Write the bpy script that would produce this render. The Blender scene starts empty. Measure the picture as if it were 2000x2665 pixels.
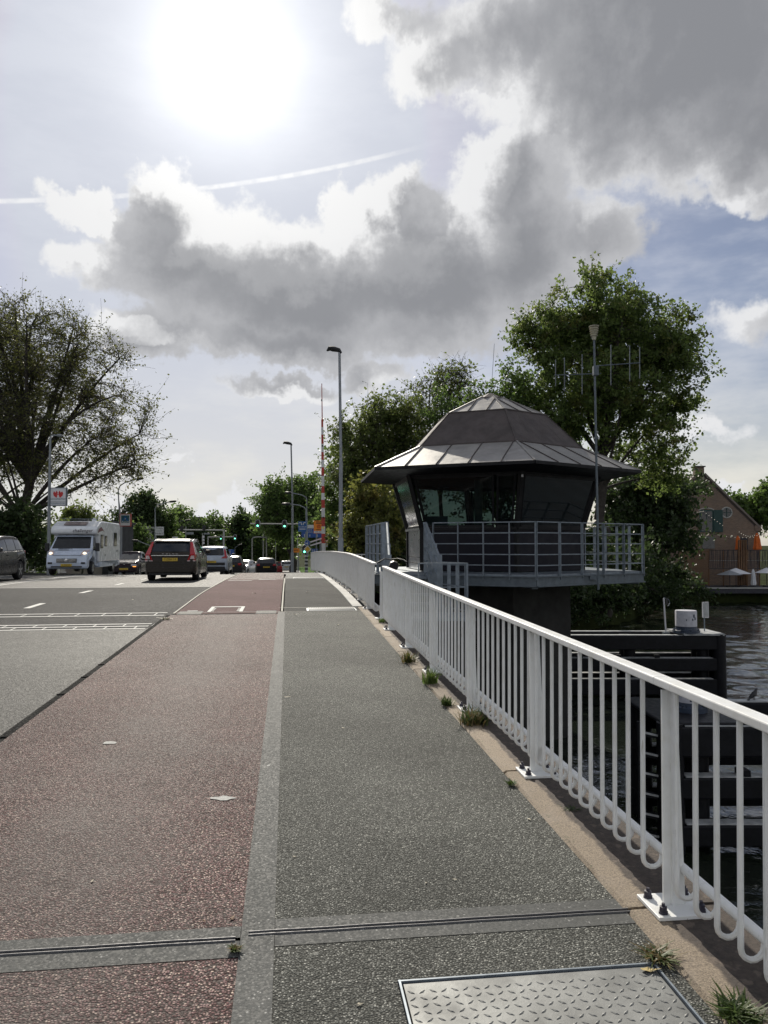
import bpy, bmesh, math, random
import numpy as np
from mathutils import Vector, Matrix, Euler

S = bpy.context.scene
COL = S.collection
R = math.radians
rng = np.random.default_rng(7)
random.seed(7)

# ------------------------------------------------------------------ camera, sky, sun, exposure
EYE = 4.9                                   # eye height above the canal water (z = 0)
PITCH = math.atan(85.5 / 2000.0)
cam = bpy.data.cameras.new('camera')
cam.sensor_fit = 'HORIZONTAL'; cam.sensor_width = 36.0; cam.lens = 36.0
cam.clip_start = 0.05; cam.clip_end = 6000
camo = bpy.data.objects.new('camera', cam); COL.objects.link(camo)
camo.location = (0, 0, EYE); camo.rotation_euler = (math.pi / 2 + PITCH, 0, 0)
S.camera = camo
S.view_settings.view_transform = 'Standard'; S.view_settings.look = 'None'
S.view_settings.gamma = 1.0; S.view_settings.use_curve_mapping = False
S.view_settings.exposure = 0.1
S.cycles.max_bounces = 6; S.cycles.diffuse_bounces = 2; S.cycles.glossy_bounces = 3
S.cycles.transmission_bounces = 4; S.cycles.transparent_max_bounces = 12
S.cycles.caustics_reflective = False; S.cycles.caustics_refractive = False
S.cycles.sample_clamp_indirect = 4.0
S.cycles.use_adaptive_sampling = True; S.cycles.adaptive_threshold = .02; S.cycles.use_denoising = True

def view_dir(px, py):
    """direction of a photograph pixel (2000 x 2665) seen from the camera"""
    a, b = (px - 1000) / 2000.0, (1332.5 - py) / 2000.0
    c, s = math.cos(PITCH), math.sin(PITCH)
    return Vector((a, c - b * s, s + b * c)).normalized()
def azel(px, py):
    d = view_dir(px, py)
    return math.atan2(d.x, d.y), math.asin(d.z)

SUN_AZ, SUN_EL = azel(590, 150)
sun = bpy.data.lights.new('sun', 'SUN'); sun.energy = 4.6; sun.angle = R(0.55); sun.color = (1.0, 0.93, 0.81)
suno = bpy.data.objects.new('sun', sun); COL.objects.link(suno)
sd = Vector((math.sin(SUN_AZ) * math.cos(SUN_EL), math.cos(SUN_AZ) * math.cos(SUN_EL), math.sin(SUN_EL)))
suno.rotation_euler = sd.to_track_quat('Z', 'Y').to_euler()
suno.location = sd * 100

W = bpy.data.worlds.new('World'); S.world = W; W.use_nodes = True
wt = W.node_tree; wt.nodes.clear()
def nd(t, typ, **kw):
    n = t.nodes.new(typ)
    for k, v in kw.items(): setattr(n, k, v)
    return n
def mth(t, op, a, b=None, c=None, clamp=False):
    n = t.nodes.new('ShaderNodeMath'); n.operation = op; n.use_clamp = clamp
    for i, v in enumerate((a, b, c)):
        if v is None: continue
        if hasattr(v, 'is_output'): t.links.new(v, n.inputs[i])
        else: n.inputs[i].default_value = v
    return n.outputs[0]
def vmth(t, op, a, b=None):
    n = t.nodes.new('ShaderNodeVectorMath'); n.operation = op
    for i, v in enumerate((a, b)):
        if v is None: continue
        if hasattr(v, 'is_output'): t.links.new(v, n.inputs[i])
        else: n.inputs[i].default_value = v
    return n.outputs['Value'] if op in ('LENGTH', 'DOT_PRODUCT', 'DISTANCE') else n.outputs[0]
def mrange(t, v, a, b, c=0.0, d=1.0, smooth=True):
    n = t.nodes.new('ShaderNodeMapRange'); n.interpolation_type = 'SMOOTHSTEP' if smooth else 'LINEAR'
    n.inputs['From Min'].default_value = a; n.inputs['From Max'].default_value = b
    n.inputs['To Min'].default_value = c; n.inputs['To Max'].default_value = d
    t.links.new(v, n.inputs['Value']); return n.outputs[0]
def mixc(t, fac, a, b, blend='MIX'):
    n = t.nodes.new('ShaderNodeMix'); n.data_type = 'RGBA'; n.blend_type = blend; n.clamp_factor = True
    for i, v in ((0, fac), (6, a), (7, b)):
        if hasattr(v, 'is_output'): t.links.new(v, n.inputs[i])
        else: n.inputs[i].default_value = v if i == 0 else (*v, 1)
    return n.outputs[2]
def noise(t, vec, scale, detail=4, rough=0.55, dist=0.0, color=False):
    n = t.nodes.new('ShaderNodeTexNoise'); n.inputs['Scale'].default_value = scale
    n.inputs['Detail'].default_value = detail; n.inputs['Roughness'].default_value = rough
    n.inputs['Distortion'].default_value = dist
    if vec is not None: t.links.new(vec, n.inputs['Vector'])
    return n.outputs['Color' if color else 'Fac']

# cloud cover as a function of direction (azimuth, elevation); the same noise field goes on all round
CLOUDS = [  # pixel centre, radii in pixels, weight
    (440, 530, 120, 130, .85), (500, 660, 260, 170, .9), (760, 760, 420, 200, 1.0), (1080, 730, 330, 220, 1.0), (1330, 640, 290, 230, .9),
    (900, 530, 90, 100, .70), (1010, 560, 100, 130, .78), (1300, 470, 190, 150, .85), (1560, 600, 190, 130, .66), (230, 550, 110, 75, .74),
    (420, 880, 210, 90, .80), (740, 900, 330, 85, .85), (1050, 870, 240, 90, .70), (230, 690, 120, 90, .55),
    (1720, 110, 520, 300, 1.15), (1330, 60, 330, 140, .74), (1950, 300, 300, 170, .9), (1130, 150, 170, 110, .60), (1010, 30, 150, 80, .55), (1480, 330, 200, 90, .62), (1240, 280, 130, 90, .5),
    (760, 1020, 200, 46, .68), (960, 985, 110, 50, .60), (1970, 470, 150, 80, .6), (1600, 420, 150, 50, .5),
    (640, 1310, 150, 42, .74), (560, 1325, 110, 24, .60), (240, 1330, 180, 60, .70), (1900, 1275, 80, 45, .72), (1800, 1130, 200, 40, .50),
    (480, 1205, 90, 22, .52), (1990, 850, 160, 110, .50),
]
grp = bpy.data.node_groups.new('cloud_density', 'ShaderNodeTree')
for nm in ('Vector', 'Sunward'): grp.interface.new_socket(nm, in_out='INPUT', socket_type='NodeSocketVector')
for nm in ('Density', 'Shading'): grp.interface.new_socket(nm, in_out='OUTPUT', socket_type='NodeSocketFloat')
gi = grp.nodes.new('NodeGroupInput'); go = grp.nodes.new('NodeGroupOutput')
gv = gi.outputs[0]
def noise2(t, vec, scale, detail=4, rough=0.55, color=False):
    o = noise(t, vec, scale, detail, rough, 0, color); o.node.noise_dimensions = '2D'; return o
n1 = noise2(grp, gv, 5.0, 2, .5, True)
n2 = noise2(grp, gv, 21.0, 4, .62, True)
w1 = vmth(grp, 'MULTIPLY', vmth(grp, 'SUBTRACT', n1, (.5, .5, .5)), (.09, .07, 0))
w2 = vmth(grp, 'MULTIPLY', vmth(grp, 'SUBTRACT', n2, (.5, .5, .5)), (.062, .058, 0))
gw = vmth(grp, 'ADD', vmth(grp, 'ADD', gv, w1), w2)
gw2 = vmth(grp, 'ADD', gw, gi.outputs[1])
big = noise2(grp, vmth(grp, 'MULTIPLY', gv, (1, 1.8, 1)), 2.3, 3, .55)
sepn = nd(grp, 'ShaderNodeSeparateXYZ'); grp.links.new(gv, sepn.inputs[0])
outside = mth(grp, 'MAXIMUM', mrange(grp, mth(grp, 'ABSOLUTE', sepn.outputs[0]), .62, .95), mrange(grp, sepn.outputs[1], .72, 1.0))
gen = mth(grp, 'MULTIPLY', mrange(grp, big, .40, .66, 0, .95), outside)
def fine(v): return mth(grp, 'MULTIPLY', mth(grp, 'SUBTRACT', noise2(grp, v, 13.0, 6, .60), .5), .34)
for j, vec in enumerate((gw, gw2)):
    tot = None
    for (px, py, rx, ry, w) in CLOUDS:
        if j and rx * ry < 12000: continue
        a, e = azel(px, py)
        v = nd(grp, 'ShaderNodeVectorMath', operation='MULTIPLY_ADD'); kx, ky = 2000 / rx / 1.05, 2000 / ry
        grp.links.new(vec, v.inputs[0]); v.inputs[1].default_value = (kx, ky, 0); v.inputs[2].default_value = (-a * kx, -e * ky, 0)
        g = mrange(grp, vmth(grp, 'LENGTH', v.outputs[0]), 1.45, 0.0, 0.0, w)
        tot = g if tot is None else mth(grp, 'SMOOTH_MAX', tot, g, 0.18)
    tot = mth(grp, 'ADD', mth(grp, 'MAXIMUM', tot, gen), fine(gv if not j else vmth(grp, 'ADD', gv, vmth(grp, 'MULTIPLY', gi.outputs[1], (.5, .5, 0)))))
    grp.links.new(tot, go.inputs[j])

tc = nd(wt, 'ShaderNodeTexCoord')
sep = nd(wt, 'ShaderNodeSeparateXYZ'); wt.links.new(tc.outputs['Generated'], sep.inputs[0])
az = mth(wt, 'ARCTAN2', sep.outputs[0], sep.outputs[1]); el = mth(wt, 'ARCSINE', sep.outputs[2])
cmb = nd(wt, 'ShaderNodeCombineXYZ'); wt.links.new(az, cmb.inputs[0]); wt.links.new(el, cmb.inputs[1])
ae = cmb.outputs[0]
tos = vmth(wt, 'MULTIPLY', vmth(wt, 'NORMALIZE', vmth(wt, 'SUBTRACT', (SUN_AZ, SUN_EL, 0), ae)), (.034, .034, 0))
cg = wt.nodes.new('ShaderNodeGroup'); cg.node_tree = grp; wt.links.new(ae, cg.inputs[0]); wt.links.new(tos, cg.inputs[1])
d0, d1 = cg.outputs[0], cg.outputs[1]      # cloud here, and cloud a little towards the sun
alpha = mrange(wt, d0, .26, .44)
thick = mrange(wt, d0, .36, .95)
shade = mrange(wt, d1, .22, .62)
facing = mrange(wt, mth(wt, 'SUBTRACT', d0, d1), .02, .20)       # side of a billow turned to the sun
cosang = vmth(wt, 'DOT_PRODUCT', tc.outputs['Generated'], tuple(sd))
ang = mth(wt, 'ARCCOSINE', mth(wt, 'MINIMUM', cosang, 0.99999))
glow = mth(wt, 'POWER', 2.718, mth(wt, 'MULTIPLY', mth(wt, 'POWER', mth(wt, 'DIVIDE', ang, .085), 2.0), -1.0))
glow2 = mth(wt, 'POWER', 2.718, mth(wt, 'DIVIDE', ang, -.17))
sky = nd(wt, 'ShaderNodeTexSky', sky_type='NISHITA'); sky.sun_disc = False
sky.sun_elevation = SUN_EL; sky.sun_rotation = SUN_AZ; sky.air_density = 1.0; sky.dust_density = 1.2; sky.ozone_density = 1.2
skyc = vmth(wt, 'MULTIPLY', sky.outputs[0], (.046, .048, .055))
skyc = vmth(wt, 'MINIMUM', skyc, (.53, .56, .64))
# thin high veil that lightens the blue, most where the light shines through it
veiln = noise2(wt, vmth(wt, 'MULTIPLY', ae, (3.0, 9.0, 1)), 2.0, 5, .6)
veil = mth(wt, 'ADD', mrange(wt, veiln, .35, .75, .10, .42), mth(wt, 'ADD', mrange(wt, el, .02, .34, .42, 0), mth(wt, 'MULTIPLY', glow2, .35)), None, True)
skyv = mixc(wt, veil, skyc, mixc(wt, mrange(wt, el, .04, .30), (.80, .775, .70), (.66, .685, .75)))
front = mrange(wt, ang, 1.0, 2.3)                               # unseen clouds behind the viewer, brightened as front-lit to add fill light
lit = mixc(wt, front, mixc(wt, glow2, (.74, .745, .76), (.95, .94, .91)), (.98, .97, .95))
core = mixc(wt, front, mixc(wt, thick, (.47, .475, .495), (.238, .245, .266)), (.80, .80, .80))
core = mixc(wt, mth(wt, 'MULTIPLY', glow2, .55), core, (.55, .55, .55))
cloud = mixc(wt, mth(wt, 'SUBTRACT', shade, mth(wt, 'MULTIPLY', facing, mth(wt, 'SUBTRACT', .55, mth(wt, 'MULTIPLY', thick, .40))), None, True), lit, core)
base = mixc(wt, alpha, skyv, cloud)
# contrail
def lin(px0, py0, px1, py1):
    a0, e0 = azel(px0, py0); a1, e1 = azel(px1, py1)
    L = math.hypot(a1 - a0, e1 - e0); nx, ny = -(e1 - e0) / L, (a1 - a0) / L
    dist = mth(wt, 'ABSOLUTE', mth(wt, 'SUBTRACT', vmth(wt, 'DOT_PRODUCT', ae, (nx, ny, 0)), a0 * nx + e0 * ny))
    along = vmth(wt, 'DOT_PRODUCT', ae, ((a1 - a0) / L, (e1 - e0) / L, 0)); s0 = (a0 * (a1 - a0) + e0 * (e1 - e0)) / L
    m = mth(wt, 'MULTIPLY', mrange(wt, dist, .0038, .0010), mrange(wt, along, s0 + L, s0 + L * .8))
    return mth(wt, 'MULTIPLY', m, mrange(wt, noise(wt, ae, 60, 3), .3, .6, .35, .75))
trail = mth(wt, 'MULTIPLY', lin(-100, 524, 1130, 372), mth(wt, 'SUBTRACT', 1.0, alpha))
base = mixc(wt, trail, base, (.86, .86, .86))
halo = mth(wt, 'ADD', mth(wt, 'MULTIPLY', glow, .42), mth(wt, 'MULTIPLY', mth(wt, 'POWER', 2.718, mth(wt, 'DIVIDE', ang, -.11)), .34))
thru = mth(wt, 'SUBTRACT', 1.0, mth(wt, 'MULTIPLY', mth(wt, 'MULTIPLY', alpha, shade), .85))
hc = nd(wt, 'ShaderNodeVectorMath', operation='SCALE'); hc.inputs[0].default_value = (1.0, .99, .96)
wt.links.new(mth(wt, 'MULTIPLY', halo, thru), hc.inputs['Scale'])
final = vmth(wt, 'ADD', base, hc.outputs[0])
# below the horizon the world is plain ground haze
final = mixc(wt, mrange(wt, el, -.005, -.06), final, (.12, .12, .11))
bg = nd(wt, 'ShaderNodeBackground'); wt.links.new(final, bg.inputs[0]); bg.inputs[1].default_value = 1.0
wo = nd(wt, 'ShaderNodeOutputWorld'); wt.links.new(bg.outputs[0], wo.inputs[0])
W.cycles.sampling_method = 'NONE'

# ------------------------------------------------------------------ helpers
class MB:
    """collects geometry for one mesh"""
    def __init__(s): s.v = []; s.f = []; s.mi = []; s.m = 0
    def add(s, vs, fs):
        o = len(s.v); s.v += [tuple(v) for v in vs]
        for f in fs: s.f.append([i + o for i in f]); s.mi.append(s.m)
        return s
    def box(s, c, d, rz=0.0, rx=0.0, ry=0.0):
        m = Euler((rx, ry, rz)).to_matrix(); x, y, z = d[0] / 2, d[1] / 2, d[2] / 2; c = Vector(c)
        vs = [c + m @ Vector((i * x, j * y, k * z)) for i in (-1, 1) for j in (-1, 1) for k in (-1, 1)]
        return s.add(vs, [(0, 1, 3, 2), (4, 6, 7, 5), (0, 4, 5, 1), (2, 3, 7, 6), (0, 2, 6, 4), (1, 5, 7, 3)])
    def beam(s, p, q, w, h, up=(0, 0, 1), w2=None, h2=None):
        """box from p to q, w across, h along up"""
        p, q = Vector(p), Vector(q); d = (q - p).normalized(); up = Vector(up)
        if abs(d.dot(up)) > .98: up = Vector((1, 0, 0))
        x = d.cross(up).normalized(); u = x.cross(d).normalized()
        w2 = w if w2 is None else w2; h2 = h if h2 is None else h2
        vs = []
        for c, a, b in ((p, w, h), (q, w2, h2)):
            vs += [c + x * (i * a / 2) + u * (j * b / 2) for i, j in ((-1, -1), (1, -1), (1, 1), (-1, 1))]
        return s.add(vs, [(0, 3, 2, 1), (4, 5, 6, 7), (0, 1, 5, 4), (1, 2, 6, 5), (2, 3, 7, 6), (3, 0, 4, 7)])
    def tube(s, pts, r, n=8, caps=True):
        pts = [Vector(p) for p in pts]; rs = [r] * len(pts) if not hasattr(r, '__len__') else r
        o = []; last = None
        for i, p in enumerate(pts):
            d = (pts[min(i + 1, len(pts) - 1)] - pts[max(i - 1, 0)]).normalized()
            if last is None:
                a = Vector((0, 0, 1)) if abs(d.z) < .9 else Vector((1, 0, 0)); x = d.cross(a).normalized()
            else:
                x = (last - d * last.dot(d)).normalized()
            last = x; y = d.cross(x)
            o += [p + (x * math.cos(t * 2 * math.pi / n) + y * math.sin(t * 2 * math.pi / n)) * rs[i] for t in range(n)]
        fs = []
        for i in range(len(pts) - 1):
            for t in range(n):
                a, b = i * n + t, i * n + (t + 1) % n; fs.append((a, b, b + n, a + n))
        if caps: fs.append(tuple(reversed(range(n)))); fs.append(tuple(range((len(pts) - 1) * n, len(pts) * n)))
        return s.add(o, fs)
    def lathe(s, c, prof, n=20):
        """prof: (radius, z) from bottom to top round a vertical axis through c"""
        c = Vector(c); o = []
        for r, z in prof: o += [c + Vector((r * math.cos(t * 2 * math.pi / n), r * math.sin(t * 2 * math.pi / n), z)) for t in range(n)]
        fs = [(i * n + t, i * n + (t + 1) % n, (i + 1) * n + (t + 1) % n, (i + 1) * n + t) for i in range(len(prof) - 1) for t in range(n)]
        fs += [tuple(reversed(range(n))), tuple(range((len(prof) - 1) * n, len(prof) * n))]
        return s.add(o, fs)
    def prism(s, poly, z0, z1):
        n = len(poly); vs = [(x, y, z0) for x, y in poly] + [(x, y, z1) for x, y in poly]
        return s.add(vs, [tuple(reversed(range(n))), tuple(range(n, 2 * n))] + [(i, (i + 1) % n, n + (i + 1) % n, n + i) for i in range(n)])
    def slab(s, quad, t):
        """a four-sided plate of thickness t below its top face"""
        q = [Vector(p) for p in quad]; n = (q[1] - q[0]).cross(q[2] - q[0]).normalized() * t
        return s.add(q + [p - n for p in q], [(0, 1, 2, 3), (7, 6, 5, 4), (0, 4, 5, 1), (1, 5, 6, 2), (2, 6, 7, 3), (3, 7, 4, 0)])
    def grid(s, rows):
        """rows of points -> quads"""
        m = len(rows[0]); vs = [p for r in rows for p in r]
        return s.add(vs, [(i * m + j, i * m + j + 1, (i + 1) * m + j + 1, (i + 1) * m + j) for i in range(len(rows) - 1) for j in range(m - 1)])

def origin(o):
    v = Vector((0, 0, 0))
    while o is not None: v += o.location; o = o.parent
    return v
def obj(name, mb, mats, parent=None, world=False, loc=None, smooth=False, bevel=0.0, kind=None):
    """one mesh object; world=True: mb is in world coordinates"""
    me = bpy.data.meshes.new(name)
    v = mb.v
    if loc is None and world and parent is None:
        a = np.array(v); loc = ((a[:, 0].min() + a[:, 0].max()) / 2, (a[:, 1].min() + a[:, 1].max()) / 2, a[:, 2].min())
    off = Vector((0, 0, 0))
    if world: off = (origin(parent) if parent is not None else Vector(loc))
    if world: v = [(p[0] - off[0], p[1] - off[1], p[2] - off[2]) for p in v]
    me.from_pydata(v, [], mb.f)
    mats = mats if isinstance(mats, (list, tuple)) else [mats]
    for m in mats: me.materials.append(m)
    if any(mb.mi): me.polygons.foreach_set('material_index', mb.mi)
    if smooth: me.polygons.foreach_set('use_smooth', [True] * len(me.polygons))
    bm = bmesh.new(); bm.from_mesh(me); bmesh.ops.recalc_face_normals(bm, faces=bm.faces); bm.to_mesh(me); bm.free()
    if smooth: me.set_sharp_from_angle(angle=R(42))
    me.update()
    o = bpy.data.objects.new(name, me); COL.objects.link(o)
    if parent is not None: o.parent = parent
    elif loc is not None: o.location = loc
    if bevel:
        b = o.modifiers.new('bevel', 'BEVEL'); b.width = bevel; b.segments = 2; b.limit_method = 'ANGLE'
    if kind: o['kind'] = kind
    return o
def raw(name, v, f, mats, parent=None, off=(0, 0, 0), mi=None, smooth=False):
    me = bpy.data.meshes.new(name)
    v = np.asarray(v, dtype=np.float32) - np.array(off, dtype=np.float32); f = np.asarray(f, dtype=np.int32)
    n, k = f.shape
    me.vertices.add(len(v)); me.vertices.foreach_set('co', v.ravel())
    me.loops.add(n * k); me.loops.foreach_set('vertex_index', f.ravel())
    me.polygons.add(n); me.polygons.foreach_set('loop_start', np.arange(0, n * k, k, dtype=np.int32))
    for m in (mats if isinstance(mats, (list, tuple)) else [mats]): me.materials.append(m)
    if mi is not None: me.polygons.foreach_set('material_index', np.asarray(mi, dtype=np.int32))
    if smooth: me.polygons.foreach_set('use_smooth', np.ones(n, dtype=bool))
    me.update(calc_edges=True)
    o = bpy.data.objects.new(name, me); COL.objects.link(o)
    if parent is not None: o.parent = parent
    return o
def tag(o, label, cat=None, group=None, kind=None):
    o['label'] = label
    if cat: o['category'] = cat
    if group: o['group'] = group
    if kind: o['kind'] = kind
    return o
def thing(name, label, cat, loc=(0, 0, 0), rz=0.0, group=None):
    o = bpy.data.objects.new(name, None); COL.objects.link(o)
    o.location = loc; o.rotation_euler = (0, 0, rz); o.empty_display_size = .1
    return tag(o, label, cat, group)
def inst(src, parent=None, loc=None, rot=None, scale=None):
    o = src.copy(); COL.objects.link(o)
    if parent is not None: o.parent = parent
    if loc is not None: o.location = loc
    if rot is not None: o.rotation_euler = rot
    if scale is not None: o.scale = scale
    return o
def lettering(s, size, mat, parent, loc, rot=(math.pi / 2, 0, 0), name='lettering', shear=0.0, depth=.002, sx=1.0):
    c = bpy.data.curves.new(name, 'FONT'); c.body = s; c.size = size; c.align_x = 'CENTER'; c.align_y = 'CENTER'; c.shear = shear
    c.resolution_u = 2; c.extrude = depth
    t = bpy.data.objects.new('tmp', c); COL.objects.link(t)
    me = bpy.data.meshes.new_from_object(t); bpy.data.objects.remove(t); bpy.data.curves.remove(c)
    me.materials.clear(); me.materials.append(mat); me.name = name
    o = bpy.data.objects.new(name, me); COL.objects.link(o)
    o.parent = parent; o.location = loc; o.rotation_euler = rot; o.scale = (sx, 1, 1)
    return o
def at(px, py, D):
    """point at depth D (metres ahead of the camera) behind a photograph pixel"""
    d = view_dir(px, py); return Vector((0, 0, EYE)) + d * (D / d.y)

# ------------------------------------------------------------------ materials
def material(name, col, rough=.6, metal=0.0, var=.25, scale=3.0, bump=0.0, bscale=40.0, spec=.5, coat=0.0, col2=None, detail=5):
    m = bpy.data.materials.new(name); m.use_nodes = True; t = m.node_tree; b = t.nodes['Principled BSDF']
    tcn = nd(t, 'ShaderNodeTexCoord'); vec = tcn.outputs['Object']
    n = noise(t, vec, scale, detail, .6)
    c2 = col2 if col2 else tuple(min(1, c * (1 - var)) for c in col)
    c1 = col if col2 else tuple(min(1, c * (1 + var)) for c in col)
    f = mrange(t, n, .3, .7)
    t.links.new(mixc(t, f, c1, c2), b.inputs['Base Color'])
    b.inputs['Roughness'].default_value = rough; b.inputs['Metallic'].default_value = metal
    b.inputs['Specular IOR Level'].default_value = spec
    if coat: b.inputs['Coat Weight'].default_value = coat; b.inputs['Coat Roughness'].default_value = .08
    r2 = mrange(t, noise(t, vec, scale * 2.3, 3), .3, .7, max(.02, rough - .08), min(1, rough + .1), False)
    t.links.new(r2, b.inputs['Roughness'])
    if bump:
        bn = nd(t, 'ShaderNodeBump'); bn.inputs['Strength'].default_value = bump; bn.inputs['Distance'].default_value = .01
        t.links.new(noise(t, vec, bscale, 4, .6), bn.inputs['Height']); t.links.new(bn.outputs[0], b.inputs['Normal'])
    return m
def emissive(name, col, strength):
    m = material(name, col, .3, var=.05); b = m.node_tree.nodes['Principled BSDF']
    b.inputs['Emission Color'].default_value = (*col, 1); b.inputs['Emission Strength'].default_value = strength
    return m
def asphalt(name, stones, binder, scale, rough, bump, spec=.5, patch=.3, patch_scale=.8, tint=None, worn=None, track=None):
    """aggregate in bitumen: every stone its own colour, worn patches"""
    m = bpy.data.materials.new(name); m.use_nodes = True; t = m.node_tree; b = t.nodes['Principled BSDF']
    vec = nd(t, 'ShaderNodeTexCoord').outputs['Object']
    vo = nd(t, 'ShaderNodeTexVoronoi'); vo.inputs['Scale'].default_value = scale; vo.inputs['Randomness'].default_value = 1.0
    wv = vmth(t, 'ADD', vec, vmth(t, 'MULTIPLY', vmth(t, 'SUBTRACT', noise(t, vec, scale * .9, 2, .5, 0, True), (.5, .5, .5)), (.6 / scale,) * 3))
    t.links.new(wv, vo.inputs['Vector'])
    sepc = nd(t, 'ShaderNodeSeparateColor'); t.links.new(vo.outputs['Color'], sepc.inputs[0])
    cr = nd(t, 'ShaderNodeValToRGB'); e = cr.color_ramp.elements
    while len(e) < len(stones): e.new(.5)
    for i, (p, c) in enumerate(stones): e[i].position = p; e[i].color = (*c, 1)
    t.links.new(sepc.outputs[0], cr.inputs[0])
    edge = mrange(t, vo.outputs['Distance'], .25, .62)
    c = mixc(t, edge, cr.outputs[0], binder)
    pn = noise(t, vec, patch_scale, 5, .65)
    dk = mrange(t, pn, .32, .72, 1 - patch, 1 + patch)
    sc = nd(t, 'ShaderNodeVectorMath', operation='SCALE'); t.links.new(c, sc.inputs[0]); t.links.new(dk, sc.inputs['Scale'])
    c = sc.outputs[0]
    if tint:
        f = mrange(t, noise(t, vec, patch_scale * 1.7, 5, .7), .42, .75, 0, .8)
        if track:      # wheel-worn band along the path: greyer where the red binder is ridden off
            wl = vmth(t, 'DOT_PRODUCT', vec, (.9922, .1246, 0)); f = mth(t, 'ADD', mth(t, 'MULTIPLY', f, .45), mrange(t, mth(t, 'ABSOLUTE', mth(t, 'SUBTRACT', wl, track)), .70, .10, 0, .36), None, True)
        c = mixc(t, f, c, tint)
    if worn:
        c = mixc(t, mrange(t, noise(t, vec, 22, 2), .70, .76, 0, .8), c, worn)
    stn = mth(t, 'MULTIPLY', mrange(t, noise(t, vec, 1.1, 6, .72, .6), .58, .70, 0, .38), mrange(t, noise(t, vec, 9, 3), .3, .6))
    c = mixc(t, stn, c, tuple(x * .5 for x in binder))
    c = mixc(t, mrange(t, noise(t, vec, 16, 2, .5), .775, .80, 0, .6), c, (.34, .34, .31))     # spots of gum and droppings
    t.links.new(c, b.inputs['Base Color'])
    b.inputs['Specular IOR Level'].default_value = spec
    rr = mrange(t, sepc.outputs[1], 0, 1, rough - .14, rough + .16, False); t.links.new(rr, b.inputs['Roughness'])
    bn = nd(t, 'ShaderNodeBump'); bn.inputs['Strength'].default_value = bump; bn.inputs['Distance'].default_value = .006
    hgt = mth(t, 'SUBTRACT', mth(t, 'MULTIPLY', sepc.outputs[2], .7), vo.outputs['Distance'])
    t.links.new(hgt, bn.inputs['Height']); t.links.new(bn.outputs[0], b.inputs['Normal'])
    return m

M = {}
M['red'] = asphalt('red asphalt', [(0, (.05, .024, .02)), (.4, (.19, .092, .09)), (.75, (.34, .21, .205)), (1, (.72, .58, .48))], (.035, .02, .018), 100, .76, .9, .20, .24, .5, tint=(.155, .138, .128), track=.15)
M['grey'] = asphalt('grey asphalt', [(0, (.065, .068, .061)), (.5, (.165, .17, .153)), (.85, (.28, .285, .26)), (1, (.60, .60, .54))], (.058, .059, .053), 115, .80, .9, .16, .24, .45)
M['span_red'] = asphalt('red span wearing course', [(0, (.13, .075, .075)), (.6, (.19, .11, .11)), (1, (.28, .19, .18))], (.10, .06, .06), 160, .88, .3, .08, .14, .5)
M['span_grey'] = asphalt('grey span wearing course', [(0, (.06, .06, .056)), (.6, (.085, .085, .08)), (1, (.16, .16, .15))], (.05, .05, .048), 160, .88, .3, .08, .14, .5)
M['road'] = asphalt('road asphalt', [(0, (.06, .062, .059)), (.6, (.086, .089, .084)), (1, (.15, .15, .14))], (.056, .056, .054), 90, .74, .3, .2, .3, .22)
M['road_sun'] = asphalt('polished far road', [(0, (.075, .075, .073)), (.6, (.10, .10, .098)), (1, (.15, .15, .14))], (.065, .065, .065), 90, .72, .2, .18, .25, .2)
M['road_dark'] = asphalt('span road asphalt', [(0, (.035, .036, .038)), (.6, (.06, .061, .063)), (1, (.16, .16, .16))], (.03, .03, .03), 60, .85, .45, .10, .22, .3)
M['gutter'] = asphalt('gutter bitumen', [(0, (.022, .022, .021)), (.6, (.045, .045, .042)), (1, (.11, .11, .10))], (.02, .02, .02), 60, .95, .6, .03, .25, 1.0)
M['strip'] = asphalt('smooth concrete band', [(0, (.095, .098, .095)), (.85, (.12, .123, .119)), (.94, (.15, .15, .145)), (1, (.42, .42, .40))], (.105, .107, .103), 110, .78, .12, .15, .12, .9)
M['paint'] = material('road paint white', (.60, .60, .57), .8, var=.12, scale=30, bump=.1)
M['worn_paint'] = material('worn road paint', (.42, .42, .40), .85, var=.2, scale=60, bump=.2)
M['yellow_line'] = material('pale edge steel', (.34, .33, .28), .8, var=.15, scale=12)
def railing_paint(name, col):
    m = bpy.data.materials.new(name); m.use_nodes = True; t = m.node_tree; b = t.nodes['Principled BSDF']
    vec = nd(t, 'ShaderNodeTexCoord').outputs['Object']; inf = nd(t, 'ShaderNodeObjectInfo')
    rv = vmth(t, 'ADD', vec, vmth(t, 'MULTIPLY', inf.outputs['Location'], (3.1, 2.7, 1.3)))
    c = mixc(t, mrange(t, noise(t, rv, 7, 5, .65), .42, .72, 0, .5), col, tuple(x * k for x, k in zip(col, (.80, .78, .72))))
    st = noise(t, vmth(t, 'MULTIPLY', rv, (40, 40, 5)), 1.0, 4, .6)
    c = mixc(t, mrange(t, st, .64, .74, 0, .45), c, (.34, .30, .24))                    # grime runs
    c = mixc(t, mrange(t, noise(t, rv, 46, 3, .6), .735, .76, 0, .85), c, (.14, .07, .035))   # chips with rust
    t.links.new(c, b.inputs['Base Color']); t.links.new(mrange(t, noise(t, rv, 20, 3), .3, .7, .3, .5, False), b.inputs['Roughness'])
    bn = nd(t, 'ShaderNodeBump'); bn.inputs['Strength'].default_value = .12; bn.inputs['Distance'].default_value = .004
    t.links.new(noise(t, rv, 60, 3), bn.inputs['Height']); t.links.new(bn.outputs[0], b.inputs['Normal']); return m
M['white_metal'] = railing_paint('white painted steel', (.84, .85, .84))
M['grey_fence'] = railing_paint('weathered pale steel', (.78, .78, .76))
M['galv'] = material('galvanised steel', (.21, .245, .28), .45, metal=.35, var=.15, scale=9)
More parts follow.
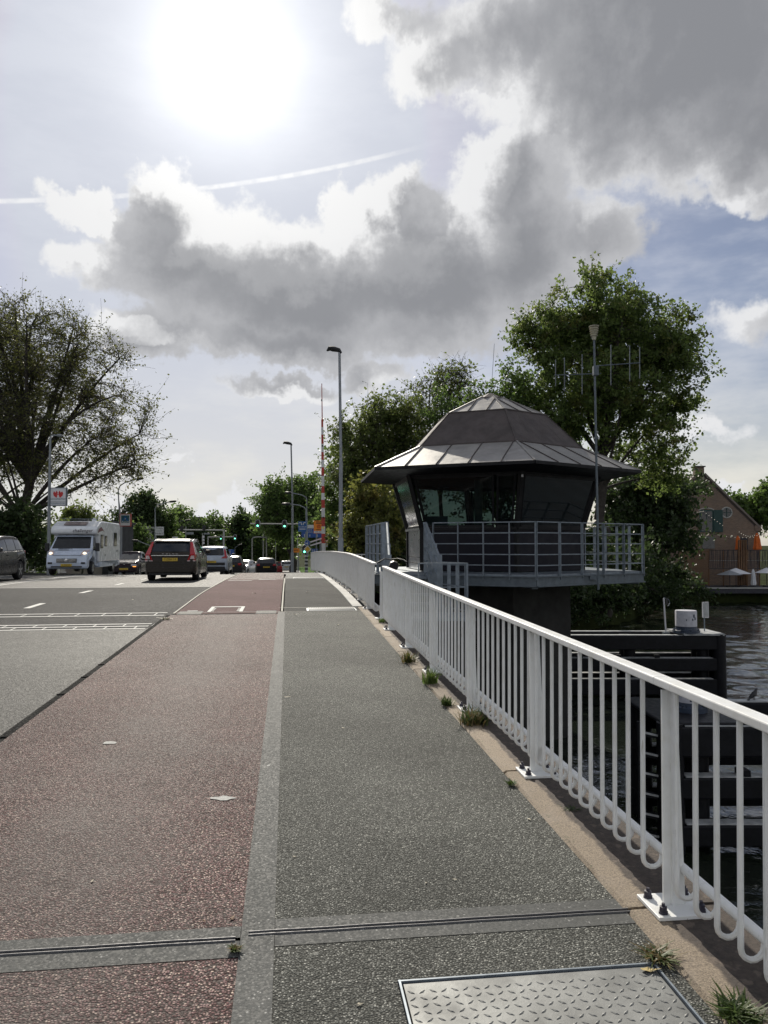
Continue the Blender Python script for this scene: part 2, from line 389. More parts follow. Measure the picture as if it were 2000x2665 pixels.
M['galv_dark'] = material('dark galvanised steel', (.12, .145, .165), .5, metal=.25, var=.15, scale=7)
M['pole'] = material('lamp pole grey', (.26, .28, .30), .5, metal=.3, var=.08, scale=3)
M['black'] = material('black paint', (.018, .019, .022), .4, var=.2, scale=4)
M['rubber'] = material('black rubber', (.014, .014, .014), .55, var=.2, scale=20, bump=.2)
M['bolt'] = material('bolt cap', (.035, .032, .05), .5, var=.2, scale=20)
M['steel'] = material('bright joint steel', (.20, .20, .205), .6, metal=.4, var=.1, scale=30)
M['timber'] = material('tarred fender beam', (.007, .0075, .010), .5, var=.35, scale=5, bump=.25, bscale=18, spec=.25)
M['plank'] = material('pale fender top', (.40, .41, .41), .5, var=.25, scale=6, bump=.2, bscale=30)  # pale grey; on the beam strips it stands in for sun glare
M['drum_white'] = material('stained white drum paint', (.62, .62, .66), .5, var=.0, scale=9, col2=(.48, .48, .52))
M['navy'] = material('navy paint', (.035, .05, .08), .4, var=.2, scale=6)
def kerb_material():
    m = bpy.data.materials.new('granite kerb'); m.use_nodes = True; t = m.node_tree; b = t.nodes['Principled BSDF']
    tcn = nd(t, 'ShaderNodeTexCoord'); vec = tcn.outputs['Object']
    g = mixc(t, mrange(t, noise(t, vec, 130, 3, .7), .35, .68), (.34, .275, .20), (.15, .12, .09))
    g = mixc(t, mrange(t, noise(t, vec, 5, 4), .45, .7, 0, .6), g, (.30, .25, .20))
    sp = nd(t, 'ShaderNodeSeparateXYZ'); t.links.new(vec, sp.inputs[0])
    e = mth(t, 'ADD', sp.outputs[0], mth(t, 'MULTIPLY', mth(t, 'SUBTRACT', noise(t, vec, 9, 4, .6), .5), .10))
    dirt = mixc(t, mrange(t, noise(t, vec, 30, 5, .7), .35, .7), (.075, .058, .048), (.035, .028, .024))
    dirt = mixc(t, mrange(t, noise(t, vec, 12, 3), .58, .68, 0, .35), dirt, (.28, .22, .17))
    c = mixc(t, mrange(t, e, -.085, -.06, 0, .95), g, dirt)      # soil and lichen under the railing
    inf = nd(t, 'ShaderNodeObjectInfo'); sc = nd(t, 'ShaderNodeVectorMath', operation='SCALE'); t.links.new(c, sc.inputs[0]); t.links.new(mrange(t, inf.outputs['Random'], 0, 1, .72, 1.22, False), sc.inputs['Scale']); c = sc.outputs[0]
    c = mixc(t, mth(t, 'MULTIPLY', mrange(t, noise(t, vec, 14, 5, .7), .56, .70, 0, .7), mrange(t, sp.outputs[0], -.14, -.20)), c, (.05, .065, .025))   # moss along the inner edge
    t.links.new(c, b.inputs['Base Color']); b.inputs['Roughness'].default_value = .85
    bn = nd(t, 'ShaderNodeBump'); bn.inputs['Strength'].default_value = .55; bn.inputs['Distance'].default_value = .01
    t.links.new(noise(t, vec, 70, 5, .7), bn.inputs['Height']); t.links.new(bn.outputs[0], b.inputs['Normal'])
    return m
M['kerb'] = kerb_material()
M['concrete'] = material('bridge concrete', (.028, .027, .025), .85, var=.25, scale=2, bump=.3)
M['roof_light'] = material('grey roof sheet', (.27, .258, .24), .42, var=.15, scale=2.2, metal=.35, bump=.05, bscale=60)
M['roof_dark'] = material('brown bitumen roof', (.082, .068, .065), .75, var=.22, scale=2.5, bump=.35, bscale=160)
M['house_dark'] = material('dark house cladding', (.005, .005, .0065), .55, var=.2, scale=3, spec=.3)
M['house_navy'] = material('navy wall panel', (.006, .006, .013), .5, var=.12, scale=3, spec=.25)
M['house_metal'] = material('pale metal wall panel', (.36, .36, .37), .32, metal=.65, var=.12, scale=4)
def glass(name, tint, alpha, rough=.03, spec=.5):
    m = bpy.data.materials.new(name); m.use_nodes = True; t = m.node_tree; t.nodes.clear()
    vec = nd(t, 'ShaderNodeTexCoord').outputs['Object']
    tr = nd(t, 'ShaderNodeBsdfTransparent'); tr.inputs[0].default_value = (*tint, 1)
    gl = nd(t, 'ShaderNodeBsdfPrincipled'); gl.inputs['Base Color'].default_value = (.012, .016, .017, 1); gl.inputs['Roughness'].default_value = rough
    t.links.new(mrange(t, noise(t, vec, 3, 3), .3, .7, rough, rough + .04, False), gl.inputs['Roughness'])
    fr = nd(t, 'ShaderNodeFresnel'); fr.inputs[0].default_value = 1.45
    mx = nd(t, 'ShaderNodeMixShader'); t.links.new(mth(t, 'ADD', fr.outputs[0], 1 - alpha, None, True), mx.inputs[0])
    t.links.new(tr.outputs[0], mx.inputs[1]); t.links.new(gl.outputs[0], mx.inputs[2])
    o = nd(t, 'ShaderNodeOutputMaterial'); t.links.new(mx.outputs[0], o.inputs[0]); return m
M['glass'] = glass('tinted window glass', (.26, .34, .33), .72)
M['mirror_glass'] = material('mirror window', (.55, .55, .56), .04, metal=1.0, var=.1, scale=2, bump=.12, bscale=6)
M['car_glass'] = material('car window', (.010, .013, .017), .06, var=.2, scale=2, spec=.6)
M['tyre'] = material('tyre rubber', (.013, .013, .014), .7, var=.2, scale=12, bump=.3)
M['rim'] = material('alloy rim', (.33, .34, .35), .35, metal=.7, var=.1)
M['chrome'] = material('chrome trim', (.62, .62, .64), .18, metal=.9, var=.05)
M['plate'] = material('yellow licence plate', (.62, .42, .04), .5, var=.06, scale=8)
M['ink'] = material('black ink', (.02, .02, .02), .6, var=.1)
M['red_lamp'] = material('red lamp glass', (.42, .012, .018), .12, var=.15, scale=6, coat=.5)
M['pale_lamp'] = material('pale lamp glass', (.62, .50, .50), .12, var=.15, scale=10, coat=.5)
M['head_on'] = emissive('lit headlamp', (1.0, .86, .62), 1.6)
M['signal_on'] = emissive('lit orange indicator', (1.0, .32, .05), 2.5)
M['head_off'] = material('clear headlamp', (.55, .57, .6), .1, var=.2, scale=14, coat=.6)
M['plastic'] = material('black plastic trim', (.02, .021, .023), .6, var=.2, scale=8, bump=.1)
def paint(name, col, metal=.1): return material(name, col, .22, metal=metal if max(col) > .05 else 0.0, var=.08, scale=1.5, coat=.15 if max(col) > .05 else .03, spec=.35 if max(col) > .05 else .18)
M['green_lamp'] = emissive('lit green signal', (.15, 1.0, .55), 6.0)
M['lens_off'] = material('dark signal lens', (.03, .012, .01), .25, var=.2)
M['sign_blue'] = material('blue sign face', (.018, .085, .34), .4, var=.1, scale=4)
M['sign_blue_light'] = material('advert blue', (.02, .12, .36), .4, var=.1, scale=4)
M['sign_white'] = material('white sign face', (.68, .68, .70), .45, var=.06, scale=5)
M['sign_orange'] = material('orange sign face', (.78, .24, .015), .5, var=.08, scale=5)
M['sign_yellow'] = material('yellow sign face', (.66, .40, .04), .45, var=.1, scale=5)
M['sign_red'] = material('red print', (.55, .03, .03), .5, var=.1)
M['teal_ink'] = material('dark teal print', (.02, .10, .13), .5, var=.1)
M['boom_red'] = material('barrier red', (.42, .035, .02), .4, var=.12, scale=6)
M['boom_white'] = material('barrier white', (.62, .62, .62), .4, var=.08, scale=6)
def brick_material(name, c1, c2, mortar, sx=.22, sy=.065):
    m = bpy.data.materials.new(name); m.use_nodes = True; t = m.node_tree; b = t.nodes['Principled BSDF']
    vec = nd(t, 'ShaderNodeTexCoord').outputs['Object']; sp = nd(t, 'ShaderNodeSeparateXYZ'); t.links.new(vec, sp.inputs[0])
    cb = nd(t, 'ShaderNodeCombineXYZ'); t.links.new(mth(t, 'ADD', sp.outputs[0], sp.outputs[1]), cb.inputs[0]); t.links.new(sp.outputs[2], cb.inputs[1])
    bt = nd(t, 'ShaderNodeTexBrick'); bt.inputs['Scale'].default_value = 1.0; bt.inputs['Brick Width'].default_value = sx; bt.inputs['Row Height'].default_value = sy
    bt.inputs['Mortar Size'].default_value = .006; bt.inputs['Color1'].default_value = (*c1, 1); bt.inputs['Color2'].default_value = (*c2, 1); bt.inputs['Mortar'].default_value = (*mortar, 1)
    t.links.new(cb.outputs[0], bt.inputs['Vector'])
    c = mixc(t, mrange(t, noise(t, vec, 1.3, 5), .4, .7, 0, .45), bt.outputs[0], (.16, .13, .11))
    t.links.new(c, b.inputs['Base Color']); b.inputs['Roughness'].default_value = .85; return m
M['brick'] = brick_material('old brick', (.25, .165, .115), (.17, .115, .085), (.24, .21, .17))
M['brick_far'] = brick_material('far brown brick', (.22, .18, .16), (.18, .15, .13), (.25, .23, .2))
M['far_white'] = material('pale render wall', (.42, .42, .40), .8, var=.1, scale=.6)
M['far_roof'] = material('dark roof felt', (.045, .045, .05), .8, var=.2, scale=1)
M['tile'] = material('dark roof tile', (.06, .045, .04), .8, var=.25, scale=2)
M['shutter'] = material('dark green shutter', (.015, .055, .05), .55, var=.15, scale=4)
M['wood'] = material('brown slat wood', (.16, .085, .04), .7, var=.25, scale=6)
M['wood_dark'] = material('dark trellis wood', (.035, .035, .045), .7, var=.25, scale=6)
M['canvas_white'] = material('white parasol canvas', (.66, .67, .70), .8, var=.06, scale=4)
M['canvas_orange'] = material('orange parasol canvas', (.62, .13, .02), .8, var=.12, scale=5)
M['bulb'] = material('white bulb glass', (.85, .82, .74), .2, var=.05)
M['bulb_glow'] = emissive('festoon bulb with added glow', (1.0, .92, .75), .2)  # bulbs are unlit by day; the glow stands in for sunlight on them
def leaf_material(name, ca, cb, transl=.45, cc=None):
    m = bpy.data.materials.new(name); m.use_nodes = True; t = m.node_tree; t.nodes.clear()
    geo = nd(t, 'ShaderNodeNewGeometry'); vec = nd(t, 'ShaderNodeTexCoord').outputs['Object']
    f = mth(t, 'ADD', mth(t, 'MULTIPLY', geo.outputs['Random Per Island'], .6), mth(t, 'MULTIPLY', mrange(t, noise(t, vec, .45, 3), .3, .7), .4))
    c = mixc(t, f, ca, cb)
    if cc: c = mixc(t, mrange(t, noise(t, vec, .8, 3), .52, .70), c, cc)
    df = nd(t, 'ShaderNodeBsdfPrincipled'); t.links.new(c, df.inputs['Base Color']); df.inputs['Roughness'].default_value = .5; df.inputs['Specular IOR Level'].default_value = .35
    tl = nd(t, 'ShaderNodeBsdfTranslucent'); t.links.new(mixc(t, .5, c, tuple(min(1, x * 1.9) for x in cb)), tl.inputs[0])
    mx = nd(t, 'ShaderNodeMixShader'); mx.inputs[0].default_value = transl
    t.links.new(df.outputs[0], mx.inputs[1]); t.links.new(tl.outputs[0], mx.inputs[2])
    o = nd(t, 'ShaderNodeOutputMaterial'); t.links.new(mx.outputs[0], o.inputs[0]); return m
M['bark'] = material('bark', (.045, .038, .032), .9, var=.35, scale=5, bump=.6, bscale=12)
M['leaf_poplar'] = leaf_material('poplar leaf', (.06, .105, .028), (.14, .19, .05), .5, (.15, .13, .04))
M['leaf_green'] = leaf_material('green leaf', (.055, .10, .028), (.12, .18, .048), .5)
M['leaf_olive'] = leaf_material('olive leaf', (.06, .09, .026), (.13, .165, .046), .5, (.14, .145, .04))
M['leaf_sparse'] = leaf_material('sparse autumn leaf', (.055, .07, .024), (.12, .13, .04), .45, (.12, .09, .035))
M['leaf_yellow'] = leaf_material('yellowing leaf', (.075, .095, .022), (.15, .16, .04), .5, (.15, .10, .025))
M['leaf_dark'] = leaf_material('dark ivy leaf', (.028, .052, .018), (.055, .085, .027), .35)
M['leaf_bright'] = leaf_material('bright green leaf', (.06, .11, .022), (.11, .17, .04), .45)
M['grass'] = leaf_material('grass blade', (.05, .085, .02), (.10, .13, .035), .35, (.16, .13, .05))
M['dry'] = leaf_material('dry stalk', (.12, .09, .035), (.2, .15, .06), .3)
M['leaf_yellow_dead'] = material('dead yellow leaf', (.42, .33, .14), .7, var=.3, scale=30)
M['leaf_pale_dead'] = material('dead pale leaf', (.40, .36, .27), .7, var=.3, scale=30)
M['leaf_brown_dead'] = material('dead brown leaf', (.16, .09, .045), .7, var=.3, scale=30)
M['ground'] = material('soil and grass', (.03, .038, .014), 1.0, var=.4, scale=.6, bump=.6, bscale=6, spec=.02)
M['verge'] = material('mown grass verge', (.06, .12, .02), .95, var=.3, scale=1.5, bump=.6, bscale=20, spec=.02)
def water_material():
    m = bpy.data.materials.new('canal water'); m.use_nodes = True; t = m.node_tree; b = t.nodes['Principled BSDF']
    vec = nd(t, 'ShaderNodeTexCoord').outputs['Object']
    t.links.new(mixc(t, mrange(t, noise(t, vec, .3, 3), .3, .7), (.010, .014, .010), (.016, .020, .013)), b.inputs['Base Color'])
    b.inputs['Roughness'].default_value = .02; b.inputs['IOR'].default_value = 1.4
    bn = nd(t, 'ShaderNodeBump'); bn.inputs['Strength'].default_value = .6; bn.inputs['Distance'].default_value = .02
    t.links.new(noise(t, vec, 5.0, 3, .5, .8), bn.inputs['Height']); t.links.new(bn.outputs[0], b.inputs['Normal']); return m
M['water'] = water_material()

# ------------------------------------------------------------------ the bridge: line and level
PSI = .1249
CP, SP = math.cos(PSI), math.sin(PSI)
KN = [-30, -2, 0, 2, 4, 7, 10, 14, 20, 28, 36, 45, 55, 70, 90, 110, 130, 150, 900]
HN = [2.42, 1.712, 1.662, 1.612, 1.562, 1.50, 1.435, 1.34, 1.215, 1.226, 1.30, 1.60, 2.02, 2.62, 3.35, 3.82, 3.98, 4.0, 4.0]
_u = np.arange(-40, 920, .25); _h = np.interp(_u, KN, HN)
_k = np.hanning(25); _k /= _k.sum(); _hs = np.convolve(np.pad(_h, 12, 'edge'), _k, 'valid')
def zp(u): return EYE - float(np.interp(u, _u, _hs))
def xy(w, u): return (w * CP - u * SP, w * SP + u * CP)
def B(w, u, dz=0.0):
    x, y = xy(w, u); return Vector((x, y, zp(u) + dz))
W_S, W_K, W_R, W_F = -.179, 1.457, -2.177, 1.668
def us(u0, u1, step=.5):
    n = max(1, int(round((u1 - u0) / step))); return [u0 + (u1 - u0) * i / n for i in range(n + 1)]
def strip(name, w0, w1, u0, u1, dz, mat, parent=None, step=.5, thick=0.0, nw=1, kind=None, label=None):
    """a sheet following the bridge level; with thickness it has sides"""
    mb = MB(); rows = []
    for u in us(u0, u1, step):
        r = [B(w0 + (w1 - w0) * j / nw, u, dz) for j in range(nw + 1)]
        if thick: r = [B(w0, u, dz - thick)] + r + [B(w1, u, dz - thick)]
        rows.append(r)
    mb.grid(rows)
    if thick:
        for r in (rows[0], rows[-1]): mb.add(r, [tuple(range(len(r)))])
    o = obj(name, mb, mat, parent, world=True, loc=B((w0 + w1) / 2, (u0 + u1) / 2, dz) if parent is None else None)
    if kind: tag(o, label, kind=kind)
    return o
def marks(name, quads, dz, mat, parent):
    """one painted mark: list of (w0,w1,u0,u1)"""
    mb = MB()
    for (w0, w1, u0, u1) in quads:
        n = max(1, int((u1 - u0) / .5)); mb.grid([[B(w0, u0 + (u1 - u0) * i / n, dz), B(w1, u0 + (u1 - u0) * i / n, dz)] for i in range(n + 1)])
    return obj(name, mb, mat, parent, world=True)

J0 = 3.2            # near expansion joint
J1 = 15.0           # start of the moving span
ST = dict(kind='structure')
deck = strip('bridge_deck', -17.0, 1.93, -9, 40, -.16, M['concrete'], step=1.0, thick=.9, nw=1, label='dark concrete slab of the bridge under the pavements', **ST)
path = strip('bike_path', W_R, W_S, J0 + .10, J1 - .06, 0, M['red'], label='rough red asphalt bike path leading up the bridge', **ST)
o = strip('bike_path_near', W_R, W_S, -9, J0 - .13, 0, M['red'], label='rough red asphalt bike path in front of the near joint', **ST)
walk = strip('sidewalk', W_S + .135, W_K, J0 + .14, J1 + .30, 0, M['grey'], label='grey asphalt sidewalk beside the white railing', **ST)
# near sidewalk leaves a hole for the hatch
mbw = MB(); u_a, u_b, w_a, w_b = 1.78, 2.84, .405, 1.395
for (w0, w1, u0, u1) in ((W_S + .135, W_K, -9, u_a), (W_S + .135, w_a, u_a, u_b), (w_b, W_K, u_a, u_b), (W_S + .135, W_K, u_b, J0 - .07)):
    mbw.grid([[B(w0, u), B(w1, u)] for u in us(u0, u1)])
o = obj('sidewalk_near', mbw, M['grey'], world=True, loc=B(.7, 1, 0)); tag(o, 'grey asphalt sidewalk around the steel hatch', kind='structure')
div = strip('divider_band', W_S, W_S + .135, -9, J1 + .3, .003, M['strip'], label='smooth grey concrete band between bike path and sidewalk', **ST)
# cross bands of the near joint
jr = strip('joint_band', W_R, W_S - .002, J0 - .13, J0 - .012, .002, M['strip'], label='grey concrete band of the near joint on the red path', **ST)
obj('joint_band_far_half', MB().grid([[B(W_R, J0 + .012, .002), B(W_R, J0 + .10, .002)], [B(W_S - .002, J0 + .012, .002), B(W_S - .002, J0 + .10, .002)]]), M['strip'], jr, world=True)
js = strip('joint_band_walk', W_S + .137, W_K, J0 - .07, J0 + .022, .002, M['strip'], label='grey concrete band of the near joint across the sidewalk', **ST)
obj('joint_band_far_half', MB().grid([[B(W_S + .137, J0 + .046, .002), B(W_S + .137, J0 + .14, .002)], [B(W_K, J0 + .046, .002), B(W_K, J0 + .14, .002)]]), M['strip'], js, world=True)
for nm, w0, w1, uc, lab in (('expansion_joint', W_R, W_S - .02, J0, 'thin steel and rubber expansion joint across the red bike path'),
                            ('expansion_joint', W_S + .03, W_K + .03, J0 + .034, 'thin steel and rubber expansion joint across the sidewalk')):
    j = thing(nm, lab, 'expansion joint', B((w0 + w1) / 2, uc), group='near expansion joints')
    nseg = 14
    pts = lambda off, dz, amp: [B(w0 + (w1 - w0) * i / nseg, uc + off + amp * math.sin(i * 1.7), dz) for i in range(nseg + 1)]
    m1 = MB(); m2 = MB()
    for a, b in zip(pts(0, -.012, .001), pts(0, -.012, .001)[1:]): m1.beam(a, b, .032, .026)
    obj('rubber_seal', m1, M['rubber'], j, world=True)
    for off in (-.0125, .0115):
        mm = MB(); P = pts(off, .004, .0012)
        for a, b in zip(P, P[1:]): mm.beam(a, b, .0032, .008)
        obj('steel_edge', mm, M['steel'], j, world=True)

# moving span
strip('far_bike_path', W_R + .06, W_S + .04, 27.6, 37, .001, M['red'], label='lighter red bike path past the far joint of the span', **ST)
strip('far_sidewalk', W_S + .12, W_K - .10, 28.4, 37, .001, M['strip'], label='lighter grey sidewalk past the far joint of the span', **ST)
strip('span_bike_path', W_R + .06, W_S + .04, J1 + .05, 27.6, .002, M['span_red'], label='smooth dull red bike path on the moving span', **ST)
strip('span_sidewalk', W_S + .12, W_K - .10, J1 + 1.05, 28.4, .002, M['span_grey'], label='smooth dark grey sidewalk on the moving span', **ST)
o = strip('span_edge_bar', W_S + .06, W_S + .095, J1 + .3, 28.4, .012, M['yellow_line'], thick=.03, label='pale steel bar between the span bike path and sidewalk', **ST)
o = strip('span_side_bar', W_R + .015, W_R + .05, J1 + .1, 36, .012, M['yellow_line'], thick=.03, label='pale yellowish steel edge between road and span bike path', **ST)
o = strip('span_kerb', W_K - .10, W_K + .10, J1 + 1.05, 37, .02, M['far_white'], thick=.05, label='pale steel kerb along the moving span railing', **ST)
o = strip('joint_strip', W_S + .137, W_K, J1 + .31, J1 + 1.0, .001, M['span_grey'], label='dark strip round the far sidewalk grating', **ST)
strip('joint_steel_line', W_S + .02, W_K - .01, J1 + 1.0, J1 + 1.045, .006, M['yellow_line'], label='thin bright steel line at the start of the moving span sidewalk', **ST)
strip('joint_steel_line_near', W_R, W_K - .01, J1 + .26, J1 + .29, .007, M['yellow_line'], label='thin pale line of the far joint before the grating', **ST)
strip('far_walk', W_R - .5, 1.9, 37, 50, -.004, M['span_grey'], label='far grey pavement past the moving span', **ST)
for (uc, w0, w1, n, lab) in ((J1 + .65, .42, 1.36, 26, 'ribbed pale steel grating in the sidewalk at the near end of the span'),
                             (28.9, .25, 1.30, 22, 'ribbed pale steel grating in the sidewalk at the far end of the span')):
    g = thing('sidewalk_grating', lab, 'grating', B((w0 + w1) / 2, uc), group='sidewalk gratings')
    obj('grating_frame', MB().slab([B(w0 - .03, uc - .27, .004), B(w1 + .03, uc - .27, .004), B(w1 + .03, uc + .27, .004), B(w0 - .03, uc + .27, .004)], .03), M['galv_dark'], g, world=True)
    slat = None
    for i in range(n):
        w = w0 + (w1 - w0) * (i + .5) / n
        if slat is None:
            slat = obj('slat', MB().box((0, 0, 0), ((w1 - w0) / n * .55, .5, .02), PSI), M['far_white'], g)
        else: slat = inst(slat, g)
        slat.location = B(w, uc, .013) - g.location
mk = marks('bracket_marking', [(-1.55, -.87, J1 + 1.24, J1 + 1.36), (-1.55, -1.48, J1 + .35, J1 + 1.36), (-.94, -.87, J1 + .35, J1 + 1.36)] +
      [(-1.48, -1.43, J1 + .45 + i * .24, J1 + .56 + i * .24) for i in range(3)] + [(-.99, -.94, J1 + .45 + i * .24, J1 + .56 + i * .24) for i in range(3)], .008, M['paint'], path)
marks('paint_dash', [(-1.95, -1.75, J1 + .5, J1 + .62)], .008, M['worn_paint'], path)
marks('paint_dash', [(-2.0, -1.2, 26.6, 26.8)], .008, M['paint'], path); marks('paint_dash', [(-1.0, -.4, 27.4, 27.6)], .008, M['paint'], path)
strip('cover_plate', W_S - .42, W_S - .03, J1 - .05, J1 + .5, .006, M['strip'], parent=path)
strip('cover_plate', W_R + .1, W_R + .55, J1 - .05, J1 + .5, .006, M['strip'], parent=path)
strip('far_joint_band', W_R, W_S, J1 - .06, J1 + .05, -.004, M['gutter'], parent=path)

# worn white paint remains on the red path (irregular flakes)
def flake(px, py, D, lx, ly, seed, parent, mat, dz=.004):
    r = random.Random(seed); p = at(px, py, D); n = 11; mb = MB()
    c = Vector((p.x, p.y, 0)); ring = []
    for i in range(n):
        a = i * 2 * math.pi / n; k = r.uniform(.6, 1.0) * (1.25 if i in (0, 5) else 1); x, y = c.x + math.cos(a) * lx * k, c.y + math.sin(a) * ly * k
        u = -x * SP + y * CP; ring.append((x, y, zp(u) + dz))
    mb.add(ring, [tuple(range(n))]); return obj('paint_flake', mb, mat, parent, world=True)
flake(285, 1902, 5.95, .065, .05, 3, path, M['worn_paint']); flake(582, 2062, 4.75, .085, .05, 9, path, M['worn_paint'])
flake(700, 1955, 5.4, .012, .03, 4, path, M['worn_paint'])

# road
RD = -.075
gut = strip('gutter_strip', W_R - .14, W_R, -9, J1 + .4, -.05, M['gutter'], label='dark dirty gutter strip along the red bike path', **ST)
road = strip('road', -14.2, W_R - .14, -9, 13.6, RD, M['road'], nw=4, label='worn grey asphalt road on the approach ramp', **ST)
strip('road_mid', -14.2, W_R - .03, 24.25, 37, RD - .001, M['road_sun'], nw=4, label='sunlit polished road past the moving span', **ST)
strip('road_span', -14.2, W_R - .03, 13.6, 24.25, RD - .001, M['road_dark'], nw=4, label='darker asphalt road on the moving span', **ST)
far_road = strip('road_far', -15.0, 3.2, 37, 420, RD - .06, M['road_sun'], step=3, nw=4, label='sunlit road running down beyond the bridge', **ST)
marks('far_paving', [(-15, W_R, 37.0, 41)], RD - .003, M['road_sun'], far_road)
for i in range(7):
    u0 = 15.2 + i * 4.4 if i else 15.4
    marks('lane_dash', [(-5.56, -5.42, 17.2 + (i - 0) * 4.3, 18.3 + i * 4.3)], RD + .004, M['paint'], road)
marks('centre_line', [(-9.25, -9.10, 16.5, 60)], RD + .004, M['paint'], road); marks('centre_line', [(-9.55, -9.42, 16.5, 60)], RD + .004, M['paint'], road)
marks('stop_line', [(-8.6, -2.3, 24.2, 24.34)], RD + .004, M['worn_paint'], road)
marks('far_stop_line', [(-14, -9.7, 22.8, 23.0)], RD + .004, M['paint'], road)
# the road joint is outlined in white cells
cells = []
for (ua, ub) in ((13.55, 14.2), (15.55, 16.0)):
    um = (ua + ub) / 2
    for uu in (ua, um, ub) if ub - ua > .5 else (ua, ub): cells.append((-14.0, W_R - .22, uu - .045, uu + .045))
    rows = [(ua, um), (um, ub)] if ub - ua > .5 else [(ua, ub)]
    for k, (a, b) in enumerate(rows):
        for i in range(24): cells.append((-13.6 + i * .5 + k * .25, -13.575 + i * .5 + k * .25, a, b))
marks('joint_cell_marking', cells, RD + .005, M['paint'], road)
marks('joint_diagonal', [], 0, M['paint'], road) if False else None
mb = MB(); mb.add([B(-7.9, 14.3, RD + .005), B(-7.65, 14.3, RD + .005), B(-7.15, 15.5, RD + .005), B(-7.4, 15.5, RD + .005)], [(0, 1, 2, 3)]); obj('joint_diagonal', mb, M['paint'], road, world=True)
strip('left_sidewalk', -16.8, -14.2, -9, 60, .04, M['grey'], step=1, thick=.2, label='raised grey sidewalk on the far side of the road', **ST)
# drain slots cut in the gutter
for i, (px, py, D) in enumerate(((80, 1868, 6.3), (205, 1767, 7.9), (255, 1733, 8.8), (300, 1703, 9.6))):
    p = at(px, py, D); u = -p.x * SP + p.y * CP
    obj('drain_slot', MB().beam(B(W_R - .14, u, -.047), B(W_R - .04, u, -.042), .016, .012), M['gutter'], gut, world=True)

# kerb stones under the railing: one object each
kerb = thing('kerb', 'row of tan granite edge stones under the white railing', 'kerb', B(W_F, 6, 0))
kerb['kind'] = 'structure'; del kerb['category']
kj = [-4.55, -2.6, -.65, 1.28, J0 + .03, 5.12, 7.02, 8.9, 10.2, 11.6, 13.1, 14.4, 15.4, 16.0]
for a, b in zip(kj, kj[1:]):
    r = random.Random(int(a * 100)); mb = MB(); n = 10; rows = []
    cu = (a + b) / 2; z0 = zp(cu)
    for i in range(n + 1):
        u = a + .012 + (b - a - .024) * i / n; dz = zp(u) - z0
        jl = r.uniform(-.014, .010)
        rows.append([(W_K + jl - W_F, u - cu, dz - .2), (W_K + jl - W_F, u - cu, dz - .006 + r.uniform(-.004, .002)), (W_K + .02 - W_F, u - cu, dz + .012 + r.uniform(-.002, .002)),
                     (0, u - cu, dz + .014), (.26, u - cu, dz + .012), (.275 + jl, u - cu, dz - .004), (.275, u - cu, dz - .35)])
    mb.grid(rows); mb.add(rows[0], [tuple(range(7))]); mb.add(rows[-1], [tuple(range(7))])
    s = obj('stone', mb, M['kerb'], kerb); x, y = xy(W_F, cu); s.location = Vector((x, y, z0)) - kerb.location; s.rotation_euler = (0, 0, PSI)

# ------------------------------------------------------------------ steel hatch in the sidewalk
h = thing('steel_hatch', 'ribbed steel tread plate hatch set in the sidewalk', 'hatch', B(.9, 2.3, -.03))
w0, w1, u0, u1 = .425, 1.375, 1.80, 2.822
obj('plate', MB().slab([B(w0, u0, .002), B(w1, u0, .002), B(w1, u1, .002), B(w0, u1, .002)], .02), M['galv'] if False else material('tread plate steel', (.20, .205, .20), .55, metal=.4, var=.25, scale=5, bump=.06, bscale=70), h, world=True)
fr = MB()
for a, b in (((w0 - .012, u0), (w0 - .012, u1 + .018)), ((w1 + .012, u0), (w1 + .012, u1 + .018)), ((w0 - .018, u1 + .012), (w1 + .018, u1 + .012))): fr.beam(B(*a, -.002), B(*b, -.002), .008, .02)
obj('hatch_frame', fr, M['galv'], h, world=True)
obj('hatch_pit', MB().slab([B(w0 - .02, u0, -.03), B(w1 + .02, u0, -.03), B(w1 + .02, u1 + .02, -.03), B(w0 - .02, u1 + .02, -.03)], .03), M['rubber'], h, world=True)
tr = MB(); p_ = .0395
for i in range(int((w1 - w0) / p_)):
    for j in range(int((u1 - u0) / p_)):
        w = w0 + .02 + i * p_; u = u0 + .02 + j * p_
        if w > w1 - .012 or u > u1 - .012: continue
        d = 1 if (i + j) % 2 else -1; ca, sa = math.cos(R(38)), d * math.sin(R(38)); L_, B_ = .0165, .0055
        pts = [(L_ * ca, L_ * sa, 0), (-B_ * sa, B_ * ca, 0), (-L_ * ca, -L_ * sa, 0), (B_ * sa, -B_ * ca, 0), (L_ * .45 * ca, L_ * .45 * sa, .0022), (-L_ * .45 * ca, -L_ * .45 * sa, .0022)]
        c = B(w, u, .0025); q = [c + Vector((x * CP - y * SP, x * SP + y * CP, z)) for x, y, z in pts]
        tr.add(q, [(0, 1, 4), (1, 5, 4), (1, 2, 5), (2, 3, 5), (3, 4, 5), (3, 0, 4)])
t_ = obj('tread_ribs', tr, bpy.data.materials['tread plate steel'], h, world=True, kind='stuff')
o = obj('hatch_rim_gap', MB().grid([[B(w_a, u_a, -.05), B(w_b, u_a, -.05)], [B(w_a, u_b, -.05), B(w_b, u_b, -.05)]]), M['gutter'], h, world=True)

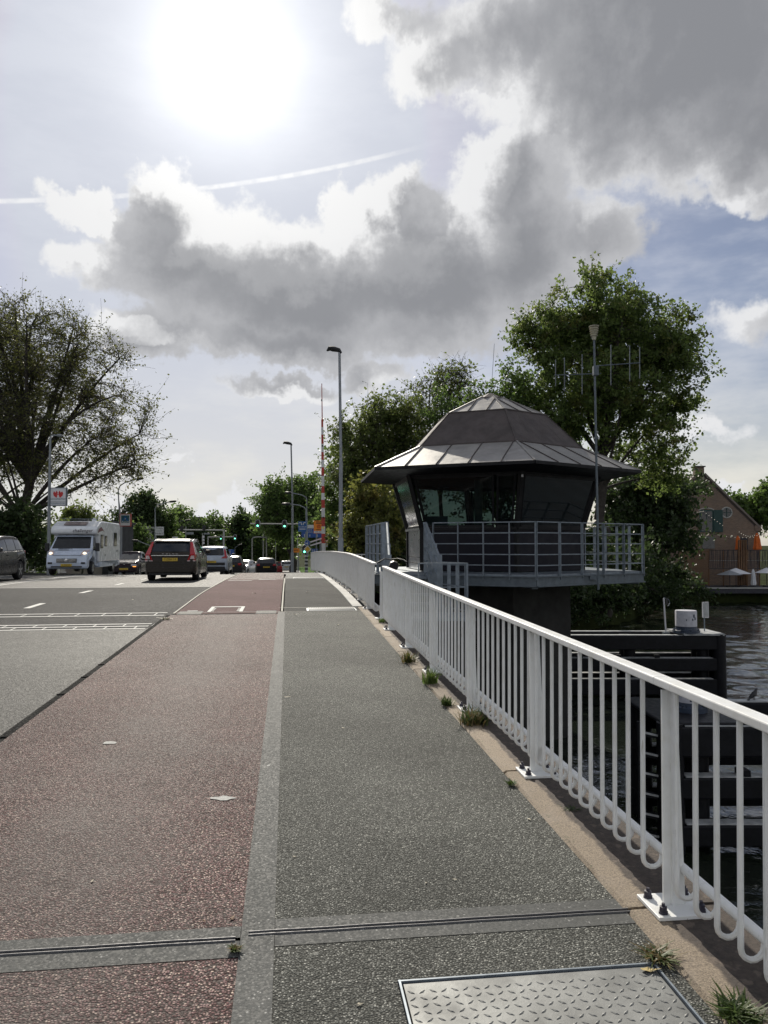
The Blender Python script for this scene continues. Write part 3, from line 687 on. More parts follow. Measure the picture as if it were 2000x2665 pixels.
# ------------------------------------------------------------------ railings
def railing(label, u0, u1, posts, mat, step, group, hw=None, u_end_post=False):
    """balusters hooked under the bottom rail, flared posts on bolted base plates"""
    hw = hw or (lambda u: W_F); H = .97
    slope = lambda u: (zp(u + .3) - zp(u - .3)) / .6
    rt = thing('railing', label, 'railing', B(hw((u0 + u1) / 2), (u0 + u1) / 2), group=group)
    def up(u):  # square to the ramp
        n = Vector((SP * slope(u), -CP * slope(u), 1)); return n.normalized()
    def Q(u, dw, hgt): return B(hw(u) + dw, u, .014) + up(u) * hgt
    mb = MB(); U = us(u0, u1, .9)
    for a, b in zip(U, U[1:]): mb.beam(Q(a, -.03, H), Q(b + .004, -.03, H), .075, .036)
    obj('top_rail', mb, mat, rt, world=True, bevel=.006)
    obj('bottom_rail', MB().tube([Q(u, .045, .165) for u in U], .021, 10), mat, rt, world=True, smooth=True)
    # one baluster mesh in the railing frame: x across, z up
    bl = MB(); rr = .0115
    prof = [(-.045, H - .02), (-.045, .5), (-.045, .165)] + [(.0 - .045 * math.cos(t), .135 - .045 * math.sin(t)) for t in [math.pi * i / 7 for i in range(8)]] + [(.045, .15)]
    bl.tube([(x, 0, z) for x, z in prof], rr, 7)
    first = None; n = int((u1 - u0) / step)
    for i in range(n + 1):
        u = u0 + .03 + (u1 - u0 - .06) * i / n
        if any(abs(u - p) < step * .30 for p in posts): continue
        if first is None: first = obj('baluster', bl, mat, rt, smooth=True); b = first
        else: b = inst(first, rt)
        b.location = B(hw(u), u, .014) - rt.location
        b.rotation_euler = (up(u).to_track_quat('Z', 'Y').to_euler() if False else Euler((math.atan(slope(u)), 0, PSI)))
    pm = MB()
    pm.add([(-.05, .006, .0), (.05, .006, .0), (.012, .006, H - .03), (-.055, .006, H - .03), (-.05, -.006, .0), (.05, -.006, .0), (.012, -.006, H - .03), (-.055, -.006, H - .03)],
           [(0, 1, 2, 3), (7, 6, 5, 4), (0, 4, 5, 1), (1, 5, 6, 2), (2, 6, 7, 3), (3, 7, 4, 0)])
    pm.add([(-.016, -.016, 0), (-.004, -.016, 0), (-.004, -.042, H - .03), (-.016, -.042, H - .03), (-.016, .016, 0), (-.004, .016, 0), (-.004, .042, H - .03), (-.016, .042, H - .03)],
           [(0, 1, 2, 3), (7, 6, 5, 4), (0, 4, 5, 1), (1, 5, 6, 2), (2, 6, 7, 3), (3, 7, 4, 0)])
    pl = MB().box((0, 0, .008), (.24, .21, .016))
    bo = MB(); bo.lathe((0, 0, 0), [(.021, 0), (.021, .008), (.017, .009), (.017, .028), (.008, .03), (.008, .042)], 6)
    fp = fpl = fb = None
    for p in posts:
        o = obj('post', pm, mat, rt) if fp is None else inst(fp, rt); fp = fp or o
        o.location = B(hw(p), p, .014) - rt.location; o.rotation_euler = Euler((math.atan(slope(p)), 0, PSI))
        q = obj('base_plate', pl, mat, o, bevel=.002) if fpl is None else inst(fpl, o); fpl = fpl or q
        for sx in (-.085, .085):
            for sy in (-.07, .07):
                b = obj('bolt', bo, M['bolt'], o) if fb is None else inst(fb, o); fb = fb or b
                b.location = (sx, sy, .016)
    return rt, Q
railing('near white railing beside the sidewalk with the canal below', -1.2, 13.05, [-.45, 1.38, 3.21, 5.04, 6.87, 8.70, 10.53, 12.36], M['white_metal'], .1525, 'white bridge railings')
bend = lambda u: W_F - .02 - max(0, u - 33) * .075
railing('far pale grey railing curving over the crest of the moving span', 14.25, 38.8, [15.6 + 1.9 * i for i in range(12)], M['grey_fence'], .125, 'white bridge railings', bend)
# end post of the span railing with a round hinge
e = thing('railing_end_post', 'slim white end post standing in the gap between the two railings', 'post', B(W_F, 13.85))
obj('pole', MB().beam(B(W_F + .02, 13.85, 0), B(W_F + .02, 13.85, .86), .06, .05), M['grey_fence'], e, world=True)
obj('base_plate', MB().box(B(W_F + .02, 13.85, .02), (.22, .2, .015), PSI), M['white_metal'], e, world=True)
obj('hinge_ring', MB().tube([B(W_F + .02, 14.02, .16) + Vector((.07 * math.cos(t) * SP * 0 + 0, -.07 * math.cos(t), .07 * math.sin(t))) for t in [i * math.pi / 6 for i in range(13)]], .015, 6), M['grey_fence'], e, world=True)
# railing on the far side of the road
lr = thing('railing', 'white railing on the far side of the road beside the motorhome', 'railing', B(-16.4, 42), group='white bridge railings')
for zz in (.95, .18): 
    mb = MB(); U = us(24, 60, 2)
    for a, b in zip(U, U[1:]): mb.beam(B(-16.4, a, zz), B(-16.4, b, zz), .05, .05)
    obj('top_rail' if zz > .5 else 'bottom_rail', mb, M['white_metal'], lr, world=True)
ft = fb = None
for i in range(120):
    u = 24 + i * .3
    if i % 6 == 0:
        o = obj('post', MB().box((0, 0, .48), (.06, .06, .96)), M['white_metal'], lr) if ft is None else inst(ft, lr); ft = ft or o
    else:
        o = obj('baluster', MB().box((0, 0, .56), (.02, .02, .76)), M['white_metal'], lr) if fb is None else inst(fb, lr); fb = fb or o
    o.location = B(-16.4, u, 0.04) - lr.location
# railing stub seen past the span, by the lamp
sr = thing('railing_stub', 'short pale panel railing at the foot of the tall lamp post', 'railing', at(905, 1500, 36))
for i in range(9):
    o = obj('baluster', MB().box((i * .17 - .7, 0, .55), (.05, .03, .9)), M['grey_fence'], sr)
obj('top_rail', MB().box((0, 0, 1.02), (1.7, .07, .05)), M['grey_fence'], sr)

# ------------------------------------------------------------------ land and water
# rippled sheet where the canal is seen, plain water beyond
wr = np.random.default_rng(5); gx = np.arange(1.0, 44, .2); gy = np.arange(-3.0, 75, .2); GX, GY = np.meshgrid(gx, gy); WZ = np.zeros_like(GX)
for i in range(30):
    lam = .55 * (4.2 ** wr.uniform()); k_ = 2 * np.pi / lam; th = R(70) + wr.normal() * .75
    WZ += .036 / k_ * np.sin(k_ * (GX * math.cos(th) + GY * math.sin(th)) + wr.uniform(0, 6.28))
WZ *= .75 + .35 * np.sin(GX * .31 + 1.3 * np.sin(GY * .17)) * np.sin(GY * .23 + .9)
nx_, ny_ = len(gx), len(gy); ii = (np.arange(ny_ - 1)[:, None] * nx_ + np.arange(nx_ - 1)).ravel()
water = raw('canal_water', np.stack([GX, GY, WZ], -1).reshape(-1, 3), np.stack([ii, ii + 1, ii + nx_ + 1, ii + nx_], -1), M['water'], smooth=True); tag(water, 'dark rippled canal water', kind='structure')
o = obj('outer_water', MB().add([(-400, -300, -.2), (400, -300, -.2), (400, 400, -.2), (-400, 400, -.2)], [(0, 1, 2, 3)]), M['water'], water)
shore = [xy(-17, 33), xy(1.9, 33), (4.5, 36), (10, 42), (16, 50), (21, 60), (27, 65.5), (80, 70), (400, 74)]
GZ = .85
land = MB(); far = [(2500, 74), (2500, 3500), (-2500, 3500), (-2500, 40), (-60, 36)]
land.prism(shore + far, -1.0, GZ)
o = obj('ground', land, M['ground']); tag(o, 'low grassy ground beyond the canal reaching the horizon', kind='structure')
def slope_side(name, w0, w1, u0, u1, label):
    rows = []
    for u in us(u0, u1, 3):
        n = 6; rows.append([Vector((*xy(w0 + (w1 - w0) * j / n, u), max(GZ + .02, zp(u) - .05) * (1 - j / n) + (GZ + .02) * (j / n))) for j in range(n + 1)])
    o = obj(name, MB().grid(rows), M['verge'], world=True, loc=(rows[0][0])); tag(o, label, kind='structure')
slope_side('verge', 1.9, 9, 40, 140, 'green grass slope on the right of the far road')
slope_side('embankment', -15.0, -26, 33, 140, 'grass slope on the left of the far road')

# ------------------------------------------------------------------ bridge keeper's house: a hexagon on a steel platform
HC = Vector((2.90, 20.8, 0)); HA = R(-83.4)
def hx(k, r, z): return Vector((HC.x + r * math.cos(HA + k * math.pi / 3), HC.y + r * math.sin(HA + k * math.pi / 3), z))
# k: 0 front corner, 5 left corner, 4 far left, 1 right corner
hs = thing('bridge_house', 'dark six-sided bridge keeper house with tented grey roof and slanted windows', 'building', (HC.x, HC.y, EYE - .66))
ZD, ZS, ZE = EYE - .66, EYE + .39, EYE + 1.87
TI = [(3.88, ZE), (2.46, EYE + 2.49), (1.5, EYE + 3.43), (.30, EYE + 4.0)]
roof = obj('roof', MB().add([hx(k, r - .03, z - .035) for r, z in TI for k in range(6)],
    [(t * 6 + k, t * 6 + (k + 1) % 6, t * 6 + 6 + (k + 1) % 6, t * 6 + 6 + k) for t in range(3) for k in range(6)]), M['house_dark'], hs, world=True)
for t, (n, m) in enumerate(((5, 'roof_light'), (4, 'roof_dark'), (3, 'roof_light'))):
    (r0, z0), (r1, z1) = TI[t], TI[t + 1]
    for k in range(6):
        a, b, c, d = hx(k, r0, z0), hx(k + 1, r0, z0), hx(k + 1, r1, z1), hx(k, r1, z1)
        mid0, mid1 = (a + b) / 2, (c + d) / 2; L0, L1 = (b - a).length, (c - d).length
        e = (b - a).normalized()
        # seams run straight up the fall of the roof; the outer panels are cut along the hip
        cuts = [(i / n - .5) * L0 for i in range(n + 1)]
        for i in range(n):
            x0, x1 = cuts[i] + .006, cuts[i + 1] - .006
            def pt(x, s, lift=.004):
                lim = (L0 * (1 - s) + L1 * s) / 2
                return mid0.lerp(mid1, s) + e * max(-lim, min(lim, x)) + Vector((0, 0, lift))
            def smax(x): return 1.0 if abs(x) <= L1 / 2 else max(0, (L0 / 2 - abs(x)) / (L0 / 2 - L1 / 2))
            s0, s1 = smax(x0), smax(x1)
            if t == 1:      # bitumen sheets follow the taper
                f0, f1 = i / n, (i + 1) / n
                q = [a.lerp(b, f0), a.lerp(b, f1), d.lerp(c, f1), d.lerp(c, f0)]; q = [p + Vector((0, 0, .004 + .002 * (i % 2))) for p in q]
                obj('roof_sheet', MB().slab(q, .02), M[m], roof, world=True); continue
            poly = [pt(x0, 0), pt(x1, 0)]
            if s1 > .02: poly.append(pt(x1, s1))
            if s0 < 1 and s1 < 1 and False: pass
            if (x0 < 0) != (x1 < 0) or s0 != s1:
                for xs in (L1 / 2, -L1 / 2):
                    if x0 < xs < x1: poly.append(pt(xs, 1.0))
            if s0 > .02: poly.append(pt(x0, s0))
            nrm = (poly[1] - poly[0]).cross(poly[2] - poly[0]).normalized() * .018
            N = len(poly); mb = MB().add(poly + [p - nrm for p in poly], [tuple(range(N)), tuple(reversed(range(N, 2 * N)))] + [(j, N + j, N + (j + 1) % N, (j + 1) % N) for j in range(N)])
            obj('roof_panel', mb, M[m], roof, world=True)
            if i and smax(cuts[i]) > .05:
                obj('seam', MB().beam(pt(cuts[i], 0, .012), pt(cuts[i], smax(cuts[i]), .012), .014, .03), M['roof_dark'], roof, world=True)
    for k in range(6):
        obj('hip', MB().beam(hx(k, r0, z0 + .008), hx(k, r1, z1 + .008), .045, .03), M[m], roof, world=True)
        if t < 2: obj('ridge_fold', MB().beam(hx(k, r1 + .012, z1 + .006), hx(k + 1, r1 + .012, z1 + .006), .03, .03), M['roof_dark'], roof, world=True)
obj('roof_cap', MB().lathe((HC.x, HC.y, 0), [(.42, EYE + 3.93), (.40, EYE + 3.97), (.08, EYE + 4.12), (.0, EYE + 4.13)], 6), M['roof_dark'], roof, world=True)
obj('whip_aerial', MB().tube([(HC.x + .02, HC.y, EYE + 4.1), (HC.x + .12, HC.y, EYE + 5.5)], .006, 5), M['galv_dark'], roof, world=True)
ev = MB()
for k in range(6): ev.beam(hx(k, 3.87, ZE - .03), hx(k + 1, 3.87, ZE - .03), .05, .075)
obj('eave_edge', ev, M['house_dark'], hs, world=True)
obj('soffit', MB().add([hx(k, 3.85, ZE - .06) for k in range(6)] + [hx(k, 2.86, ZE - .14) for k in range(6)], [(k, (k + 1) % 6, 6 + (k + 1) % 6, 6 + k) for k in range(6)] + [tuple(range(6, 12))]), M['house_dark'], hs, world=True)
obj('house_floor', MB().prism([tuple(hx(k, 2.4, 0)[:2]) for k in range(6)], ZD + .01, ZD + .05), M['house_dark'], hs, world=True)
RW, RT, ZT = 2.42, 2.85, ZE - .12
for k in range(6):
    a, b = hx(k, RW, ZD + .02), hx(k + 1, RW, ZD + .02); a1, b1 = hx(k, RW, ZS), hx(k + 1, RW, ZS)
    metal = k == 4
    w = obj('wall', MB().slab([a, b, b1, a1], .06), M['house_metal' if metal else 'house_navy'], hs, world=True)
    if metal:
        for zz in (.16, .32): obj('panel_joint', MB().beam(a.lerp(b, .02) + Vector((-.012, 0, zz)), a.lerp(b, .98) + Vector((-.012, 0, zz)), .01, .015), M['house_dark'], w, world=True)
    obj('sill', MB().beam(hx(k, RW + .03, ZS + .01), hx(k + 1, RW + .03, ZS + .01), .10, .06), M['house_metal' if metal else 'house_dark'], hs, world=True)
    t0, t1 = hx(k, RT, ZT), hx(k + 1, RT, ZT)
    out = ((a + b) / 2 - Vector((HC.x, HC.y, ZD))).normalized()
    def wp(f, s): return a1.lerp(b1, f).lerp(t0.lerp(t1, f), s)
    cols = [(.05, .76), (.80, .95)] if k in (5,) else [(.04, .96)]
    for f0, f1 in cols:
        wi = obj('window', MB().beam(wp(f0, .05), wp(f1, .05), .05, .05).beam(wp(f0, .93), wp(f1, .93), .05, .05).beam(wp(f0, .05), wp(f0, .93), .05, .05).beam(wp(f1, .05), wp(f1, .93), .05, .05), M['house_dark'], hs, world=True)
        obj('pane', MB().add([wp(f0, .05), wp(f1, .05), wp(f1, .93), wp(f0, .93)], [(0, 1, 2, 3)]), M['mirror_glass' if metal else 'glass'], wi, world=True)
    obj('window_head', MB().slab([wp(0, .93), wp(1, .93), wp(1, 1.0), wp(0, 1.0)], .05), M['house_dark'], hs, world=True)
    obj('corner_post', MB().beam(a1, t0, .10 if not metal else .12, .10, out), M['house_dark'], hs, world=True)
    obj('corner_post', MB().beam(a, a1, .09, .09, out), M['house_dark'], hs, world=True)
obj('sensor_box', MB().box(hx(0, 2.78, EYE + 1.62) + Vector((.02, -.08, 0)), (.05, .05, .06)), M['sign_white'], hs, world=True)
# inside
def inside(nm, lab, cat, c, d, m, rz=0, ex=None):
    t = thing(nm, lab, cat, (c[0], c[1], ZD + .06), rz)
    obj('panel', MB().box((0, 0, c[2] - ZD - .06), d), M[m], t); 
    if ex: ex(t, c[2] - ZD - .06)
    return t
M['screen'] = material('pale blue board', (.22, .34, .40), .4, var=.1, scale=3)
M['curtain'] = material('pale green curtain', (.16, .24, .20), .8, var=.2, scale=8)
def stand(t, z): obj('stand', MB().box((0, .03, z / 2), (.05, .04, z)), M['black'], t); obj('foot', MB().box((0, .03, .02), (.3, .25, .03)), M['black'], t)
inside('display_board', 'pale blue display board behind the front left window of the bridge house', 'display', (1.35, 19.9, EYE + .57), (.62, .04, .34), 'screen', R(-20), stand)
def desk_legs(t, z):
    for sx in (-.9, .9): obj('leg', MB().box((sx, 0, z / 2), (.05, .5, z)), M['black'], t)
inside('control_desk', 'dark control desk inside the bridge house', 'desk', (2.9, 19.6, ZD + .95), (2.2, .6, .06), 'house_dark', R(8), desk_legs)
c = thing('curtain', 'pale green curtain hanging inside the bridge house', 'curtain', (2.35, 19.9, ZD + .06))
mb = MB(); mb.grid([[(math.sin(i * 1.4) * .03 + i * .03, math.cos(i * 1.9) * .03, z) for i in range(8)] for z in (.9, 1.6, 2.3)]); obj('cloth', mb, M['curtain'], c, smooth=True)
obj('curtain_rod', MB().box((.1, 0, 2.33), (.5, .03, .03)), M['galv_dark'], c)
c = thing('office_chair', 'dark office chair inside the bridge house', 'chair', (3.4, 20.5, ZD + .06))
obj('seat', MB().box((0, 0, .48), (.5, .48, .09)), M['plastic'], c, bevel=.03); obj('backrest', MB().box((0, .22, .95), (.48, .08, .7)), M['plastic'], c, bevel=.03); obj('column', MB().tube([(0, 0, .05), (0, 0, .45)], .03), M['galv_dark'], c)
fb = MB(); [fb.beam((0, 0, .06), (.28 * math.cos(t * 1.257), .28 * math.sin(t * 1.257), .04), .04, .04) for t in range(5)]; obj('foot', fb, M['plastic'], c)

# platform
pf = thing('house_platform', 'grey steel platform with railings round the bridge keeper house', 'platform', (HC.x, HC.y, 0))
RP = 3.9
obj('platform_floor', MB().prism([tuple(hx(k, RP - .04, 0)[:2]) for k in range(6)], ZD - .06, ZD), M['galv'], pf, world=True)
for k in range(6):
    e = MB(); a, b = hx(k, RP, ZD - .15), hx(k + 1, RP, ZD - .15)
    e.beam(a, b, .03, .22); e.beam(a + Vector((0, 0, -.11)), b + Vector((0, 0, -.11)), .14, .02); e.beam(a + Vector((0, 0, .10)), b + Vector((0, 0, .10)), .12, .02)
    obj('edge_beam', e, M['galv_dark'], pf, world=True)
for k in range(3): obj('floor_beam', MB().beam(hx(k, RP - .1, ZD - .2), hx(k + 3, RP - .1, ZD - .2), .14, .24), M['galv_dark'], pf, world=True)
obj('pier', MB().prism([tuple(hx(k, 2.1, 0)[:2]) for k in range(6)], -1.0, ZD - .32), M['concrete'], pf, world=True)
def bars(root, p, q, n, z0, hgt, m='galv', rails=5, name='railing_bar', bottom=True):
    """flat-bar posts with horizontal rails between p and q (xy points)"""
    p, q = Vector(p), Vector(q); d = (q - p)
    for i in range(n + 1):
        c = p + d * (i / n); c2 = Vector((c.x, c.y, 0))
        obj('railing_post', MB().beam(Vector((c.x, c.y, z0(i / n) - .12)), Vector((c.x, c.y, z0(i / n) + hgt)),   .075, .014, Vector((d.x, d.y, 0)).normalized()), M[m], root, world=True)
    for r in range(rails):
        zz = hgt * (1 - r * (.205 if rails == 5 else .45)) - .01
        obj(name, MB().beam(Vector((p.x, p.y, z0(0) + zz)), Vector((q.x, q.y, z0(1) + zz)), .03 if r else .045, .022), M[m], root, world=True)
flat = lambda t: ZD
Lc, Fc, Rc, Bc = hx(5, RP, 0).xy, hx(0, RP, 0).xy, hx(1, RP, 0).xy, hx(2, RP, 0).xy
bars(pf, Lc.lerp(Fc, .385), Fc, 4, flat, 1.18); bars(pf, Fc, Rc, 5, flat, 1.18); bars(pf, Rc, Bc, 5, flat, 1.18); bars(pf, Bc, hx(3, RP, 0).xy, 4, flat, 1.18)
bars(pf, Vector((.06, 17.3)), Vector((-.47, 20.8)), 5, flat, 1.18)
# gangway floor to the left door
obj('gangway_floor', MB().slab([(.0, 17.3, ZD - .002), (.95, 17.3, ZD - .002), (.95, 19.0, ZD - .002), (-.4, 20.9, ZD - .002)], .05), M['galv'], pf, world=True)
st = thing('steel_stairs', 'short grey steel stairs with raked side panels up to the house platform', 'stairs', (.5, 15.6, zp(15.6)))
zl = zp(15.0) - .02
for i in range(4):
    obj('step', MB().box((.5, 15.75 + i * .38, zl + .14 + i * .16), (.86, .34, .04)), M['galv'], st, world=True)
for X, X2 in ((.06, .10), (.94, 1.12)):
    obj('stringer', MB().beam((X2, 15.45, zl + .02), (X, 17.3, ZD - .05), .05, .22), M['galv'], st, world=True)
    for f in (0, .26, .52, .78, 1.0): obj('rake_rail', MB().beam((X2, 15.5, zl + .1 + 1.0 * f), (X, 17.3, ZD + .0 + 1.16 * f), .035, .03), M['galv'], st, world=True)
    for yy, t in ((15.5, 0), (16.1, .333), (16.7, .667), (17.3, 1)):
        xx = X2 + (X - X2) * t; zb = zl + (ZD - zl) * t
        obj('rake_post', MB().beam((xx, yy, zb - .1), (xx, yy, zb + 1.14), .10, .016, (0, 1, 0)), M['galv'], st, world=True)
obj('raked_panel', MB().slab([(1.16, 15.35, zl - .15), (1.26, 15.35, zl - .15), (.97, 17.35, ZD + 1.17), (.88, 17.35, ZD + 1.17)], .02), M['galv'], st, world=True)
obj('raked_panel', MB().slab([(.02, 16.4, zl - .15), (.20, 16.4, zl - .15), (.10, 17.35, ZD + 1.17), (-.06, 17.35, ZD + 1.17)], .02), M['galv'], st, world=True)
obj('landing', MB().box((.75, 14.9, zl - .04), (1.9, 1.3, .05)), M['galv'], st, world=True)
obj('landing_support', MB().box((.75, 14.9, zl * .5 - .3), (.5, .5, zl - .3)), M['concrete'], st, world=True)
lv = lambda t: zl
bars(st, Vector((.65, 14.5)), Vector((1.56, 14.6)), 1, lv, 1.0, rails=2); bars(st, Vector((1.56, 14.6)), Vector((1.16, 15.7)), 3, lv, 1.0, rails=3)

# antenna mast
ms = thing('antenna_mast', 'thin grey mast with two yagi antennas and a weather sensor beside the house', 'antenna', (4.96, 17.95, EYE - 1.05))
def MP(px, py, D=17.95): return at(px, py, D)
obj('mast', MB().tube([MP(1558, 1535), MP(1556, 1360), MP(1547, 878)], [.03, .03, .024], 8), M['galv_dark'], ms, world=True, smooth=True)
top = MP(1547, 878); pr = []
for i in range(5): pr += [(.055 + .012 * i, .03 + i * .055), (.085 + .008 * i, .036 + i * .055), (.085 + .008 * i, .052 + i * .055), (.05, .056 + i * .055)]
obj('weather_sensor', MB().lathe(top, [(.04, -.06), (.05, 0)] + pr + [(.02, .30)], 14), material('aged cream plastic', (.50, .47, .36), .6, var=.1, scale=8), ms, world=True)
for (x0, y0, x1, y1, els, sg) in ((1565, 972, 1446, 976, ((1447, 936, 1005), (1470, 930, 1018), (1516, 922, 1026)), .6), (1553, 952, 1667, 944, ((1591, 897, 1002), (1640, 899, 992), (1666, 903, 985)), 0)):
    D2 = 17.95 + sg
    a_, b_ = MP(x0, y0), MP(x1, y1, D2)
    bo = obj('boom', MB().tube([a_, b_], .014, 6), M['galv_dark'], ms, world=True)
    for (ex, ey0, ey1) in els:
        obj('element', MB().tube([MP(ex, ey0, D2), MP(ex, ey1, D2)], .0115, 6), M['galv_dark'], bo, world=True)
obj('clamp', MB().box(MP(1551, 965), (.12, .12, .22)), M['galv_dark'], ms, world=True)
for py in (1140, 1178): obj('band', MB().box(MP(1553, py), (.09, .09, .04)), M['galv_dark'], ms, world=True)
obj('mast_bracket', MB().box((4.9, 18.1, ZD - .1), (.2, .3, .1)), M['galv_dark'], ms, world=True)

# ------------------------------------------------------------------ fender works in the canal
def fender(label, x0, x1, yf, yr, ztop, rows, end, grp):
    g = thing('fender_work', label, 'fender', ((x0 + x1) / 2, (yf + yr) / 2, 0), group=grp)
    for yy, nm in ((yf, 'beam'), (yr, 'beam')):
        for z0, z1 in rows:
            b = obj(nm, MB().box(((x0 + x1) / 2, yy, (z0 + z1) / 2), (x1 - x0, .30, z1 - z0)), M['timber'], g, world=True, bevel=.03)
            obj('glare_strip', MB().box(((x0 + x1) / 2, yy - .02, z1 + .012), (x1 - x0 - .5, .22, .02)), M['plank'], b, world=True)  # strip added on the black beam, its pale colour stands in for sun glare
    for i in range(4):
        xx = x0 + .6 + (x1 - x0 - 1.0) * i / 3
        for yy in ((yf + .32), (yr - .32)):
            obj('pile', MB().tube([(xx, yy, -1.5), (xx, yy, ztop - .05)], .19, 12), M['timber'], g, world=True, smooth=True)
        for z0, z1 in rows[:2]: obj('cross_beam', MB().box((xx, (yf + yr) / 2, (z0 + z1) / 2 - .05), (.22, yr - yf, .18)), M['timber'], g, world=True)
    for (ex, ey) in end: obj('end_pile', MB().tube([(ex, ey, -1.5), (ex, ey, ztop + .04)], .21, 14), M['timber'], g, world=True, smooth=True)
    for i in range(5):
        xx = x0 + 1.2 + i * (x1 - x0 - 2) / 5
        obj('bracket', MB().box((xx, yf - .02, rows[1][1] + .06), (.16, .22, .1)), M['timber'], g, world=True)
    return g
ROWS = [(1.55, 2.0), (.88, 1.28), (.12, .62)]
f1 = fender('far black fender work with a white drum on its end', 2.6, 10.75, 24.8, 25.9, 2.0, ROWS, [(10.75, 24.8), (10.85, 25.35), (10.75, 25.9)], 'fender works in the canal')
obj('end_cap', MB().box((10.2, 25.35, 2.04), (1.3, 1.5, .06)), M['plank'], f1, world=True)
def drum(label, c, r, z0, z1):
    d = thing('mooring_drum', label, 'drum', (c[0], c[1], z0), group='mooring drums')
    zm = z0 + (z1 - z0) * .30
    obj('drum_foot', MB().lathe((0, 0, 0), [(r * 1.28, 0), (r * 1.28, .08), (r * 1.05, .10), (r * 1.02, .16)], 24), M['navy'], d, smooth=True)
    obj('blue_band', MB().lathe((0, 0, 0), [(r, .12), (r, zm - z0)], 28), M['navy'], d, smooth=True)
    dr = obj('drum_body', MB().lathe((0, 0, 0), [(r * .998, zm - z0 + .002), (r * .998, z1 - z0 - .03), (r * .97, z1 - z0), (0.0, z1 - z0 + .015)], 28), M['drum_white'], d, smooth=True)
    for a, z, s in ((-1.15, .78, .06), (-1.3, .62, .04), (-1.0, .66, .05), (-1.9, .6, .03)):
        obj('peeled_patch', MB().box((r * 1.002 * math.cos(a), r * 1.002 * math.sin(a), z * (z1 - z0)), (s, .006, s * 1.7), a + math.pi / 2), M['navy'], dr)
    for k in range(8): obj('flange_bolt', MB().box((r * 1.18 * math.cos(k * .785), r * 1.18 * math.sin(k * .785), .10), (.05, .05, .05)), M['navy'], d)
drum('white and navy drum standing on the far fender work', (9.78, 25.0), .335, 2.06, 2.78)
n_ = thing('navigation_lamp_post', 'slim pale post with a small lamp guard left of the drum', 'post', (9.2, 25.2, 2.0))
obj('pole', MB().tube([(0, 0, 0), (-.06, 0, 1.15)], .028, 8), M['sign_white'], n_); obj('foot', MB().box((0, 0, .03), (.2, .2, .06)), M['galv_dark'], n_)
lg = obj('lamp_guard', MB().box((.04, 0, 1.05), (.06, .05, .22)), M['black'], n_); obj('guard_hoop', MB().tube([(-.06, 0, 1.18), (.10, 0, 1.12), (.14, 0, 1.0), (.08, 0, .9)], .012, 6), M['galv'], lg)
n_ = thing('navigation_board', 'small framed board on a thin post right of the drum', 'sign', (10.5, 25.3, 2.05))
obj('pole', MB().tube([(0, 0, 0), (0, 0, .98)], .02, 8), M['galv'], n_)
bd = obj('board', MB().box((.06, .03, .72), (.26, .02, .48), R(35)), M['plank'], n_); obj('board_frame', MB().beam((-.06, -.03, .48), (-.06, -.03, .96), .03, .03).beam((.18, .12, .46), (.18, .12, .96), .03, .03).beam((-.06, -.03, .96), (.18, .12, .96), .03, .03).beam((-.06, -.03, .48), (.18, .12, .46), .03, .03), M['sign_white'], bd)
f2 = fender('near black fender work below the white railing with layered ends', 4.55, 16, 12.5, 14.4, 2.0, [(1.52, 2.0), (.86, 1.2), (.12, .46)], [(4.6, 12.5), (4.75, 14.4)], 'fender works in the canal')
obj('end_cap', MB().box((5.3, 13.4, 2.03), (1.7, 2.0, .06)), M['timber'], f2, world=True, bevel=.05)
for i in range(6):
    z = .25 + i * .32
    obj('rung', MB().beam((4.18, 12.6, z), (4.62, 12.6, z - .09), .22, .05), M['timber'], f2, world=True)
    obj('rung_edge', MB().beam((4.18, 12.48, z + .035), (4.60, 12.48, z - .055), .02, .03), M['plank'], f2, world=True)
obj('rung_rail', MB().beam((4.15, 12.55, -.3), (4.15, 12.55, 2.05), .05, .12), M['timber'], f2, world=True)
drum('drum with a pale lid just behind the near railing', (5.25, 13.3), .22, 2.06, 2.42)
# bird on the beam
bp = at(1963, 1824, 14.4); bd = thing('bird', 'small dark bird perched on the near fender beam', 'bird', (bp.x, 14.4, 2.025))
def bird_body():
    sk = [((-.085, 0, .035), .012), ((-.05, 0, .06), .03), ((-.005, 0, .095), .045), ((.035, 0, .135), .04), ((.052, 0, .165), .024), ((.062, 0, .188), .023), ((.08, 0, .196), .016), ((.108, 0, .190), .003)]
    return MB().tube([p for p, r in sk], [r for p, r in sk], 12)
obj('body', bird_body(), M['black'], bd, smooth=True)
for sy in (-.014, .014): obj('leg', MB().tube([(.0, sy, .07), (.008, sy, 0), (.03, sy, .003)], .004, 5), M['black'], bd)
obj('tail', MB().slab([(-.07, -.02, .05), (-.07, .02, .05), (-.15, .025, .0), (-.15, -.025, .0)], .008), M['black'], bd)
for sy in (-1, 1): obj('wing', MB().slab([(.03, .042 * sy, .13), (.02, .048 * sy, .09), (-.10, .03 * sy, .03), (-.04, .04 * sy, .10)], .006), M['black'], bd)
bd.rotation_euler = (0, 0, R(20))

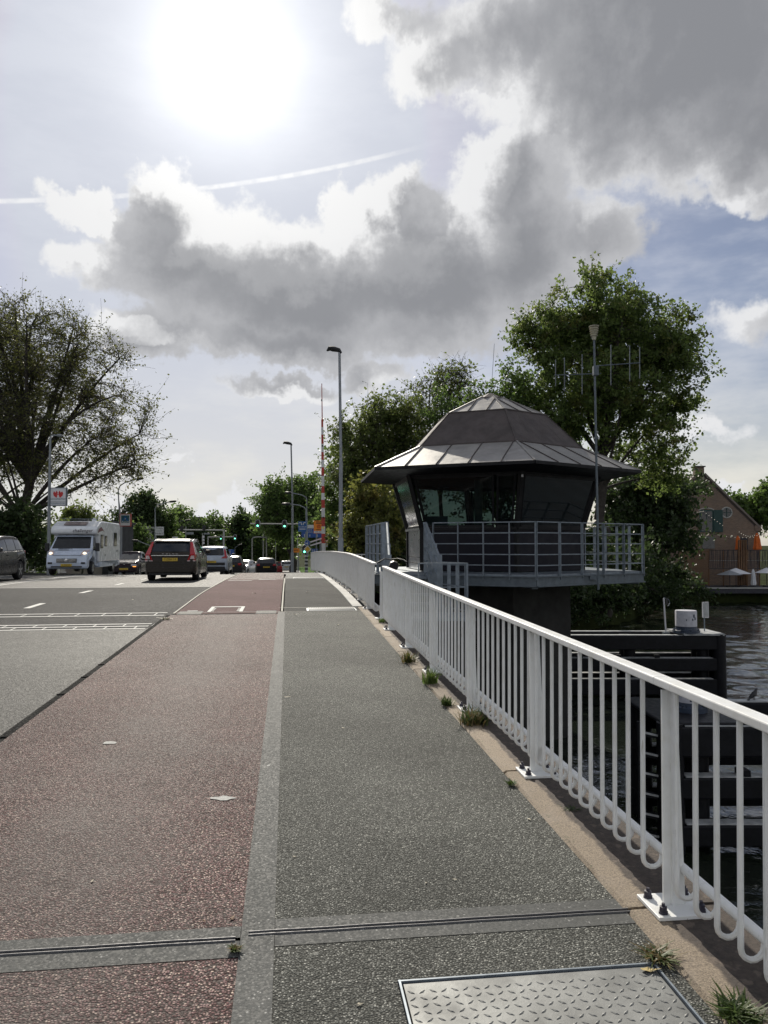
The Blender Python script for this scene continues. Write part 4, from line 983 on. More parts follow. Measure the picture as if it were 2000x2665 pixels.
# ------------------------------------------------------------------ bicycle behind the railing gap
bc = thing('bicycle', 'dark bicycle with wide handlebar parked in the railing gap by the stairs', 'bicycle', (.16, 14.75, zl + .01), R(4))
def ring(c, r, t, n=26): return MB().tube([(c[0], c[1] + r * math.cos(i * 2 * math.pi / n), c[2] + r * math.sin(i * 2 * math.pi / n)) for i in range(n + 1)], t, 6, False)
for yy in (-.55, .55):
    wh = obj('wheel', ring((0, yy, .35), .335, .018), M['tyre'], bc, smooth=True)
    sp = MB(); [sp.beam((0, yy, .35), (0, yy + .33 * math.cos(k * .524), .35 + .33 * math.sin(k * .524)), .004, .004) for k in range(12)]; obj('spokes', sp, M['galv'], wh); obj('mudguard', MB().tube([(0, yy + .37 * math.cos(a), .35 + .37 * math.sin(a)) for a in [R(20 + i * 14) for i in range(11)]], .022, 6), M['black'], wh)
obj('frame', MB().tube([(0, .5, .35), (0, .38, .85), (0, .36, .95)], .016).tube([(0, .4, .78), (0, -.05, .3), (0, -.55, .35), (0, -.2, .8), (0, -.05, .3)], .016), M['black'], bc, smooth=True)
obj('handlebar', MB().tube([(-.29, .12, .98), (-.24, .2, 1.0), (-.12, .33, 1.06), (0, .37, 1.04), (.12, .33, 1.06), (.24, .2, 1.03), (.29, .12, .99)], [.018, .016, .012, .012, .012, .016, .018], 7), M['rubber'], bc, smooth=True)
obj('saddle', MB().tube([(0, -.38, .93), (0, -.28, .95), (0, -.12, .93)], [.09, .09, .03], 8), M['rubber'], bc, smooth=True)
obj('headlamp', MB().lathe((0, .45, .86), [(.02, 0), (.028, .03), (.02, .05)], 10), M['black'], bc); obj('pedal', MB().box((.1, -.05, .25), (.1, .08, .03)), M['black'], bc)

# ------------------------------------------------------------------ lamp posts
def lamp_head(name, parent, p, q, r, m): return obj(name, MB().tube([Vector(p), Vector(p).lerp(q, .12), Vector(p).lerp(q, .5), Vector(p).lerp(q, .9), Vector(q)], [r * .3, r * .85, r, r * .75, r * .2], 8), m, parent, world=True, smooth=True)
def straight_lamp(label, px, D, py_top, w, hx0):
    b = at(px, 1500, D); u = -b.x * SP + b.y * CP; z0 = zp(u) - .1 if D < 60 else zp(u) - .2
    g = thing('street_lamp', label, 'street lamp', (b.x, b.y, z0), group='street lamps')
    tp = at(px - 3, py_top, D)
    obj('door_section', MB().tube([(b.x, b.y, z0), (b.x, b.y, z0 + 1.6), (b.x, b.y, z0 + 1.64)], [w * 1.35, w * 1.35, w], 10), M['pole'], g, world=True, smooth=True)
    obj('pole', MB().tube([(b.x, b.y, z0 + 1.6), (b.x, b.y, z0 + (tp.z - z0) * .5), (b.x, b.y, z0 + (tp.z - z0) * .52), tp], [w, w * .95, w * .75, w * .62], 10), M['pole'], g, world=True, smooth=True)
    q = at(hx0, py_top - 2, D); m = tp.lerp(q, .5)
    hd = obj('lamp_head', MB().tube([tp + Vector((w * .8, 0, -.06)), tp + Vector((-.02, 0, .06)), m + Vector((0, 0, .10)), q + Vector((.1, 0, .10)), q], [.05, .09, .115, .10, .03], 8), M['plastic'], g, world=True, smooth=True)
    hd.scale = (1, 1.3, 1) if False else (1, 1, 1)
    return g
straight_lamp('tall grey street lamp rising behind the far railing, nearest of all lamps', 887, 31, 915, .085, 851)
straight_lamp('shorter looking grey street lamp at the end of the red path', 761, 56, 1157, .085, 737)
def arm_lamp(label, px, D, ytop, pts, rad=.07, sign=None, rad2=.045, thin_to=None, base_y=None):
    b = at(px, 1470, D); z0 = GZ if D > 60 else max(GZ, at(px, 1500, D).z)
    g = thing('street_lamp', label, 'street lamp', (b.x, b.y, z0 - .1), group='street lamps')
    P = [at(x, y, D) for x, y in pts]
    obj('pole', MB().tube([(b.x, b.y, z0 - .1), (b.x, b.y, (z0 + P[0].z) * .6), P[0]], [rad, rad, rad2], 8), M['pole'], g, world=True, smooth=True)
    obj('arm', MB().tube(P[:-1], rad2, 7), M['pole'], g, world=True, smooth=True)
    lamp_head('lamp_head', g, P[-2], P[-1], .12, M['plastic']); return g
g = thing('street_lamp', 'grey street lamp with a white heart sign standing left of the motorhome', 'street lamp', tuple(at(126, 1500, 45)), group='street lamps')
obj('pole', MB().tube([at(126, 1500, 45), at(128, 1320, 45), at(131, 1140, 45)], [.10, .09, .06], 10), M['pole'], g, world=True, smooth=True)
obj('arm', MB().tube([at(131, 1140, 45), at(133, 1133, 45), at(152, 1133, 45)], .045, 7), M['pole'], g, world=True, smooth=True)
lamp_head('lamp_head', g, at(148, 1133, 45), at(162, 1134, 45), .1, M['pole'])
def board(root, x0, y0, x1, y1, D, m, depth=.12, name='sign_board', frame=None):
    a, b = at(x0, y1, D), at(x1, y0, D)
    o = obj(name, MB().box(((a.x + b.x) / 2, D, (a.z + b.z) / 2), (b.x - a.x, depth, b.z - a.z)), M[m], root, world=True)
    if frame:
        f = MB(); t = .04 * D / 45; X0, X1, Z0, Z1 = a.x, b.x, a.z, b.z
        f.box(((X0 + X1) / 2, D, Z0), (X1 - X0 + t, depth + .02, t)).box(((X0 + X1) / 2, D, Z1), (X1 - X0 + t, depth + .02, t)).box((X0, D, (Z0 + Z1) / 2), (t, depth + .02, Z1 - Z0 - t)).box((X1, D, (Z0 + Z1) / 2), (t, depth + .02, Z1 - Z0 - t))
        obj('sign_frame', f, M[frame], o, world=True)
    return o
def mark(root, poly, D, m, depth, name='print', lift=.006):
    P = [at(x, y, D) for x, y in poly]; yy = D - depth / 2 - lift
    v = [(p.x, yy, p.z) for p in P] + [(p.x, yy + .004, p.z) for p in P]; n = len(P)
    return obj(name, MB().add(v, [tuple(range(n)), tuple(reversed(range(n, 2 * n)))] + [(i, (i + 1) % n, n + (i + 1) % n, n + i) for i in range(n)]), M[m], root, world=True)
def words(root, s, px, py, D, size_px, m, depth, lift=.008, **k):
    p = at(px, py, D); return lettering(s, size_px * D / 2000, M[m], root, Vector((p.x, D - depth / 2 - lift, p.z)) - origin(root), **k)
s_ = thing('heart_sign', 'white box sign with a red petal heart on the left lamp post', 'sign', tuple(at(153, 1317, 44.8)))
sb = board(s_, 132, 1270, 174, 1316, 44.8, 'sign_white', .16, frame='galv_dark')
for sg in (-1, 1):
    q_ = lambda x, y: (153 + sg * x, y)
    mark(sb, [q_(.0, 1288), q_(1.2, 1281), q_(4, 1277), q_(6.5, 1282), q_(6, 1289), q_(4.6, 1296)], 44.8, 'sign_red', .16, 'petal')
    mark(sb, [q_(3, 1290), q_(7, 1282), q_(10.5, 1279), q_(13, 1284), q_(11.5, 1290), q_(5, 1296)], 44.8, 'sign_red', .16, 'petal', .009)
mark(sb, [(150.6, 1297), (150.8, 1290), (153, 1287), (155.2, 1290), (155.4, 1297)], 44.8, 'sign_white', .16, lift=.013)
mark(sb, [(152, 1283), (154, 1283), (154.4, 1286), (151.6, 1286)], 44.8, 'sign_white', .16, lift=.012)
words(sb, 'kennemerhart', 153, 1298.5, 44.8, 7.4, 'teal_ink', .16); words(sb, 'OUDERENZORG', 153, 1311, 44.8, 5.6, 'teal_ink', .16)
mark(sb, [(133, 1306), (173, 1306), (173, 1307), (133, 1307)], 44.8, 'ink', .16)
arm_lamp('dark curved street lamp behind the motorhome with a shop sign', 313, 58, 1290, [(309, 1300), (308, 1275), (313, 1264), (325, 1256), (355, 1247), (374, 1244)], .13)
s_ = thing('shop_sign', 'pink framed shop sign with a blue A on the curved lamp', 'sign', tuple(at(327, 1370, 57.7)))
sb = board(s_, 313, 1338, 341, 1369, 57.7, 'curtain' if False else 'sign_white', .16, frame='boom_red')
mark(sb, [(316.5, 1341.5), (337.5, 1341.5), (337.5, 1361), (316.5, 1361)], 57.7, 'teal_ink', .16); mark(sb, [(327, 1343), (336, 1356), (332, 1356), (327, 1349), (322, 1356), (318, 1356)], 57.7, 'sign_blue_light', .16, lift=.012); mark(sb, [(327, 1347), (330, 1351.5), (324, 1351.5)], 57.7, 'sign_white', .16, lift=.012)
words(sb, 'ALDI', 327, 1358.3, 57.7, 7.0, 'sign_white', .16, .014, sx=1.25)
arm_lamp('grey bent street lamp with square white sign behind the brown wagon', 404, 78, 1325, [(404, 1335), (404, 1324), (409, 1315), (440, 1306), (460, 1304)], .10)
s_ = thing('square_sign', 'square white lettered sign on the lamp behind the brown wagon', 'sign', tuple(at(415, 1393, 77.7)))
sb = board(s_, 405, 1371, 426, 1393, 77.7, 'sign_white', .16)
for i, s in enumerate(('TUSEN', 'HOPE', 'MARKT')): words(sb, s, 415.5, 1375.5 + i * 6.6, 77.7, 6.2, 'ink' if i != 1 else 'pole', .16)
s_ = thing('small_white_sign', 'small white board on two legs behind the brown wagon roof', 'sign', tuple(at(456, 1425, 80)))
sb = board(s_, 449, 1397, 463, 1412, 80, 'sign_white', .1); mark(sb, [(451, 1400), (458, 1400), (458, 1401.2), (451, 1401.2)], 80, 'ink', .1); mark(sb, [(452, 1404), (461, 1404), (461, 1405.2), (452, 1405.2)], 80, 'ink', .1)
for x in (451, 461): obj('leg', MB().beam(at(x, 1412, 80), at(x, 1460, 80), .08, .08), M['pole'], s_, world=True)
arm_lamp('low pale lamp arm left of the brown wagon', 403, 66, 1425, [(402, 1440), (401, 1426), (398, 1423), (375, 1414), (360, 1408), (343, 1407)], .09)
arm_lamp('pale double lamp in the far trees, upper arm', 799, 66, 1295, [(799, 1330), (798.5, 1300), (797, 1294), (785, 1288), (760, 1283), (741, 1282)], .09)
arm_lamp('pale curved lamp below the other in front of the far tree', 797, 62, 1325, [(797, 1345), (796.5, 1327), (793, 1321), (780, 1315), (757, 1312), (733, 1311.5)], .10)
arm_lamp('small curved lamp at the far crossing beside the green signals', 612, 120, 1420, [(612, 1440), (612, 1426), (618, 1421), (631, 1416)], .09)
arm_lamp('far pale lamp over the trees with long flat arm', 448, 110, 1350, [(448, 1370), (448, 1362), (456, 1358), (480, 1355), (497, 1353)], .12)

# ------------------------------------------------------------------ signals, gantries, signs, barrier
def ground_at(px, D):
    b = at(px, 1470, D); u = -b.x * SP + b.y * CP
    return Vector((b.x, b.y, zp(u) - .14))
def signal(label, px, py, D, hpx, lit=True, back=False, group='traffic signals', post=None):
    c = at(px, py, D); k = D / 2000; H = hpx * k; Wd = H * .56
    g = thing('traffic_signal', label, 'traffic signal', (c.x, D, c.z - H / 2), group=group)
    def oval(a, b, y0, y1, n=24):
        P = []
        for i in range(n):
            t = 2 * math.pi * i / n; x, z = math.cos(t) * a, math.sin(t) * a
            P.append((x, z + (b - a) * (1 if z >= 0 else -1)))
        v = [(x, y0, z + H / 2) for x, z in P] + [(x, y1, z + H / 2) for x, z in P]
        return MB().add(v, [tuple(range(n)), tuple(reversed(range(n, 2 * n)))] + [(i, (i + 1) % n, n + (i + 1) % n, n + i) for i in range(n)])
    obj('rim', oval(Wd / 2 + .03, H / 2 + .03, .01, .05), M['sign_white'] if not back else M['black'], g)
    obj('backplate', oval(Wd / 2, H / 2, -.01, .03), M['black'], g)
    obj('housing', MB().box((0, .12, H / 2), (Wd * .6, .2, H * .75)), M['black'], g)
    if not back:
        for i, z in enumerate((.76, .5, .24)):
            l = MB().lathe((0, 0, 0), [(Wd * .2, 0), (Wd * .17, .02), (0, .03)], 14); l.v = [(x, -.012 - zz, y + H * z) for x, y, zz in l.v]
            obj('lens', l, M['green_lamp'] if (i == 2 and lit) else M['lens_off'], g, smooth=True)
            vz = MB().tube([(-Wd * .2, -.08, H * z + Wd * .08), (0, -.09, H * z + Wd * .24), (Wd * .2, -.08, H * z + Wd * .08)], .012, 5); obj('visor', vz, M['black'], g)
    return g
def gantry(label, D, xp, y_bar, x_end, y_foot_px=None, r=.07, m='far_white', drop=None):
    b = ground_at(xp, D); t = at(xp, y_bar, D)
    g = thing('signal_gantry', label, 'gantry', (b.x, b.y, b.z), group='signal gantries')
    obj('pole', MB().tube([b, (b.x, b.y, t.z + .1)], [r * 1.3, r], 8), M[m], g, world=True, smooth=True)
    obj('crossbar', MB().tube([(b.x, b.y, t.z), at(x_end, y_bar - 1, D)], r * .8, 8), M[m], g, world=True, smooth=True)
    if drop:
        for x in drop: q = ground_at(x, D); obj('pole', MB().tube([q, (q.x, q.y, t.z)], r, 8), M[m], g, world=True, smooth=True)
    return g
gantry('white signal gantry bar in front of the far trees, holding two green signals', 64, 798, 1364, 652)
signal('lit green signal on the gantry bar, left one over the black car', 671, 1363, 63.6, 20)
signal('lit green signal on the gantry bar, right one beside the lamp post', 741, 1364, 63.6, 20)
gantry('pale gantry over the left lanes with dark backs of signals', 88, 582, 1380, 465, r=.1)
signal('dark rear side of a signal at the left end of the pale gantry', 473, 1376, 87.6, 14, False, True); signal('dark rear side of a signal on the pale gantry by its pole', 531, 1374, 87.6, 14, False, True)
gantry('lower white gantry bar ahead of the grey SUV', 100, 541, 1398, 616, r=.08)
signal('small lit green signal, left on the lower gantry ahead of the SUV', 575, 1399, 99.6, 11); signal('small lit green signal, right on the lower gantry ahead of the SUV', 612, 1398, 99.6, 13)
signal('lit green signal low on the striped post behind the yellow diamond', 793, 1430, 60.4, 22)
# white portal frame
pt_ = thing('portal_frame', 'white rounded portal frame standing at the far crossing', 'frame', tuple(ground_at(675, 105)))
D = 105; obj('frame', MB().tube([ground_at(657, D), at(657, 1402, D), at(660, 1399, D), at(674, 1397, D), at(692, 1399, D)], .09, 7), M['far_white'], pt_, world=True, smooth=True)
obj('tall_hoop', MB().tube([ground_at(694, D), at(694, 1380, D), at(691, 1374, D), at(688, 1374, D), at(686, 1380, D), ground_at(686, D)], .09, 7), M['far_white'], pt_, world=True, smooth=True)
for i, (x, y0, Dd, lab) in enumerate(((718, 1375, 110, 'thin grey pole with street name plate left of the short lamp'), (775, 1392, 90, 'thin pale pole behind the orange panel'), (484, 1370, 92, 'thin white pole with small plate above the grey SUV'), (527, 1388, 96, 'white pole with stacked plates above the grey SUV'))):
    g = thing('sign_pole', lab, 'pole', tuple(ground_at(x, Dd)), group='thin sign poles')
    obj('pole', MB().tube([ground_at(x, Dd), at(x, y0, Dd)], .05, 6), M['far_white'], g, world=True)
    if i == 0: board(g, 698, 1392, 716, 1398, Dd, 'pole', .05, 'name_plate')
    if i == 2: board(g, 486, 1385, 504, 1391, Dd, 'pole', .05, 'name_plate')
    if i == 3:
        for k in range(3): board(g, 528, 1394 + k * 8, 532.5, 1400 + k * 8, Dd, 'sign_white', .05, 'plate')
        board(g, 531, 1387, 546, 1391, Dd, 'pole', .05, 'name_plate')
# blue advert on the lamp
s_ = thing('advert_sign', 'blue advert sign with two white curved bars on the lamp', 'sign', tuple(at(788, 1384, 61.5)))
sb = board(s_, 777, 1357, 799, 1384, 61.5, 'sign_blue_light', .2)
for sg in (-1, 1):
    P = [at(788 + sg * x, y, 61.5) for x, y in ((2.4, 1366.5), (2.4, 1363), (3.6, 1360.6), (8, 1360.4))]
    obj('logo_bar', MB().tube([(p.x, 61.5 - .115, p.z) for p in P], .045, 5), M['sign_white'], sb, world=True)
words(sb, 'randstad', 788, 1371, 61.5, 5.6, 'sign_white', .2); mark(sb, [(780, 1376), (796, 1376), (796, 1378), (780, 1378)], 61.5, 'sign_white', .2)
s_ = thing('direction_sign', 'wide blue direction sign with white lane arrows behind the advert', 'sign', tuple(ground_at(808, 72)))
sb = board(s_, 785, 1376, 838, 1399, 72, 'sign_blue', .1)
obj('sign_leg', MB().tube([ground_at(834, 72.2), at(834, 1376, 72.2)], .06, 6), M['pole'], s_, world=True)
board(s_, 800, 1366, 818, 1375, 72, 'sign_white', .1, 'top_plate')
for x in (793, 807, 826): mark(sb, [(x - .5, 1398), (x - .5, 1393), (x - 1.6, 1393), (x, 1390.5), (x + 1.6, 1393), (x + .5, 1393), (x + .5, 1398)], 72, 'sign_white', .1, 'arrow')
for i in range(3): words(sb, ('Zaanen', 'Zijlweg', 'centrum')[i], 808, 1378.5 + i * 3.6, 72, 3.6, 'sign_white', .1)
s_ = thing('orange_sign', 'tall orange temporary road sign with a red ring beside the barrier', 'sign', tuple(ground_at(830, 50)))
sb = board(s_, 817, 1355, 842, 1388, 50, 'sign_orange', .06)
for i, (a, b) in enumerate(((1357.5, 1359.5), (1361.5, 1363.3), (1378, 1379.5))): mark(sb, [(823, a), (840, a), (840, b), (823, b)], 50, 'ink', .06)
mark(sb, [(818, 1382), (841, 1382), (841, 1387), (818, 1387)], 50, 'sign_white', .06); words(sb, '20:00 - 06:00', 830, 1384.4, 50, 3.6, 'ink', .06, .012)
P = at(830, 1370, 50); obj('ring', MB().tube([(P.x + .095 * math.cos(i * .4833), 50 - .045, P.z + .095 * math.sin(i * .4833)) for i in range(14)], .018, 5), M['sign_red'], sb, world=True); words(sb, '!', 830, 1370, 50, 5.5, 'ink', .06)
obj('sign_leg', MB().tube([ground_at(824, 50.1), at(824, 1356, 50.1)], .04, 6), M['pole'], s_, world=True)
s_ = thing('roadwork_sign', 'small orange roadwork panel behind the short lamp post', 'sign', tuple(ground_at(771, 70)))
sb = board(s_, 762, 1427, 780, 1438, 70, 'sign_orange', .06); mark(sb, [(765, 1431), (777, 1431), (777, 1432.5), (765, 1432.5)], 70, 'ink', .06)
for x in (764, 778): obj('sign_leg', MB().tube([ground_at(x, 70.1), at(x, 1428, 70.1)], .04, 6), M['pole'], s_, world=True)
s_ = thing('lane_sign', 'small blue lane arrow sign low beside the barrier foot', 'sign', tuple(ground_at(819, 56)))
sb = board(s_, 811, 1428, 828, 1443, 56, 'sign_blue', .06)
for x in (814.5, 818.5): mark(sb, [(x - .5, 1442), (x + .5, 1442), (x + .5, 1430), (x - .5, 1430)], 56, 'sign_white', .06, 'arrow')
mark(sb, [(821.5, 1442), (822.5, 1442), (823, 1437), (826.5, 1432), (825.8, 1431), (822, 1436)], 56, 'sign_white', .06, 'arrow')
obj('sign_leg', MB().tube([ground_at(820, 56.1), at(820, 1440, 56.1)], .04, 6), M['pole'], s_, world=True)
s_ = thing('lane_sign', 'small blue lane sign between the grey SUV and the dark car', 'sign', tuple(ground_at(601, 95)))
sb = board(s_, 590, 1430, 610, 1444, 95, 'sign_blue', .06)
for x in (595, 599): mark(sb, [(x - .6, 1443), (x + .6, 1443), (x + .6, 1432), (x - .6, 1432)], 95, 'sign_white', .06, 'arrow')
obj('sign_leg', MB().tube([ground_at(600, 95.1), at(600, 1440, 95.1)], .05, 6), M['pole'], s_, world=True)
# striped sign post with round blue arrow sign and yellow diamond
s_ = thing('striped_sign_post', 'black and white striped post carrying a round blue arrow sign and yellow diamond', 'sign', tuple(ground_at(798, 60)))
zz0 = ground_at(798, 60).z; zz1 = at(798, 1440, 60).z; X = at(798, 1440, 60).x; n = 12
for i in range(n): obj('stripe', MB().tube([(X, 60, zz0 + (zz1 - zz0) * i / n), (X, 60, zz0 + (zz1 - zz0) * (i + .98) / n)], .13, 10), M['black' if i % 2 else 'boom_white'], s_, world=True, smooth=True)
obj('pole', MB().tube([(X, 60, zz1), at(799, 1405, 60)], .06, 8), M['pole'], s_, world=True)
def disc(root, px, py, D, rpx, m, depth=.03, name='disc', n=24):
    c = at(px, py, D); r = rpx * D / 2000; v = [(c.x + r * math.cos(i * 2 * math.pi / n), D + d, c.z + r * math.sin(i * 2 * math.pi / n)) for d in (-depth, 0) for i in range(n)]
    return obj(name, MB().add(v, [tuple(range(n)), tuple(reversed(range(n, 2 * n)))] + [(i, (i + 1) % n, n + (i + 1) % n, n + i) for i in range(n)]), M[m], root, world=True)
disc(s_, 800, 1413, 59.90, 7.4, 'sign_white'); dd = disc(s_, 800, 1413, 59.86, 6.9, 'sign_blue', .02)
mark(dd, [(795, 1414), (797.5, 1411.2), (797.5, 1413.2), (801, 1413.2), (801, 1409), (802.2, 1409), (802.2, 1418), (801, 1418), (801, 1415), (797.5, 1415), (797.5, 1417)], 59.84, 'sign_white', .02, 'arrow', .01)
for k, (r_, m) in enumerate(((10, 'sign_white'), (7.4, 'sign_yellow'))): mark(s_, [(801 - r_, 1429), (801, 1429 - r_), (801 + r_, 1429), (801, 1429 + r_)], 59.6 - k * .02, m, .02, 'diamond')
board(s_, 798, 1441, 805, 1446, 59.7, 'pole', .04, 'number_plate')
# barrier boom, upright
b0 = ground_at(843.5, 40.5); tp = at(838, 998, 40.5)
br = thing('barrier_boom', 'upright red and white striped bridge barrier boom with dark thin tip', 'barrier', tuple(b0), group='bridge barriers')
zs = [EYE + (1418 - y) / 2000 * 40.5 for y in (1441, 1414, 1389, 1370, 1346, 1322, 1301, 1283, 1265, 1238, 1216, 1196, 1176, 1154, 1130, 1110, 1090)]
def bxp(z): return b0.x + (tp.x - b0.x) * (z - b0.z) / (tp.z - b0.z)
zs = [b0.z + .5] + zs
for i, (a, b) in enumerate(zip(zs, zs[1:])):
    w = .215 - .12 * i / 17
    obj('stripe', MB().beam((bxp(a), 40.5, a), (bxp(b), 40.5, b), w, w * .7, (0, 1, 0)), M['boom_red' if i % 2 == 0 else 'boom_white'], br, world=True)
obj('tip', MB().beam((bxp(zs[-1]), 40.5, zs[-1]), tp, .055, .05, (0, 1, 0), .035, .035), M['boom_red'], br, world=True)
for y in (1347, 1160, 1040): obj('lamp', MB().lathe(Vector((bxp(EYE + (1418 - y) / 2000 * 40.5), 40.36, EYE + (1418 - y) / 2000 * 40.5)), [(.035, -.04), (.04, 0), (.035, .04)], 8), M['black'], br, world=True)
obj('drive_box', MB().box((b0.x, 40.6, b0.z + .4), (.5, .6, .9)), M['galv_dark'], br, world=True, bevel=.03)
for (xa, ya, xb, yb) in ((808, 1411, 862, 1393), (808, 1420, 862, 1404)): obj('counter_arm', MB().beam(at(xa, ya, 40.8), at(xb, yb, 40.8), .05, .07), M['boom_white'], br, world=True)
for (x, y) in ((858, 1396), (858, 1407), (851, 1416)): obj('counterweight', MB().box(at(x, y, 40.9), (.28 if y < 1410 else .1, .2, .07 if y < 1410 else .3)), M['galv'], br, world=True)
disc(br, 833, 1239, 40.3, 0.1, 'galv'); obj('side_lamp', MB().box(at(832, 1237, 40.4), (.2, .08, .06)), M['galv'], br, world=True)

# ------------------------------------------------------------------ vehicles
def lerp_tab(tab, y): return float(np.interp(y, [a for a, b in tab], [b for a, b in tab]))
def smooth_tab(tab, y, s=.05): return (lerp_tab(tab, y - s) + 2 * lerp_tab(tab, y) + lerp_tab(tab, y + s)) / 4
class Car:
    def __init__(c, L, Wd, top, belt, plan, wheels, rw, roofw=.72, zb=.24):
        c.L, c.W, c.top, c.belt, c.plan, c.wh, c.rw, c.roofw, c.zb = L, Wd, top, belt, plan, wheels, rw, roofw, zb
    def ring(c, y):
        yc = min(max(y, 0), c.L); wb = c.W / 2 * smooth_tab(c.plan, yc); bz = smooth_tab(c.belt, yc); tz = max(bz + .012, smooth_tab(c.top, yc))
        zb = c.zb + .12 * max(0, 1 - yc / .25) + .06 * max(0, 1 - (c.L - yc) / .3)
        for yw in c.wh:
            d = abs(yc - yw); Ra = c.rw + .055
            if d < Ra: zb = max(zb, c.rw + math.sqrt(Ra * Ra - d * d))
        zb = min(zb, bz - .1)
        g = tz - bz; f = min(1, g / .45); wr = (wb - .11) * (1 - f) + (c.W / 2 * c.roofw) * f
        h = bz - zb
        return [(wb - .16, zb), (wb - .035, zb), (wb - .012, zb + min(.05, h * .2)), (wb, zb + h * .45), (wb - .006, zb + h * .72), (wb - .03, bz - .03), (wb - .065, bz),
                (wb - .065 + (wr - wb + .065) * .45, bz + g * .5), (wr + .01, bz + g * .88), (wr - .045, bz + g * .972), (wr - .16, tz), (wr * .4, tz + .012 * f), (0, tz + .016 * f)]
    def body(c):
        ys = sorted(set([0, .02, .06, .12, .2] + [c.L - v for v in (0, .02, .06, .12, .2)] + list(np.linspace(.25, c.L - .25, 44)) + [yw + s * (c.rw + .055) * k for yw in c.wh for s in (-1, 1) for k in (0, .25, .5, .7, .85, .95, .999, 1.01)]))
        rows = []
        for y in ys:
            r = c.ring(y); rows.append([(x, y - c.L / 2, z) for x, z in r] + [(-x, y - c.L / 2, z) for x, z in reversed(r[:-1])])
        mb = MB().grid(rows); n = len(rows[0])
        mb.add(rows[0], [tuple(range(n))]); mb.add(rows[-1], [tuple(range(n))])
        mb.add([r[0] for r in rows] + [r[-1] for r in rows], [(i, i + 1, len(rows) + i + 1, len(rows) + i) for i in range(len(rows) - 1)])
        return mb
    def side(c, y, t, s, out=.007):
        r = c.ring(y); pts = [r[6], r[7], r[8]]; f = min(max(t, 0), 1) * 2; i = min(int(f), 1); f -= i
        x = pts[i][0] * (1 - f) + pts[i + 1][0] * f; z = pts[i][1] * (1 - f) + pts[i + 1][1] * f
        return (s * (x + out), y - c.L / 2, z + .002)
    def across(c, y, q, out=.012, dy=0.0):
        r = c.ring(y); x = r[9][0] * q; z = r[10][1] if abs(q) < .85 else r[10][1] - .012
        return (x, y - c.L / 2 + dy, z + out)
    def end(c, y, q, z): return (q, y - c.L / 2, z)
def spoked(parent, r, w, side, nsp, rim='rim'):
    pass
def wheel(parent, x, y, r, w, s, nsp=5, cover=False):
    t = MB().lathe((0, 0, 0), [(r * .62, -w / 2), (r * .93, -w / 2), (r, -w / 2 + .03), (r, w / 2 - .03), (r * .93, w / 2), (r * .62, w / 2)], 26)
    t.v = [(z * 1.0 + x, a + y, b + r) for a, b, z in t.v]
    wh = obj('wheel', t, M['tyre'], parent, smooth=True)
    rm = MB(); xo = x + s * (w / 2 - .015)
    l = MB().lathe((0, 0, 0), [(r * .63, -.01), (r * .66, .012), (r * .58, .012), (r * .55, -.02), (0, -.025)], 24); l.v = [(xo + s * z, a + y, b + r) for a, b, z in l.v]; rm.add(l.v, l.f)
    for k in range(nsp):
        a = 2 * math.pi * k / nsp + .3
        rm.beam((xo + s * .006, y, r), (xo + s * .006, y + r * .6 * math.cos(a), r + r * .6 * math.sin(a)), .07 if not cover else .11, .02, (1, 0, 0))
    rm.add(*(lambda q: (q.v, q.f))(MB().box((xo, y, r), (.03, .09, .09))))
    obj('rim', rm, M['rim'], wh)
    return wh
def patch(fn, a0, a1, b0, b1, na=8, nb=5):
    return MB().grid([[fn(a0 + (a1 - a0) * i / na, b0 + (b1 - b0) * j / nb) for j in range(nb + 1)] for i in range(na + 1)])
PLAN = [(0, .84), (.06, .92), (.25, .975), (.7, 1), (3.4, 1), (4.0, .97), (4.5, .88), (4.75, .74), (4.9, .6)]
def plan_for(L): return [(a * L / 4.82, b) for a, b in PLAN]
